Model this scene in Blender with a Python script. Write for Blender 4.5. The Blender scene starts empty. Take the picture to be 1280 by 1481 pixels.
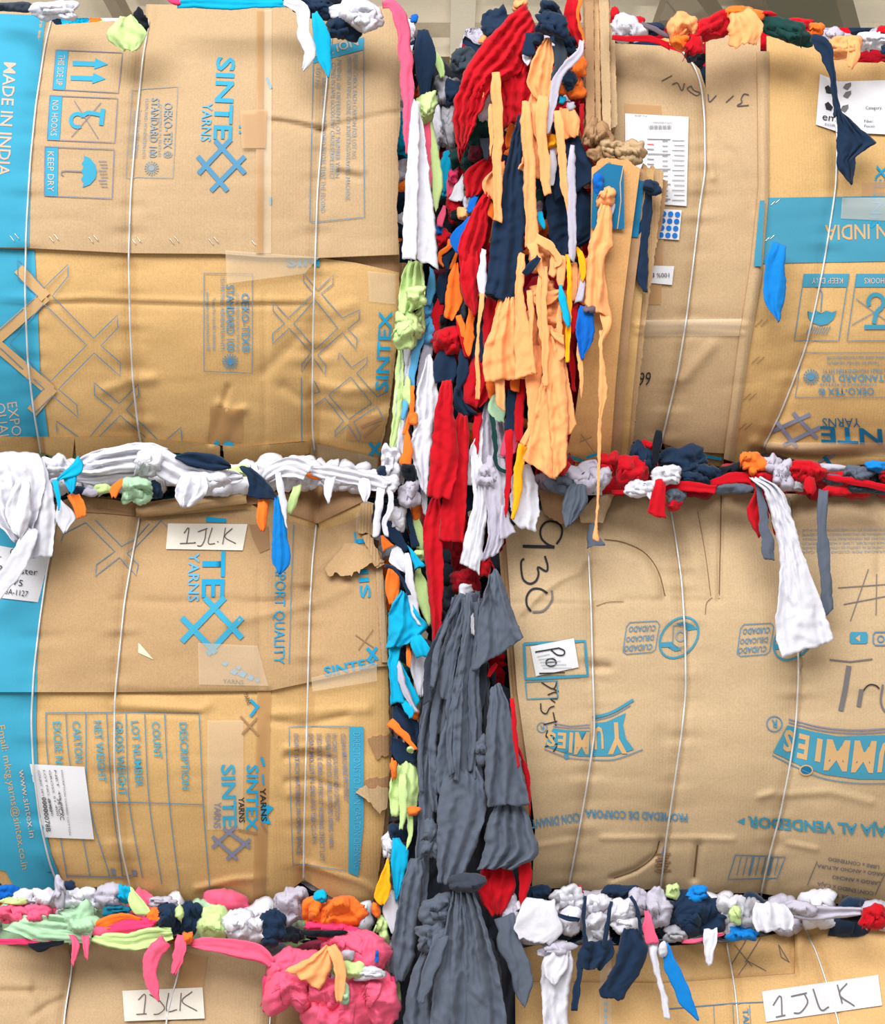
import bpy, bmesh, math, random
import numpy as np
from mathutils import Vector
from mathutils.geometry import tessellate_polygon

SC = bpy.context.scene
COL = SC.collection
# ------------------------------------------------------------------ camera
D = 3.2            # camera stands 3.2 m in front of the bales (front faces near y = 0)
S = 0.00125        # metres per photo pixel on the plane y = 0
ZC = 1.35          # eye height
cam = bpy.data.cameras.new('camera')
cam.sensor_fit = 'HORIZONTAL'; cam.sensor_width = 36
cam.lens = 36 * D / (1280 * S)
cam.shift_y = (900 - 740.5) / 1280
cam.clip_end = 200
camo = bpy.data.objects.new('camera', cam); COL.objects.link(camo)
camo.location = (0, -D, ZC); camo.rotation_euler = (math.pi / 2, 0, 0)
SC.camera = camo
# ------------------------------------------------------------------ world, lights, exposure
w = bpy.data.worlds.new('world'); SC.world = w; w.use_nodes = True
bg = w.node_tree.nodes['Background']
bg.inputs[0].default_value = (1.0, 0.95, 0.89, 1); bg.inputs[1].default_value = 0.50
SC.view_settings.view_transform = 'Standard'; SC.view_settings.look = 'None'
SC.view_settings.gamma = 1; SC.view_settings.exposure = 0.22
SC.view_settings.use_curve_mapping = False

def area(name, loc, rot, sx, sy, power, col=(1, 1, 1)):
    l = bpy.data.lights.new(name, 'AREA'); l.shape = 'RECTANGLE'; l.size = sx; l.size_y = sy
    l.energy = power; l.color = col
    o = bpy.data.objects.new(name, l); COL.objects.link(o); o.location = loc; o.rotation_euler = rot
    return o
area('skylight', (-2.2, -6.6, 7.8), (math.radians(48), 0, math.radians(-18)), 11.0, 5.0, 1420, (1, 0.99, 0.975))
for k, (x, y, z) in enumerate(((-5, 9, 3.2), (4.5, 9.5, 3.2), (0, 13, 3.2), (8, 14, 3.2), (-7, 15, 3.2))):      # added unseen point lights that brighten the ceiling beyond the stacks
    l = bpy.data.lights.new('ceiling_fill', 'POINT'); l.energy = 210; l.shadow_soft_size = 0.4; l.color = (1, 0.97, 0.9)
    o = bpy.data.objects.new('ceiling_fill', l); COL.objects.link(o); o.location = (x, y, z)

# ------------------------------------------------------------------ helpers
def W(px, py, Y):
    """photo position at depth Y -> point in the room"""
    s = (D + Y) / D * S
    return np.stack([(px - 640) * s, Y + 0 * px, ZC + (900 - py) * s], -1)

def _h(xi, yi, zi, seed):
    h = (xi.astype(np.int64) * 374761393 + yi.astype(np.int64) * 668265263 + zi.astype(np.int64) * 2147483647 + seed * 982451653) & 0xffffffff
    h = ((h ^ (h >> 13)) * 1274126177) & 0xffffffff
    h = ((h ^ (h >> 15)) * 2246822519) & 0xffffffff
    return ((h ^ (h >> 16)) & 0xffff) / 32767.5 - 1
def vn(x, y, seed=0):
    x = np.asarray(x, float); y = np.asarray(y, float)
    xi = np.floor(x); yi = np.floor(y); fx = x - xi; fy = y - yi
    fx = fx * fx * (3 - 2 * fx); fy = fy * fy * (3 - 2 * fy); z = 0 * xi
    a = _h(xi, yi, z, seed); b = _h(xi + 1, yi, z, seed); c = _h(xi, yi + 1, z, seed); d = _h(xi + 1, yi + 1, z, seed)
    return (a * (1 - fx) + b * fx) * (1 - fy) + (c * (1 - fx) + d * fx) * fy

def lin(c):
    c = np.array(c[:3], float) / 255
    return tuple(np.where(c <= 0.04045, c / 12.92, ((c + 0.055) / 1.055) ** 2.4)) + (1,)

MATS = {}
def newmat(name):
    m = bpy.data.materials.new(name); m.use_nodes = True
    nt = m.node_tree; b = nt.nodes['Principled BSDF']
    return m, nt, b
def N(nt, t, **k):
    n = nt.nodes.new(t)
    for a, v in k.items():
        if a.startswith('i_'): n.inputs[a[2:].replace('_', ' ')].default_value = v
        else: setattr(n, a, v)
    return n

def cloth_mat(cname):
    key = 'cloth_' + cname
    if key in MATS: return MATS[key]
    m, nt, b = newmat(key); L = nt.links.new
    c = lin(CLOTH[cname]); tc = N(nt, 'ShaderNodeTexCoord')
    n1 = N(nt, 'ShaderNodeTexNoise', i_Scale=16.0, i_Detail=3.0, i_Roughness=0.5, i_Distortion=0.6, noise_type='RIDGED_MULTIFRACTAL')
    n2 = N(nt, 'ShaderNodeTexNoise', i_Scale=420.0, i_Detail=2.0)
    L(tc.outputs['Object'], n1.inputs['Vector']); L(tc.outputs['Object'], n2.inputs['Vector'])
    mx = N(nt, 'ShaderNodeMix', data_type='RGBA')
    mx.inputs[6].default_value = tuple(x * 0.88 for x in c[:3]) + (1,); mx.inputs[7].default_value = tuple(min(1, x * 1.1) for x in c[:3]) + (1,)
    L(n2.outputs['Fac'], mx.inputs[0]); L(mx.outputs[2], b.inputs['Base Color'])
    b1 = N(nt, 'ShaderNodeBump', i_Strength=0.35, i_Distance=0.006); b2 = N(nt, 'ShaderNodeBump', i_Strength=0.12, i_Distance=0.002)
    L(n1.outputs['Fac'], b1.inputs['Height']); L(n2.outputs['Fac'], b2.inputs['Height']); L(b1.outputs[0], b2.inputs['Normal']); L(b2.outputs[0], b.inputs['Normal'])
    b.inputs['Roughness'].default_value = 0.9; b.inputs['Specular IOR Level'].default_value = 0.15
    b.inputs['Sheen Weight'].default_value = 0.08
    MATS[key] = m; return m
CLOTH = dict(white=(207, 207, 218), lilac=(180, 176, 192), lgrey=(160, 160, 168), grey=(86, 94, 109), shadegrey=(56, 61, 74), slate=(52, 62, 74),  # the darker grey holds the shade on charcoal rags behind the front strands
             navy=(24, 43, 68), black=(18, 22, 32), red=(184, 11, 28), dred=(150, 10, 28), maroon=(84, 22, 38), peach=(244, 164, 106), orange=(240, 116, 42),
             yellow=(252, 168, 24), cyan=(8, 164, 208), teal=(16, 110, 140), royal=(8, 96, 186), blue=(16, 122, 200), sky=(84, 158, 206), neon=(190, 216, 146), mint=(166, 204, 170),
             pink=(232, 92, 126), hotpink=(226, 60, 110), dgreen=(18, 58, 56), mauve=(104, 90, 100))

def card_mat(name, rgb, rib=0.25):
    if name in MATS: return MATS[name]
    m, nt, b = newmat(name); L = nt.links.new; c = lin(rgb); tc = N(nt, 'ShaderNodeTexCoord')
    n1 = N(nt, 'ShaderNodeTexNoise', i_Scale=7.0, i_Detail=5.0, i_Roughness=0.6); n2 = N(nt, 'ShaderNodeTexNoise', i_Scale=320.0, i_Detail=2.0)
    L(tc.outputs['Object'], n1.inputs['Vector']); L(tc.outputs['Object'], n2.inputs['Vector'])
    mx = N(nt, 'ShaderNodeMix', data_type='RGBA'); mx.inputs[6].default_value = tuple(x * 0.94 for x in c[:3]) + (1,); mx.inputs[7].default_value = tuple(x * 1.06 for x in c[:3]) + (1,)
    L(n1.outputs['Fac'], mx.inputs[0])
    m2 = N(nt, 'ShaderNodeMix', data_type='RGBA', blend_type='MULTIPLY'); rp = N(nt, 'ShaderNodeMapRange')
    rp.inputs[1].default_value = 0.35; rp.inputs[2].default_value = 0.65; rp.inputs[3].default_value = 0.92; rp.inputs[4].default_value = 1.06
    L(n2.outputs['Fac'], rp.inputs[0]); m2.inputs[0].default_value = 1; L(mx.outputs[2], m2.inputs[6]); L(rp.outputs[0], m2.inputs[7]); L(m2.outputs[2], b.inputs['Base Color'])
    wv = N(nt, 'ShaderNodeTexWave', i_Scale=55.0, i_Distortion=0.6); wv.bands_direction = 'X'
    L(tc.outputs['Object'], wv.inputs['Vector'])
    b1 = N(nt, 'ShaderNodeBump', i_Strength=rib * 0.35, i_Distance=0.002); L(wv.outputs['Fac'], b1.inputs['Height'])
    n3 = N(nt, 'ShaderNodeTexNoise', i_Scale=14.0, i_Detail=5.0, i_Distortion=0.8); L(tc.outputs['Object'], n3.inputs['Vector'])
    b2 = N(nt, 'ShaderNodeBump', i_Strength=0.07, i_Distance=0.01); L(n3.outputs['Fac'], b2.inputs['Height']); L(b1.outputs[0], b2.inputs['Normal'])
    L(b2.outputs[0], b.inputs['Normal'])
    b.inputs['Roughness'].default_value = 0.72; b.inputs['Specular IOR Level'].default_value = 0.25
    MATS[name] = m; return m
KRAFT = card_mat('cardboard_kraft', (179, 151, 116))
KRAFT2 = card_mat('cardboard_kraft_shade_tint', (194, 157, 104))  # weaker light on the lower sheets is put into this browner kraft
KRAFTY = card_mat('cardboard_kraft_yellow', (208, 168, 114))
KRAFTM = card_mat('cardboard_kraft_tan', (174, 142, 103))
KRAFTG = card_mat('cardboard_kraft_pale', (184, 159, 125))
KRAFTD = card_mat('cardboard_inner_brown', (160, 124, 90))
EDGE = card_mat('cardboard_cut_edge', (186, 152, 112), 1.0)

def flat_mat(name, rgb, rough=0.8, spec=0.2, metal=0.0, alpha=1.0, var=0.0):
    if name in MATS: return MATS[name]
    m, nt, b = newmat(name); L = nt.links.new
    c = lin(rgb); tc = N(nt, 'ShaderNodeTexCoord'); n = N(nt, 'ShaderNodeTexNoise', i_Scale=300.0 if not var else 40.0, i_Detail=3.0)
    L(tc.outputs['Object'], n.inputs['Vector']); mx = N(nt, 'ShaderNodeMix', data_type='RGBA')
    k = 0.07 + var
    mx.inputs[6].default_value = tuple(x * (1 - k) for x in c[:3]) + (1,); mx.inputs[7].default_value = tuple(min(1, x * (1 + k)) for x in c[:3]) + (1,)
    L(n.outputs['Fac'], mx.inputs[0]); L(mx.outputs[2], b.inputs['Base Color'])
    b.inputs['Roughness'].default_value = rough; b.inputs['Specular IOR Level'].default_value = spec; b.inputs['Metallic'].default_value = metal; b.inputs['Alpha'].default_value = alpha
    MATS[name] = m; return m
INK = dict(blue=(58, 152, 184), mrblue=(64, 137, 163), faint=(136, 148, 156), line=(84, 128, 158), deep=(20, 100, 140), bluegrey=(80, 134, 168), slit=(112, 84, 58), cyan=(32, 146, 190), kraft=(192, 156, 110),
           light=(196, 172, 156), black=(44, 44, 48), pencil=(92, 84, 80), greyink=(108, 104, 106), paper=(212, 212, 218), tapepaper=(216, 210, 200), dots=(30, 110, 196), purple=(120, 124, 146),
           bluetint=(90, 165, 205), red=(190, 60, 60), dirt=(150, 116, 84))
def ink(n): return flat_mat('ink_' + n, INK[n])
STEEL = flat_mat('galvanised_wire', (206, 206, 206), 0.45, 0.5, 0.35)
STAPLE = flat_mat('staple_steel', (224, 220, 214), 0.25, 0.6, 0.7)
TAPE = flat_mat('clear_packing_tape', (232, 214, 186), 0.22, 0.5, 0.0, 0.30)
TAPEB = flat_mat('brown_packing_tape', (190, 146, 96), 0.35, 0.3, 0.0, 0.6)

def link_mesh(name, verts, faces, mats, parent=None, midx=None, smooth=True):
    me = bpy.data.meshes.new(name); me.from_pydata([tuple(v) for v in verts], [], [tuple(f) for f in faces])
    for m in (mats if isinstance(mats, (list, tuple)) else [mats]): me.materials.append(m)
    if midx is not None: me.polygons.foreach_set('material_index', midx)
    if smooth: me.polygons.foreach_set('use_smooth', [True] * len(me.polygons))
    me.update()
    o = bpy.data.objects.new(name, me); COL.objects.link(o)
    if parent: o.parent = parent
    return o
def tag(o, label=None, cat=None, group=None, kind=None):
    if label: o['label'] = label
    if cat: o['category'] = cat
    if group: o['group'] = group
    if kind: o['kind'] = kind
    return o
def arc(pts, n, jag=0, seed=0, smooth=False):
    p = np.array(pts, float)
    if smooth and len(p) > 2:
        q = np.vstack([2 * p[0] - p[1], p, 2 * p[-1] - p[-2]]); out = []
        for i in range(len(p) - 1):
            t = np.linspace(0, 1, 12, endpoint=False)[:, None]; a, b, c, d = q[i:i + 4]
            out.append(0.5 * (2 * b + (c - a) * t + (2 * a - 5 * b + 4 * c - d) * t ** 2 + (3 * b - a - 3 * c + d) * t ** 3))
        p = np.vstack(out + [p[-1:]])
    l = np.r_[0, np.cumsum(np.hypot(*np.diff(p[:, :2], axis=0).T))]
    if l[-1] == 0: l[-1] = 1
    t = np.linspace(0, l[-1], n)
    r = np.stack([np.interp(t, l, p[:, k]) for k in range(p.shape[1])], -1)
    if jag:
        k = np.arange(n); w = np.minimum(1, np.minimum(k, n - 1 - k) / 3)
        r[:, 0] += jag * 0.5 * vn(k * 0.9, k * 0 + 3.3, seed) * w; r[:, 1] += jag * (vn(k * 0.6, k * 0 + 7.7, seed + 1) + 0.6 * vn(k * 1.7, k * 0, seed + 2)) * w
    return r
def seg_dist(x, y, pts):
    d = np.full(np.shape(x), 1e9)
    for (ax, ay), (bx, by) in zip(pts[:-1], pts[1:]):
        vx, vy = bx - ax, by - ay; L2 = vx * vx + vy * vy or 1
        t = np.clip(((x - ax) * vx + (y - ay) * vy) / L2, 0, 1)
        d = np.minimum(d, np.hypot(x - ax - t * vx, y - ay - t * vy))
    return d

# ------------------------------------------------------------------ bales
class Bale:
    def __init__(s, label, y0, y1, B, wires, creases=(), base=0.0, seed=1, pw=2.6, edge=None):
        s.y0, s.y1, s.B, s.base, s.seed, s.pw = y0, y1, B, base, seed, pw
        s.wires = [np.array(w, float) for w in wires]; s.creases = list(creases); s.edge = edge
        s.root = bpy.data.objects.new('textile_bale', None); COL.objects.link(s.root)
        tag(s.root, label, 'bale', 'cardboard-wrapped textile bales in the stack')
    def depth(s, x, y):
        x = np.asarray(x, float); y = np.asarray(y, float)
        t = np.clip(np.abs(2 * (y - s.y0) / (s.y1 - s.y0) - 1), 0, 1.12)
        d = s.base + s.B * t ** s.pw
        if s.edge:                                     # the end of the bale curves back
            ex, wd, am = s.edge; d = d + am * np.exp(-np.abs(x - ex) / wd)
        for w in s.wires:
            q = np.abs(x - np.interp(y, w[:, 1], w[:, 0])); k = 0.5 + 0.9 * t ** 2
            d = d + k * (0.010 * np.exp(-(q / 9) ** 2) + 0.014 * np.exp(-(q / 42) ** 2))
            d = d + 0.0035 * np.exp(-(q / 26) ** 2) * vn(y / 13, x * 0 + w[0, 0], s.seed + 5)
        for pts, amp, wd in s.creases:
            d = d + amp * np.exp(-(seg_dist(x, y, pts) / wd) ** 2)
        d = d + 0.005 * vn(x / 150, y / 110, s.seed) + 0.0014 * vn(x / 60, y / 34, s.seed + 1) + 0.0003 * vn(x / 22, y / 14, s.seed + 2)
        d = d - 0.0016 * np.abs(vn(x / 90, y / 30, s.seed + 3))
        return d
    def panel(s, T, B, L=None, R=None, off=0.0, mat=KRAFT, step=6, th=0.006, jag=None, df=None, name='cardboard_sheet', label=None, edge=None):
        T, B = list(T), list(B)
        L = L or [T[0], B[0]]; R = R or [T[-1], B[-1]]
        step = min(step, 3.4)
        wd = max(abs(T[-1][0] - T[0][0]), abs(B[-1][0] - B[0][0]), 4); ht = max(abs(L[-1][1] - L[0][1]), abs(R[-1][1] - R[0][1]), 4)
        nu = int(max(3, wd / step)) + 1; nv = int(max(3, ht / step)) + 1
        j = jag or {}
        t = arc(T, nu, j.get('T', 0), s.seed + 11); b = arc(B, nu, j.get('B', 0), s.seed + 12); l = arc(L, nv, j.get('L', 0), s.seed + 13); r = arc(R, nv, j.get('R', 0), s.seed + 14)
        u = np.linspace(0, 1, nu)[None, :, None]; v = np.linspace(0, 1, nv)[:, None, None]
        P = (1 - v) * t[None] + v * b[None] + (1 - u) * l[:, None] + u * r[:, None] - ((1 - u) * (1 - v) * t[0] + u * (1 - v) * t[-1] + (1 - u) * v * b[0] + u * v * b[-1])
        x, y = P[..., 0], P[..., 1]
        dz = s.depth(x, y) + off
        if df is not None: dz = dz + df(x, y, u[..., 0] + 0 * x, v[..., 0] + 0 * x)
        V = W(x, y, dz).reshape(-1, 3)
        idx = np.arange(nu * nv).reshape(nv, nu)
        F = np.stack([idx[1:, :-1], idx[1:, 1:], idx[:-1, 1:], idx[:-1, :-1]], -1).reshape(-1, 4).tolist()
        ring = list(idx[0, :]) + list(idx[1:, -1]) + list(idx[-1, -2::-1]) + list(idx[-2:0:-1, 0])
        base = len(V); V2 = V[ring].copy(); V2[:, 1] += th
        V = np.vstack([V, V[ring], V2]); n = len(ring); nf = len(F)
        F += [(base + i, base + (i + 1) % n, base + n + (i + 1) % n, base + n + i) for i in range(n)]
        o = link_mesh(name, V, F, [mat, edge or EDGE], s.root, [0] * nf + [1] * n)
        if label: o['label'] = label
        o_off = off
        return o
    def core(s, x0, x1, ya, yb, mat, back=1.05, off=0.035, bump=0.02, ramp=None):
        nu = int((x1 - x0) / 22) + 1; nv = int((yb - ya) / 16) + 1
        x, y = np.meshgrid(np.linspace(x0, x1, nu), np.linspace(ya, yb, nv))
        x = x + 5 * vn(y / 30, x / 30, s.seed + 31)
        rp = 0 if ramp is None else ramp[2] * np.clip((ramp[0] - x) / (ramp[0] - ramp[1]), 0, 1)
        V = W(x, y, s.depth(x, y) + rp + off + bump * vn(x / 28, y / 22, s.seed + 30)).reshape(-1, 3)
        idx = np.arange(nu * nv).reshape(nv, nu)
        F = np.stack([idx[1:, :-1], idx[1:, 1:], idx[:-1, 1:], idx[:-1, :-1]], -1).reshape(-1, 4).tolist()
        ring = list(idx[0, :]) + list(idx[1:, -1]) + list(idx[-1, -2::-1]) + list(idx[-2:0:-1, 0]); n = len(ring)
        cx, cz = V[:, 0].mean(), V[:, 2].mean(); prev = ring; R0 = V[ring]; allV = [V]; c = len(V); K = 14
        for k in range(1, K + 1):
            f = k / K; P = R0.copy(); P[:, 1] = R0[:, 1] * (1 - f) + back * f
            if k < K: P[:, 0] += 0.016 * vn(P[:, 1] * 22, P[:, 2] * 22, s.seed + 40); P[:, 2] += 0.008 * vn(P[:, 1] * 22, P[:, 0] * 22, s.seed + 41)
            allV.append(P); cur = list(range(c, c + n)); c += n
            F += [(prev[i], prev[(i + 1) % n], cur[(i + 1) % n], cur[i]) for i in range(n)]; prev = cur
        F.append(tuple(prev[::-1]))
        return link_mesh('compressed_rags', np.vstack(allV), F, mat, s.root)
    def wire(s, i, ya=None, yb=None, r=0.0019):
        w = s.wires[i]; ya = w[0, 1] if ya is None else ya; yb = w[-1, 1] if yb is None else yb
        y = np.linspace(ya, yb, int((yb - ya) / 7) + 2); x = np.interp(y, w[:, 1], w[:, 0])
        k = np.hanning(9); k /= k.sum(); xp = np.convolve(np.pad(x, 4, 'edge'), k, 'valid')
        P = W(xp, y, s.depth(xp, y) - 0.0140); tube('wire_strap', P, r, STEEL, s.root)
    def decal(s, Q, off, mat, name, nstep=10, parent=None):
        """thin sheet stuck on the bale: Q = quad corners tl,tr,br,bl"""
        q = np.array(Q, float); nu = int(max(np.hypot(*(q[1] - q[0])), np.hypot(*(q[2] - q[3]))) / nstep) + 2; nv = int(max(np.hypot(*(q[3] - q[0])), np.hypot(*(q[2] - q[1]))) / nstep) + 2
        u = np.linspace(0, 1, nu)[None, :, None]; v = np.linspace(0, 1, nv)[:, None, None]
        P = (1 - v) * ((1 - u) * q[0] + u * q[1]) + v * ((1 - u) * q[3] + u * q[2])
        V = W(P[..., 0], P[..., 1], s.depth(P[..., 0], P[..., 1]) + off).reshape(-1, 3); idx = np.arange(nu * nv).reshape(nv, nu)
        F = np.stack([idx[1:, :-1], idx[1:, 1:], idx[:-1, 1:], idx[:-1, :-1]], -1).reshape(-1, 4).tolist()
        return link_mesh(name, V, F, mat, parent or s.root)

def tube(name, P, r, mat, parent=None, k=7):
    P = np.array(P); n = len(P); T = np.gradient(P, axis=0); T /= np.linalg.norm(T, axis=1)[:, None] + 1e-9
    ref = np.array([0.0, 1.0, 0.02]); A = np.cross(T, ref); A /= np.linalg.norm(A, axis=1)[:, None] + 1e-9; Bv = np.cross(T, A)
    rr = np.broadcast_to(np.asarray(r, float), (n,))
    a = np.linspace(0, 2 * math.pi, k, endpoint=False)
    V = (P[:, None] + rr[:, None, None] * (np.cos(a)[None, :, None] * A[:, None] + np.sin(a)[None, :, None] * Bv[:, None])).reshape(-1, 3)
    F = [(i * k + j, i * k + (j + 1) % k, (i + 1) * k + (j + 1) % k, (i + 1) * k + j) for i in range(n - 1) for j in range(k)]
    F += [tuple(range(k))[::-1], tuple(range((n - 1) * k, n * k))]
    return link_mesh(name, V, F, mat, parent)

# ------------------------------------------------------------------ printing (ink on one sheet, one mesh)
_font = {}
def glyphs(s, bold):
    k = (s, bold)
    if k not in _font:
        c = bpy.data.curves.new('tmp', 'FONT'); c.body = s; c.resolution_u = 2; c.offset = bold
        o = bpy.data.objects.new('tmp', c); COL.objects.link(o)
        me = o.evaluated_get(bpy.context.evaluated_depsgraph_get()).to_mesh()
        V = np.array([tuple(v.co)[:2] for v in me.vertices]) if len(me.vertices) else np.zeros((0, 2)); F = [tuple(p.vertices) for p in me.polygons]
        bpy.data.objects.remove(o); bpy.data.curves.remove(c); _font[k] = (V, F)
    return _font[k]
CAP = None
class Print:
    def __init__(s, bale, off, parent, name='lettering', lift=0.0016):
        s.b, s.off, s.parent, s.name, s.lift = bale, off, parent, name, lift; s.V = []; s.F = []; s.M = []; s.mats = []
    def add(s, V, F, col, cut=14, up=0.0):
        V = np.array(V, float)
        if not len(V): return
        if cut:
            ext = V.max(0) - V.min(0)
            if max(ext) > cut * 1.2:
                bm = bmesh.new(); vs = [bm.verts.new((a, b, 0)) for a, b in V]
                for f in F:
                    try: bm.faces.new([vs[i] for i in f])
                    except ValueError: pass
                for ax in (0, 1):
                    k = math.floor(V[:, ax].min() / cut) + 1
                    while k * cut < V[:, ax].max():
                        co = [0, 0, 0]; no = [0, 0, 0]; co[ax] = k * cut; no[ax] = 1
                        bmesh.ops.bisect_plane(bm, geom=bm.verts[:] + bm.edges[:] + bm.faces[:], plane_co=co, plane_no=no); k += 1
                bm.verts.index_update(); V = np.array([tuple(v.co)[:2] for v in bm.verts]); F = [tuple(v.index for v in f.verts) for f in bm.faces]; bm.free()
        n = len(s.V)
        s.V += [(a, b, up) for a, b in V]; s.F += [tuple(i + n for i in f) for f in F]
        if col not in s.mats: s.mats.append(col)
        s.M += [s.mats.index(col)] * len(F)
    def poly(s, pts, col, cut=10, up=0.0):
        t = tessellate_polygon([[Vector((a, b, 0)) for a, b in pts]]); s.add(pts, t, col, cut or 9, up)
    def strip(s, Lp, Rp, col, n=30, m=8, up=0.0):
        a = arc(Lp, n); b = arc(Rp, n); u = np.linspace(0, 1, m)[None, :, None]
        P = ((1 - u) * a[:, None] + u * b[:, None]).reshape(-1, 2); i = np.arange(n * m).reshape(n, m)
        s.add(P, np.stack([i[:-1, :-1], i[:-1, 1:], i[1:, 1:], i[1:, :-1]], -1).reshape(-1, 4).tolist(), col, 0, up)
    def line(s, pts, w, col, closed=False, up=0.0006, sm=False):
        p = list(pts) + ([pts[0]] if closed else [])
        if sm: p = arc(p, max(8, len(p) * 5), smooth=True).tolist()
        q = []
        for a, b in zip(p[:-1], p[1:]):
            n = int(math.hypot(b[0] - a[0], b[1] - a[1]) / 14) + 1
            q += [(a[0] + (b[0] - a[0]) * k / n, a[1] + (b[1] - a[1]) * k / n) for k in range(n)]
        q.append(tuple(p[-1])[:2]); q = np.array(q); t = np.gradient(q, axis=0); t /= np.linalg.norm(t, axis=1)[:, None] + 1e-9
        nrm = np.stack([-t[:, 1], t[:, 0]], -1) * w / 2; V = np.vstack([q + nrm, q - nrm]); n = len(q)
        s.add(V, [(i, i + 1, n + i + 1, n + i) for i in range(n - 1)], col, 0, up)
    def ring(s, cx, cy, rx, ry, w, col, tilt=0, a0=0, a1=360, up=0.0003):
        a = np.radians(np.linspace(a0, a1, 26)); c, d = math.cos(math.radians(tilt)), math.sin(math.radians(tilt))
        x = rx * np.cos(a); y = ry * np.sin(a); s.line(np.stack([cx + x * c - y * d, cy + x * d + y * c], -1).tolist(), w, col, up=up)
    def disc(s, cx, cy, r, col, up=0.0003, n=14):
        a = np.linspace(0, 2 * math.pi, n, endpoint=False); s.add(np.stack([cx + r * np.cos(a), cy + r * np.sin(a)], -1), [tuple(range(n))], col, 0, up)
    def text(s, t, p0, p1, h, col, up=None, bold=0.0, lift=0.0007, cut=10):
        global CAP
        if CAP is None: CAP = glyphs('H', 0.0)[0][:, 1].max()
        V, F = glyphs(t, bold)
        if not len(V): return
        p0 = np.array(p0, float); p1 = np.array(p1, float); d = p1 - p0; n = d / (np.hypot(*d) + 1e-9)
        upv = np.array(up, float) if up is not None else np.array([n[1], -n[0]])
        x = (V[:, 0] - V[:, 0].min()) / (np.ptp(V[:, 0]) + 1e-9)
        s.add(p0 + x[:, None] * d + (V[:, 1] / CAP * h)[:, None] * upv, F, col, cut, lift)
    def rosette(s, cx, cy, r, col):
        s.disc(cx, cy, r * 0.45, col)
        for k in range(16):
            a = k * math.pi / 8; c, d = math.cos(a), math.sin(a)
            s.line([(cx + c * r * 0.5, cy + d * r * 0.5), (cx + c * r * 0.82, cy + d * r * 0.82)], r * 0.13, col); s.disc(cx + c * r * 0.95, cy + d * r * 0.95, r * 0.11, col, n=6)
    def strokes(s, L, w, col):
        for p in L: s.line(p, w, col, up=0.0005, sm=len(p) > 2)
    def build(s):
        if not s.V: return
        V = np.array(s.V); P = W(V[:, 0], V[:, 1], s.b.depth(V[:, 0], V[:, 1]) + s.off - s.lift - V[:, 2])
        return link_mesh(s.name, P, s.F, [ink(c) for c in s.mats], s.parent, s.M)

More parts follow.
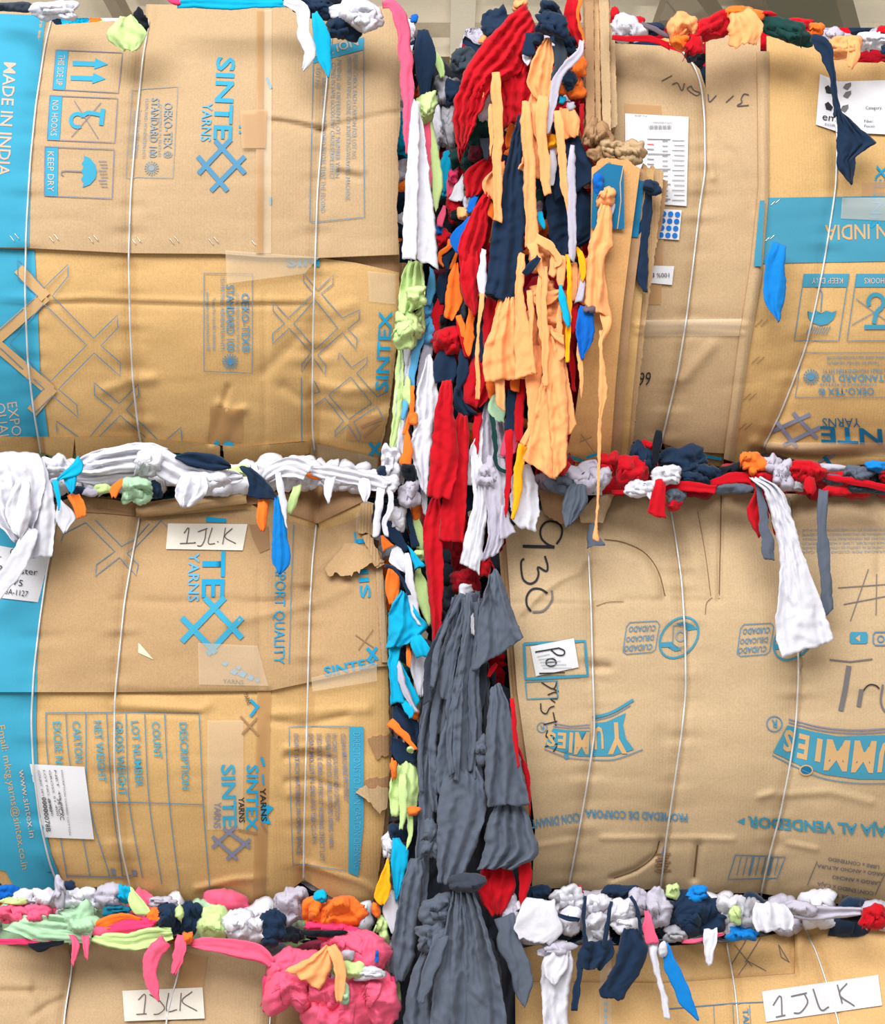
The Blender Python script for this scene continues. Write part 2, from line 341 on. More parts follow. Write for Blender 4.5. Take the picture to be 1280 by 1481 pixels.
# ------------------------------------------------------------------ cloth
RNG = random.Random(7)
USED = {}
def _cloth_obj(name, V, F, col, th=0.0010):
    o = link_mesh(name, V, F, cloth_mat(col)); md = o.modifiers.new('thickness', 'SOLIDIFY'); md.thickness = th; md.offset = 0
    return o
def saw(s, k=0.16):
    """pleats that overlap: slow rise, steep drop"""
    f = s - np.floor(s)
    return np.where(f < 1 - k, (f / (1 - k)) ** 1.3, (1 - f) / k)
def H(label, col, L, R, y=0.0, yb=None, nf=None, A=None, group=None, name='fabric_scrap', cat='fabric scrap', step=3.6, top=0.012, sm=True, jag=1.2, ruf=1.0, seed=None, edge=0.5, gather=0.4):
    """hanging cloth between two side edges (photo positions), at depth y (top) to yb (bottom)"""
    seed = seed if seed is not None else int(abs(L[0][0] * 31 + L[0][1] * 17 + R[-1][0] * 7)) % 9973
    l0 = arc(L, 60, smooth=sm); r0 = arc(R, 60, smooth=sm)
    ln = max(np.hypot(*np.diff(l0, axis=0).T).sum(), np.hypot(*np.diff(r0, axis=0).T).sum()); wd = np.hypot(*(r0 - l0).T).max()
    nv = int(np.clip(ln / step, 4, 120)) + 1; nu = int(np.clip(wd / (step * 0.75), 5, 64)) + 1
    l = arc(L, nv, smooth=sm); r = arc(R, nv, smooth=sm); k = np.arange(nv)
    for e, sd in ((l, 1), (r, 2)):
        e[:, 0] += jag * (vn(k * 0.35, k * 0, seed + sd) + 0.5 * vn(k * 0.9, k * 0, seed + sd + 20)); e[:, 1] += jag * 0.5 * vn(k * 0.55, k * 0 + 5, seed + sd)
    u = np.linspace(0, 1, nu)[None]; v = np.linspace(0, 1, nv)[:, None]
    if gather and wd > 14:                       # the upper end is pinched where it is held
        gk = gather * np.exp(-(np.linspace(0, 1, nv) * ln / 20) ** 1.4)[:, None] * np.array([[1, 1]]); cc = (l + r) / 2; l = cc + (l - cc) * (1 - gk); r = cc + (r - cc) * (1 - gk)
    x = l[:, :1] * (1 - u) + r[:, :1] * u; yy = l[:, 1:2] * (1 - u) + r[:, 1:2] * u
    yy = yy + 2.2 * vn(u * wd / 10, 0 * u + 2, seed + 31) * np.clip(1 - v * ln / 14, 0, 1) * (wd > 14)
    yy = yy + jag * 2.1 * (vn(u * wd / 9, 0 * u, seed + 3) + 0.4 * vn(u * wd / 3.5, 0 * u, seed + 8)) * np.clip((v - 0.9) * 10, 0, 1)
    wm = wd * S; nf = nf if nf is not None else float(np.clip(wd / 24, 0.6, 5)); A = A if A is not None else float(np.clip(0.075 * wm, 0.0016, 0.008))
    ph = (seed % 97) / 97; dr = 1 if seed % 2 else -1
    g = u * nf + ph + 0.5 * vn(v * ln / 110 + u * 0.4, u * 1.2, seed + 4) + 0.10 * vn(v * ln / 30, u * 3, seed + 9)
    f = np.sin(2 * math.pi * g)
    m1 = np.clip(0.5 + 1.3 * vn(v * ln / 90 + 3, u * 1.3, seed + 12), 0, 1)
    f2 = 1 - 2 * saw(dr * (u * nf * 1.3 + 0.35 * vn(v * ln / 60, u * 2, seed + 13)) + ph * 3 + v * ln / 260)      # overlapping long pleats
    d1 = u * wd * 0.7 * dr + v * ln; d1 = d1 + 22 * vn(u * wd / 40, v * ln / 45, seed + 14)
    m2 = np.clip(0.2 + 1.6 * vn(u * wd / 45, v * ln / 60, seed + 15), 0, 1)
    f3 = 1 - 2 * saw(d1 / 34 + ph)                                                              # drag folds across
    cr = np.abs(vn(u * wd / 15 + v * 0.8, v * ln / 60 + u, seed + 5)) ** 0.6; cr2 = np.abs(vn(u * wd / 9 - v * ln / 30, v * ln / 16 + u * 2, seed + 6)) ** 0.7
    dz = A * (0.75 * f * (0.5 + 0.5 * v) + 0.85 * m1 * f2) + ruf * A * (0.26 * m2 * f3 + 0.9 * cr + 0.45 * cr2)
    dz = dz + edge * A * np.abs(2 * u - 1) ** 6
    dz = dz + top * np.exp(-v * ln / 9)
    yb = y if yb is None else yb
    Y = y + (yb - y) * v + dz
    V = W(x, yy, Y).reshape(-1, 3); i = np.arange(nu * nv).reshape(nv, nu)
    F = np.stack([i[1:, :-1], i[1:, 1:], i[:-1, 1:], i[:-1, :-1]], -1).reshape(-1, 4).tolist()
    return tag(_cloth_obj(name, V, F, col), label, cat, group)
def K(label, col, C, y=0.0, yb=None, group=None, name='fabric_strip', cat='fabric strip', **k):
    """strip along a centre line of (x, y, width)"""
    C = arc(C, len(C) * 3, smooth=True) if len(C) > 2 else np.array(C, float)
    C[:, 2] *= 1 + 0.16 * vn(np.arange(len(C)) * 0.45, 0 * C[:, 0] + C[0, 0], int(C[0, 1]) % 991); C[:, 0] += 0.10 * C[:, 2] * vn(np.arange(len(C)) * 0.5, 0 * C[:, 0] + 9, int(C[0, 0]) % 991)
    t = np.gradient(C[:, :2], axis=0); t /= np.linalg.norm(t, axis=1)[:, None] + 1e-9
    n = np.stack([-t[:, 1], t[:, 0]], -1) * C[:, 2:] / 2; sk = (int(C[0, 0] + C[-1, 1]) % 7 - 3) / 9
    L = C[:, :2] + n; R = C[:, :2] - n
    L[-1] += t[-1] * sk * C[-1, 2]; R[-1] -= t[-1] * sk * C[-1, 2]
    k.setdefault('gather', 0.15); k.setdefault('step', 3.2); k.setdefault('nf', 0.8); k.setdefault('jag', 0.9)
    return H(label, col, L.tolist(), R.tolist(), y, yb, group=group, name=name, cat=cat, **k)
def Q(label, col, cx, cy, w, h, y=0.03, rot=0, group=None, name='fabric_wad', cat='fabric scrap', pts=0, dep=None, fold=None, seed=None, jag=0.28, cell=2.3, flaps=2):
    """crumpled scrap bulging out of the pile; outline w x h photo pixels"""
    seed = seed if seed is not None else int(cx * 13 + cy * 29 + w) % 9973
    rr = random.Random(seed)
    nu = int(np.clip(w / cell, 6, 52)) + 1; nv = int(np.clip(h / cell, 6, 52)) + 1
    gx, gy = np.meshgrid(np.linspace(-1, 1, nu), np.linspace(-1, 1, nv))
    dx, dy = gx * np.sqrt(1 - gy ** 2 / 2), gy * np.sqrt(1 - gx ** 2 / 2)
    r = np.minimum(np.hypot(dx, dy), 1); th = np.arctan2(dy, dx) % (2 * math.pi); c, s_ = np.cos(th), np.sin(th)
    rad = 1 / (np.abs(c) ** 2.8 + np.abs(s_) ** 2.8) ** (1 / 2.8)
    n = rr.randint(8, 14); ang = np.sort([(i + rr.uniform(-.33, .33)) * 2 * math.pi / n for i in range(n)]); val = np.array([1 + jag * rr.uniform(-1.15, 1.0) for _ in range(n)])
    rad = rad * np.interp(th, np.r_[ang[-1] - 2 * math.pi, ang, ang[0] + 2 * math.pi], np.r_[val[-1], val, val[0]]) * (1 + 0.25 * jag * vn(th * 7, th * 0 + 4, seed))
    q = math.radians(rot); X = r * rad * c * w / 2; Yy = r * rad * s_ * h / 2
    x = cx + X * math.cos(q) - Yy * math.sin(q); yy = cy + X * math.sin(q) + Yy * math.cos(q)
    m = min(w, h) * S; dep = dep if dep is not None else min(0.045, m * 0.40)
    fs = fold or float(np.clip(min(w, h) / 3.0, 6.5, 22)); a = rr.uniform(0, math.pi); b = a + rr.uniform(0.6, 1.5)
    sd1, sd2 = rr.choice((-1, 1)), rr.choice((-1, 1))
    sz = min(w, h); wx = x - cx + sz * 0.10 * vn(x / 21, yy / 21, seed + 1); wy = yy - cy + sz * 0.10 * vn(x / 21, yy / 21, seed + 2)
    hh = 0 * x; nfold = int(np.clip(5 + max(w, h) / 7, 8, 20))          # flat facets meeting in sharp creases
    for k in range(nfold):
        aa = a + rr.gauss(0, 0.75) if k % 3 else rr.uniform(0, math.pi); cc = rr.uniform(-0.42, 0.42) * (w * abs(math.cos(aa)) + h * abs(math.sin(aa)))
        dd = wx * math.cos(aa) + wy * math.sin(aa) - cc; P_ = rr.uniform(0.3, 0.85) * fs
        hh = hh + rr.choice((-1, 1, 1)) * P_ * (1 - np.exp(-np.abs(dd) / P_)) * rr.uniform(0.6, 1.2)
    s1 = saw(sd1 * (wx * math.cos(b) + wy * math.sin(b)) / fs / 1.5 + rr.random(), 0.08); mk = np.clip(0.1 + 1.8 * vn(x / fs / 2.2 + 5, yy / fs / 2.2, seed + 3), 0, 1)
    hh = hh * S * 0.72; hh = hh - hh.mean(); Am = float(np.clip(m * 0.17, 0.0022, 0.009)); fade = np.clip((1.02 - r) * 6, 0.6, 1)
    cr = np.abs(vn(wx / fs * 1.6, wy / fs * 1.6, seed + 4)) ** 0.8
    cr2 = np.abs(vn(wx / fs * 3.1, wy / fs * 3.1, seed + 5))
    Y = y + dep * (r ** 7) * 0.7 - dep * 0.16 * (1 - r ** 2) + (np.clip(hh, -0.016, 0.016) + Am * (1.0 * (1 - s1) * mk + 0.55 * cr + 0.3 * cr2 - 0.4)) * fade
    i = np.arange(nu * nv).reshape(nv, nu)
    F = np.stack([i[1:, :-1], i[1:, 1:], i[:-1, 1:], i[:-1, :-1]], -1).reshape(-1, 4).tolist()
    X_, Y_, Z_ = x.ravel().tolist(), yy.ravel().tolist(), Y.ravel().tolist(); fx, fy, fz = x.ravel(), yy.ravel(), Y.ravel()
    if min(w, h) > 15 and flaps:                                          # layers of the cloth folded over the front
        for k in range(flaps if max(w, h) > 34 else 1):
            jr = int(nv * rr.uniform(0.12, 0.55)); k0 = int(nu * rr.uniform(0.02, 0.4)); k1 = int(min(nu - 1, k0 + max(4, nu * rr.uniform(0.35, 0.65)))); kk = np.arange(k0, k1 + 1); n_ = len(kk)
            ln = h * rr.uniform(0.35, 0.62); sl = rr.uniform(-0.5, 0.5); M_ = max(3, int(ln / cell / 1.3))
            hem = np.interp(np.linspace(0, 1, n_), np.linspace(0, 1, 5), [rr.uniform(0.45, 1.1) for _ in range(5)]); prev = i[jr, kk].tolist()
            for m_ in range(1, M_ + 1):
                t = m_ / M_; px = x[jr, kk] + sl * ln * t * hem + (kk - kk.mean()) * cell * 0.10 * t; py = yy[jr, kk] + ln * t * hem
                nn = np.argmin((px[:, None] - fx) ** 2 + (py[:, None] - fy) ** 2, axis=1)
                dz = fz[nn] - (0.0035 + 0.006 * math.sin(math.pi * min(1, t * 1.15)) ** 0.7) + 0.0035 * saw(np.linspace(0, rr.choice((1.4, 2.3)), n_) + 0.3 * t, 0.12) * (0.4 + t)
                base_ = len(X_); X_ += px.tolist(); Y_ += py.tolist(); Z_ += dz.tolist(); cur = list(range(base_, base_ + n_))
                F += [(prev[q_], cur[q_], cur[q_ + 1], prev[q_ + 1]) for q_ in range(n_ - 1)]; prev = cur
    V = W(np.array(X_), np.array(Y_), np.array(Z_))
    return tag(_cloth_obj(name, V, F, col), label, cat, group)
# ------------------------------------------------------------------ hall: floor, roof, far wall
def box(name, x0, x1, y0, y1, z0, z1, mat, kind='structure', rot=None):
    V = [(x, y, z) for x in (x0, x1) for y in (y0, y1) for z in (z0, z1)]
    F = [(0, 1, 3, 2), (4, 6, 7, 5), (0, 4, 5, 1), (2, 3, 7, 6), (0, 2, 6, 4), (1, 5, 7, 3)]
    o = link_mesh(name, V, F, mat, smooth=False)
    if kind: o['kind'] = kind
    return o
FLOORM = flat_mat('concrete_floor', (150, 146, 140), 0.75, 0.3, var=0.06)
ROOFM = flat_mat('painted_roof_sheet', (222, 212, 194), 0.6, 0.3, var=0.05)
PURL = flat_mat('painted_purlin', (150, 138, 120), 0.6, 0.3, var=0.05)
DARKST = flat_mat('dark_green_steel', (58, 66, 54), 0.6, 0.3)
OLIVE = flat_mat('olive_steel', (96, 92, 76), 0.6, 0.3)
box('floor', -14, 14, -9, 30, -0.2, 0, FLOORM)
box('wall_back', -14, 14, 29.6, 30, 0, 7.2, ROOFM)
box('wall_left', -14.2, -14, 2, 30, 0, 7.2, ROOFM)
box('wall_right', 14, 14.2, 2, 30, 0, 7.2, ROOFM)
# corrugated roof sheet with raised ribs
V = []; F = []; n = 0; yy = 2.4; prof = []
while yy < 30: prof += [(yy, 6.2), (yy + 0.62, 6.2), (yy + 0.68, 6.10), (yy + 0.84, 6.10), (yy + 0.9, 6.2)]; yy += 0.9
for a, b in prof: V += [(-14, a, b), (14, a, b)]
F = [(2 * i, 2 * i + 1, 2 * i + 3, 2 * i + 2) for i in range(len(prof) - 1)]
tag(link_mesh('ceiling', V, F, ROOFM, smooth=False), kind='structure')
k = 1
for yb in (11.6, 13.3, 15.2, 17.2):
    box('trim_%d' % k, -14, 14, yb, yb + 0.10, 5.94, 6.08, PURL); k += 1
for x0, x1, m, y0, y1, z in ((0.06, 0.24, ROOFM, 6, 29.6, 5.80), (-2.45, -2.36, PURL, 6, 29.6, 5.84), (1.62, 1.76, PURL, 6, 29.6, 5.84)):
    box('trim_%d' % k, x0, x1, y0, y1, z, z + 0.14, m); k += 1
box('trim_%d' % k, 1.70, 1.98, 10.0, 10.3, 0, 6.2, DARKST); k += 1
ob = box('trim_%d' % k, -0.22, 0.22, -6, 6, -0.22, 0.22, OLIVE); ob.location = (4.15, 14, 5.7); ob.rotation_euler = (0, 0, math.radians(-18)); k += 1
ob = box('trim_%d' % k, -0.1, 0.1, -5, 5, -0.1, 0.1, PURL); ob.location = (2.9, 12.4, 5.9); ob.rotation_euler = (0, 0, math.radians(-22)); k += 1

# ------------------------------------------------------------------ compressed rag cores
def core_mat(name, cols):
    m, nt, b = newmat(name); L = nt.links.new; tc = N(nt, 'ShaderNodeTexCoord')
    ds = N(nt, 'ShaderNodeTexNoise', i_Scale=9.0, i_Detail=3.0); L(tc.outputs['Object'], ds.inputs['Vector'])
    va = N(nt, 'ShaderNodeVectorMath', operation='MULTIPLY_ADD'); va.inputs[1].default_value = (0.09,) * 3
    L(ds.outputs['Color'], va.inputs[0]); L(tc.outputs['Object'], va.inputs[2])
    mp = N(nt, 'ShaderNodeMapping'); mp.inputs['Scale'].default_value = (1, 0.8, 1.7); L(va.outputs[0], mp.inputs[0])
    vo = N(nt, 'ShaderNodeTexVoronoi', i_Scale=19.0); L(mp.outputs[0], vo.inputs['Vector'])
    sp = N(nt, 'ShaderNodeSeparateColor'); L(vo.outputs['Color'], sp.inputs[0])
    cr = N(nt, 'ShaderNodeValToRGB'); cr.color_ramp.interpolation = 'CONSTANT'; e = cr.color_ramp.elements
    for i, c in enumerate(cols):
        el = e[i] if i < 2 else e.new(i / len(cols)); el.position = i / len(cols); el.color = lin(CLOTH[c])
    L(sp.outputs[0], cr.inputs[0]); L(cr.outputs[0], b.inputs['Base Color'])
    bp = N(nt, 'ShaderNodeBump', i_Strength=0.9, i_Distance=0.03); L(vo.outputs['Distance'], bp.inputs['Height']); bp.invert = True
    n2 = N(nt, 'ShaderNodeTexNoise', i_Scale=60.0, i_Detail=4.0); L(tc.outputs['Object'], n2.inputs['Vector'])
    b2 = N(nt, 'ShaderNodeBump', i_Strength=0.6, i_Distance=0.01); L(n2.outputs['Fac'], b2.inputs['Height']); L(bp.outputs[0], b2.inputs['Normal']); L(b2.outputs[0], b.inputs['Normal'])
    b.inputs['Roughness'].default_value = 0.92; b.inputs['Specular IOR Level'].default_value = 0.1
    return m
CM_L = core_mat('rags_mixed_light', ['white', 'navy', 'lilac', 'cyan', 'white', 'neon', 'black', 'orange', 'white', 'navy'])
CM_P = core_mat('rags_mixed_pink', ['pink', 'mint', 'white', 'navy', 'neon', 'orange', 'lilac', 'black', 'pink'])
CM_R = core_mat('rags_mixed_red', ['red', 'navy', 'black', 'dred', 'orange', 'navy', 'lilac', 'dred', 'black', 'peach'])
CM_G = core_mat('rags_mixed_grey', ['grey', 'shadegrey', 'black', 'grey', 'slate', 'shadegrey', 'dred'])
CM_W = core_mat('rags_mixed_white', ['white', 'navy', 'lilac', 'lgrey', 'black', 'white', 'navy'])
XL, XR = -170, 1450

def staples(b, off, L, col=None, dx=7, dy=9, gap=7, par=None):
    for x, y in L:
        for k in (0, 1):
            x0, y0 = x + k * gap, y - k * 3
            P = np.array([[x0, y0 - dy / 2], [x0 + dx, y0 + dy / 2]]); P = arc(P, 5)
            tube('staple', W(P[:, 0], P[:, 1], b.depth(P[:, 0], P[:, 1]) + off - 0.002), 0.0007, STAPLE, par, 5)
def lattice(p, segs, w, col):
    for a, b in segs: p.line([a, b], w, col)

# ================================================================== upper left bale
UL = Bale('upper left bale under blue-banded yarn cartons marked made in India', 12, 655, 0.125,
          [[(80, 5), (66, 60), (52, 150), (44, 230), (38, 330), (36, 420), (40, 520), (48, 590), (60, 660)],
           [(216, 30), (207, 80), (197, 180), (189, 280), (186, 370), (188, 470), (192, 550), (200, 620), (207, 660)],
           [(482, 30), (474, 105), (466, 190), (459, 280), (456, 370), (453, 470), (452, 560), (452, 630), (456, 655)]],
          creases=[([(392, 174), (430, 180), (464, 189)], 0.010, 5), ([(464, 189), (500, 178), (560, 165), (576, 164)], 0.006, 4), ([(392, 170), (460, 180)], -0.005, 7),
                   ([(0, 436), (60, 436), (130, 430), (210, 434), (300, 437), (380, 434), (440, 436)], -0.004, 6), ([(0, 441), (130, 437), (300, 442), (440, 440)], 0.004, 4),
                   ([(330, 560), (318, 600), (305, 640)], 0.006, 4), ([(318, 584), (336, 600), (352, 592)], -0.006, 7), ([(330, 640), (350, 600)], 0.005, 4),
                   ([(430, 490), (400, 520), (380, 540)], 0.004, 9), ([(455, 555), (500, 565), (545, 560)], -0.006, 9), ([(455, 590), (520, 600), (560, 580)], 0.005, 10), ([(455, 520), (480, 500), (520, 470)], 0.004, 9),
                   ([(455, 430), (480, 450), (510, 440)], -0.004, 9), ([(410, 560), (440, 580), (452, 575)], 0.005, 8), ([(150, 565), (190, 552), (220, 548)], -0.005, 8), ([(383, 20), (386, 200), (384, 360)], 0.003, 6),
                   ([(383, 430), (384, 540), (383, 640)], 0.0025, 5), ([(490, 240), (525, 246)], -0.005, 5), ([(490, 250), (520, 258)], 0.005, 4), ([(300, 100), (200, 98)], 0.002, 8)], seed=3, edge=(590, 22, 0.03))
ULc = UL.core(XL - 500, 596, 26, 690, CM_L, back=1.1)
ul1 = UL.panel([(XL, 14), (66, 18), (80, 36), (165, 30), (206, 44), (211, 6), (330, 8), (420, 12), (580, 8)],
               [(XL, 357), (48, 359), (190, 366), (320, 367), (380, 372), (455, 373), (577, 368)],
               R=[(580, 8), (579, 120), (579, 180), (574, 215), (577, 250), (574, 300), (577, 368)], off=-0.010, mat=KRAFT, step=4.5, jag={'R': 1.5}, label='upper carton sheet with handling symbols')
UL.panel([(430, 352), (578, 352)], [(430, 402), (578, 402)], off=0.010, mat=KRAFTD)
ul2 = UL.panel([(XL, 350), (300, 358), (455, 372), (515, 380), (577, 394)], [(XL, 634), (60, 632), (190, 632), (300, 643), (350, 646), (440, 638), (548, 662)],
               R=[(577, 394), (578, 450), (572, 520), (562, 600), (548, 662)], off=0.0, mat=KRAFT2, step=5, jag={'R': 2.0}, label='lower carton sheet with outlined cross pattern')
UL.panel([(577, 380), (588, 380)], [(549, 655), (556, 664)], L=[(577, 380), (577, 450), (571, 520), (561, 600), (549, 655)], R=[(588, 380), (588, 450), (580, 520), (570, 600), (556, 664)], off=0.022, mat=EDGE, name='cardboard_edge', jag={'R': 2})
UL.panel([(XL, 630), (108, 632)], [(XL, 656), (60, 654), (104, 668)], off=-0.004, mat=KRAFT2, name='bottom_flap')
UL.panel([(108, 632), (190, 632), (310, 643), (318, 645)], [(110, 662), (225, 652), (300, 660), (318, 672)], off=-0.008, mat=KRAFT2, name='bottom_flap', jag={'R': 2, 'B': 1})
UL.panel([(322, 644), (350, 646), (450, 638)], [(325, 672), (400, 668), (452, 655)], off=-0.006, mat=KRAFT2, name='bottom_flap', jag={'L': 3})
UL.panel([(450, 640), (548, 662)], [(448, 664), (545, 686)], off=-0.012, mat=KRAFT, name='bottom_flap')
for i in range(3): UL.wire(i)
UL.decal([(371, 14), (393, 14), (392, 366), (370, 366)], -0.0142, TAPE, 'packing_tape'); UL.decal([(371, 14), (382, 14), (381, 366), (370, 366)], -0.0152, TAPEB, 'packing_tape')
UL.decal([(347, 160), (386, 158), (384, 214), (350, 214)], -0.0180, TAPEB, 'packing_tape'); UL.decal([(326, 362), (462, 372), (440, 396), (328, 410)], -0.012, TAPE, 'packing_tape')
UL.decal([(532, 392), (572, 396), (572, 440), (534, 436)], -0.0025, TAPE, 'packing_tape'); UL.decal([(518, 655), (546, 664), (543, 684), (520, 676)], -0.0145, TAPE, 'packing_tape')
UL.decal([(304, 588), (352, 592), (350, 640), (302, 640)], -0.0025, TAPEB, 'packing_tape'); UL.decal([(505, 600), (560, 600), (548, 640), (500, 636)], -0.0025, TAPEB, 'packing_tape')
staples(UL, -0.010, [(14, 345), (71, 346), (128, 347), (190, 349), (245, 349), (302, 350), (364, 352)], par=ul1)
p = Print(UL, -0.010, ul1)
p.strip([(XL, 14), (XL, 357)], [(66, 22), (60, 80), (51, 150), (46, 220), (43, 300), (42, 358)], 'blue', 60, 20)
p.text('MADE IN INDIA', (6, 90), (-4, 254), 17, 'light', bold=0.012)
for (a, b, c, d, hd, t) in (((81, 72), (177, 76), (171, 134), (76, 129), 18, 'THIS SIDE UP'), ((72, 138), (170, 142), (166, 206), (68, 202), 18, 'NO HOOKS'), ((65, 212), (165, 216), (162, 287), (64, 283), 19, 'KEEP DRY')):
    p.line([a, b, c, d], 1.2, 'purple', closed=True)
    p.poly([a, (a[0] + hd, a[1] + .7), (d[0] + hd, d[1] + .7), d], 'blue', 0)
    p.text(t, (a[0] + 4, a[1] + 7), (d[0] + 5, d[1] - 6), 9, 'light', up=(1, 0.05))
for y, x in ((91, 105), (112, 102)):
    p.poly([(x, y - 3), (x + 34, y - 2), (x + 34, y + 5), (x, y + 4)], 'blue', 0); p.poly([(x + 33, y - 7), (x + 51, y + 2), (x + 31, y + 9)], 'blue', 0)
p.ring(112, 174, 9.5, 9.5, 5.5, 'blue', a0=60, a1=330); p.line([(119, 168), (128, 163), (146, 166)], 6, 'blue', sm=True); p.line([(149, 157), (146, 181)], 6.5, 'blue')
p.line([(107, 145), (142, 200)], 1, 'purple'); p.line([(146, 148), (103, 198)], 1, 'purple')
p.poly([(121, 225), (129, 228), (137, 237), (140, 247), (138, 258), (130, 267), (119, 271), (121, 264), (117, 259), (121, 253), (117, 248), (121, 242), (118, 236), (122, 231)], 'blue', 0)
p.line([(118, 248), (95, 247), (89, 248), (88, 252), (92, 254)], 1.6, 'purple')
for k in range(9): p.line([(142 + (k % 3) * 2, 233 + k * 4.6), (154 + (k % 3), 236 + k * 4.6 - 3)], 1, 'purple')
p.line([(191, 130), (257, 125), (250, 257), (182, 256)], 0.8, 'faint', closed=True)
p.text('OEKO-TEX ®', (237, 148), (236, 228), 12, 'faint', bold=.01); p.text('CONFIDENCE IN TEXTILES', (230, 150), (228, 226), 4, 'faint')
p.text('STANDARD 100', (219, 141), (215, 227), 11, 'faint', bold=.012); p.rosette(219, 243, 10, 'faint')
for x, t in ((210, '15.HIN.70621 HOHENSTEIN HTTI'), (200, 'Tested for harmful substances'), (193, 'www.oeko-tex.com/standard100')): p.text(t, (x, 142 if x > 205 else 158), (x - 5, 228), 4.5, 'faint')
p.text('SINTE', (314, 82), (309, 201), 25, 'blue', bold=.022); p.text('YARNS', (293, 148), (290, 204), 14, 'bluetint', bold=.008)
lattice(p, [((311, 203), (354, 251)), ((334, 201), (287, 251)), ((354, 226), (305, 276)), ((286, 226), (329, 276))], 7, 'bluegrey')
p.poly([(456, 70), (526, 54), (525, 72), (480, 84), (452, 92)], 'blue', 14); p.text('CAUTION', (440, 90), (519, 65), 12, 'light', bold=.012)
p.line([(453, 92), (451, 180), (448, 320), (458, 321), (527, 314), (526, 190), (526, 54)], 1, 'line')
for x, y0, y1, t in ((511, 78, 230, 'PLEASE CHECK EACH CARTON FOR LOT NO.'), (502, 82, 290, 'BEFORE PUTTING CONE ON KNITTING/WEAVING MACHINE.'), (487, 86, 256, 'MIXING OF DIFFERENT LOT NUMBER YARN'), (479, 90, 258, 'CONES IN SAME GOODS MAY CAUSE STRIPE EFFECT'), (466, 112, 307, 'ENSURE FIRST LOT FINISHED BEFORE THAT THE SECOND'), (457, 98, 126, 'LOT NO')):
    p.text(t, (x, y0), (x - 2.5, y1), 6, 'faint', up=(1, 0))
p.line([(386, 112), (392, 128)], 4, 'cyan'); p.disc(347, 183, 2, 'blue'); p.disc(347, 191, 2, 'blue'); p.line([(391, 285), (391, 296)], 3, 'cyan')
p.build()
p = Print(UL, 0.0, ul2, lift=0.0024)
p.strip([(XL, 352), (XL, 634)], [(50, 362), (54, 440), (58, 540), (70, 632)], 'blue', 46, 20)
for a, b in (((27, 388), (66, 430)), ((66, 428), (-30, 512)), ((-8, 496), (74, 566)), ((76, 560), (46, 596))): p.line([a, b], 17, 'kraft', up=0.0022)
c5 = lambda L: [(x / 3.765, 330 + y / 3.765) for x, y in L]
for L in ([(98, 270), (95, 165), (240, 325), (370, 197), (370, 262), (285, 370), (510, 600), (640, 473), (640, 545), (550, 640), (655, 732), (655, 806), (512, 680), (318, 877), (418, 962), (425, 1030), (285, 912), (175, 1022)], [(240, 412), (472, 637), (275, 835), (50, 620), (240, 412)], [(98, 270), (205, 370), (-40, 590)], [(-40, 625), (10, 660), (240, 875), (165, 945)]):
    p.line(c5(L), 1.3, 'line', up=0.0032)
for L in ([(490, 1135), (615, 990), (515, 910), (513, 842), (650, 955), (752, 850), (755, 908), (690, 990), (855, 1148)], [(310, 1110), (305, 1050), (425, 1135)], [(540, 1138), (655, 1020), (790, 1138)], [(910, 1150), (985, 1085), (992, 1155)]):
    p.line(c5(L), 1.3, 'line')
p.text('EXPORT', (10, 583), (22, 656), 14, 'light'); p.text('QUALITY', (-7, 584), (4, 668), 14, 'light')
p.line([(295, 395), (365, 396), (365, 540), (295, 537)], 1, 'line', closed=True)
p.text('OEKO-TEX®', (349, 424), (350, 510), 11, 'bluegrey', bold=.012); p.text('CONFIDENCE IN TEXTILES', (341, 424), (342, 509), 4, 'bluegrey'); p.text('STANDARD 100', (327, 412), (328, 508), 11, 'bluegrey', bold=.012); p.rosette(333, 523, 11, 'bluegrey')
p.text('15.HIN.70621 HOHENSTEIN HTTI', (319, 401), (319, 508), 5.5, 'bluegrey'); p.text('Tested for harmful substances.', (307, 430), (308, 508), 4.5, 'bluegrey'); p.text('www.oeko-tex.com/standard100', (298, 422), (299, 508), 4.5, 'bluegrey')
c6 = lambda L: [(300 + x / 3.765, 330 + y / 3.765) for x, y in L]
for L in ([(525, 290), (525, 245), (600, 340), (685, 255), (682, 305), (620, 355), (735, 490), (830, 445), (825, 500), (765, 550), (815, 600), (810, 660), (735, 570), (600, 690), (645, 750), (640, 797), (570, 700), (515, 785), (515, 740), (565, 675), (445, 545), (355, 630), (355, 575), (420, 520), (358, 450), (358, 400), (440, 490), (580, 355), (525, 290)], [(585, 390), (710, 545), (590, 660), (470, 520), (585, 390)],
          [(580, 900), (610, 895), (580, 830)], [(710, 715), (718, 677), (785, 760), (872, 700), (868, 738), (812, 790), (925, 920), (985, 890)], [(660, 910), (780, 810), (895, 955), (770, 1040), (660, 910)], [(585, 965), (640, 925), (740, 1050), (695, 1105), (693, 1135), (765, 1070), (825, 1165), (835, 1130), (795, 1055), (925, 970), (960, 1040)], [(512, 815), (515, 1155)]):
    p.line(c6(L), 1.2, 'line')
p.text('SINTEX', (561, 566), (567, 450), 18, 'cyan', up=(-1, -.03), bold=.02); p.text('SIN', (414, 385), (462, 385), 13, 'cyan', bold=.02)
p.line([(534, 640), (549, 658)], 4.5, 'cyan'); p.line([(550, 640), (534, 660)], 4.5, 'cyan'); p.line([(522, 618), (552, 606)], 4, 'dirt'); p.line([(526, 632), (548, 612)], 4, 'dirt'); p.disc(313, 641, 4, 'cyan'); p.poly([(322, 644), (327, 638), (336, 639), (339, 645)], 'cyan', 0)
p.build()

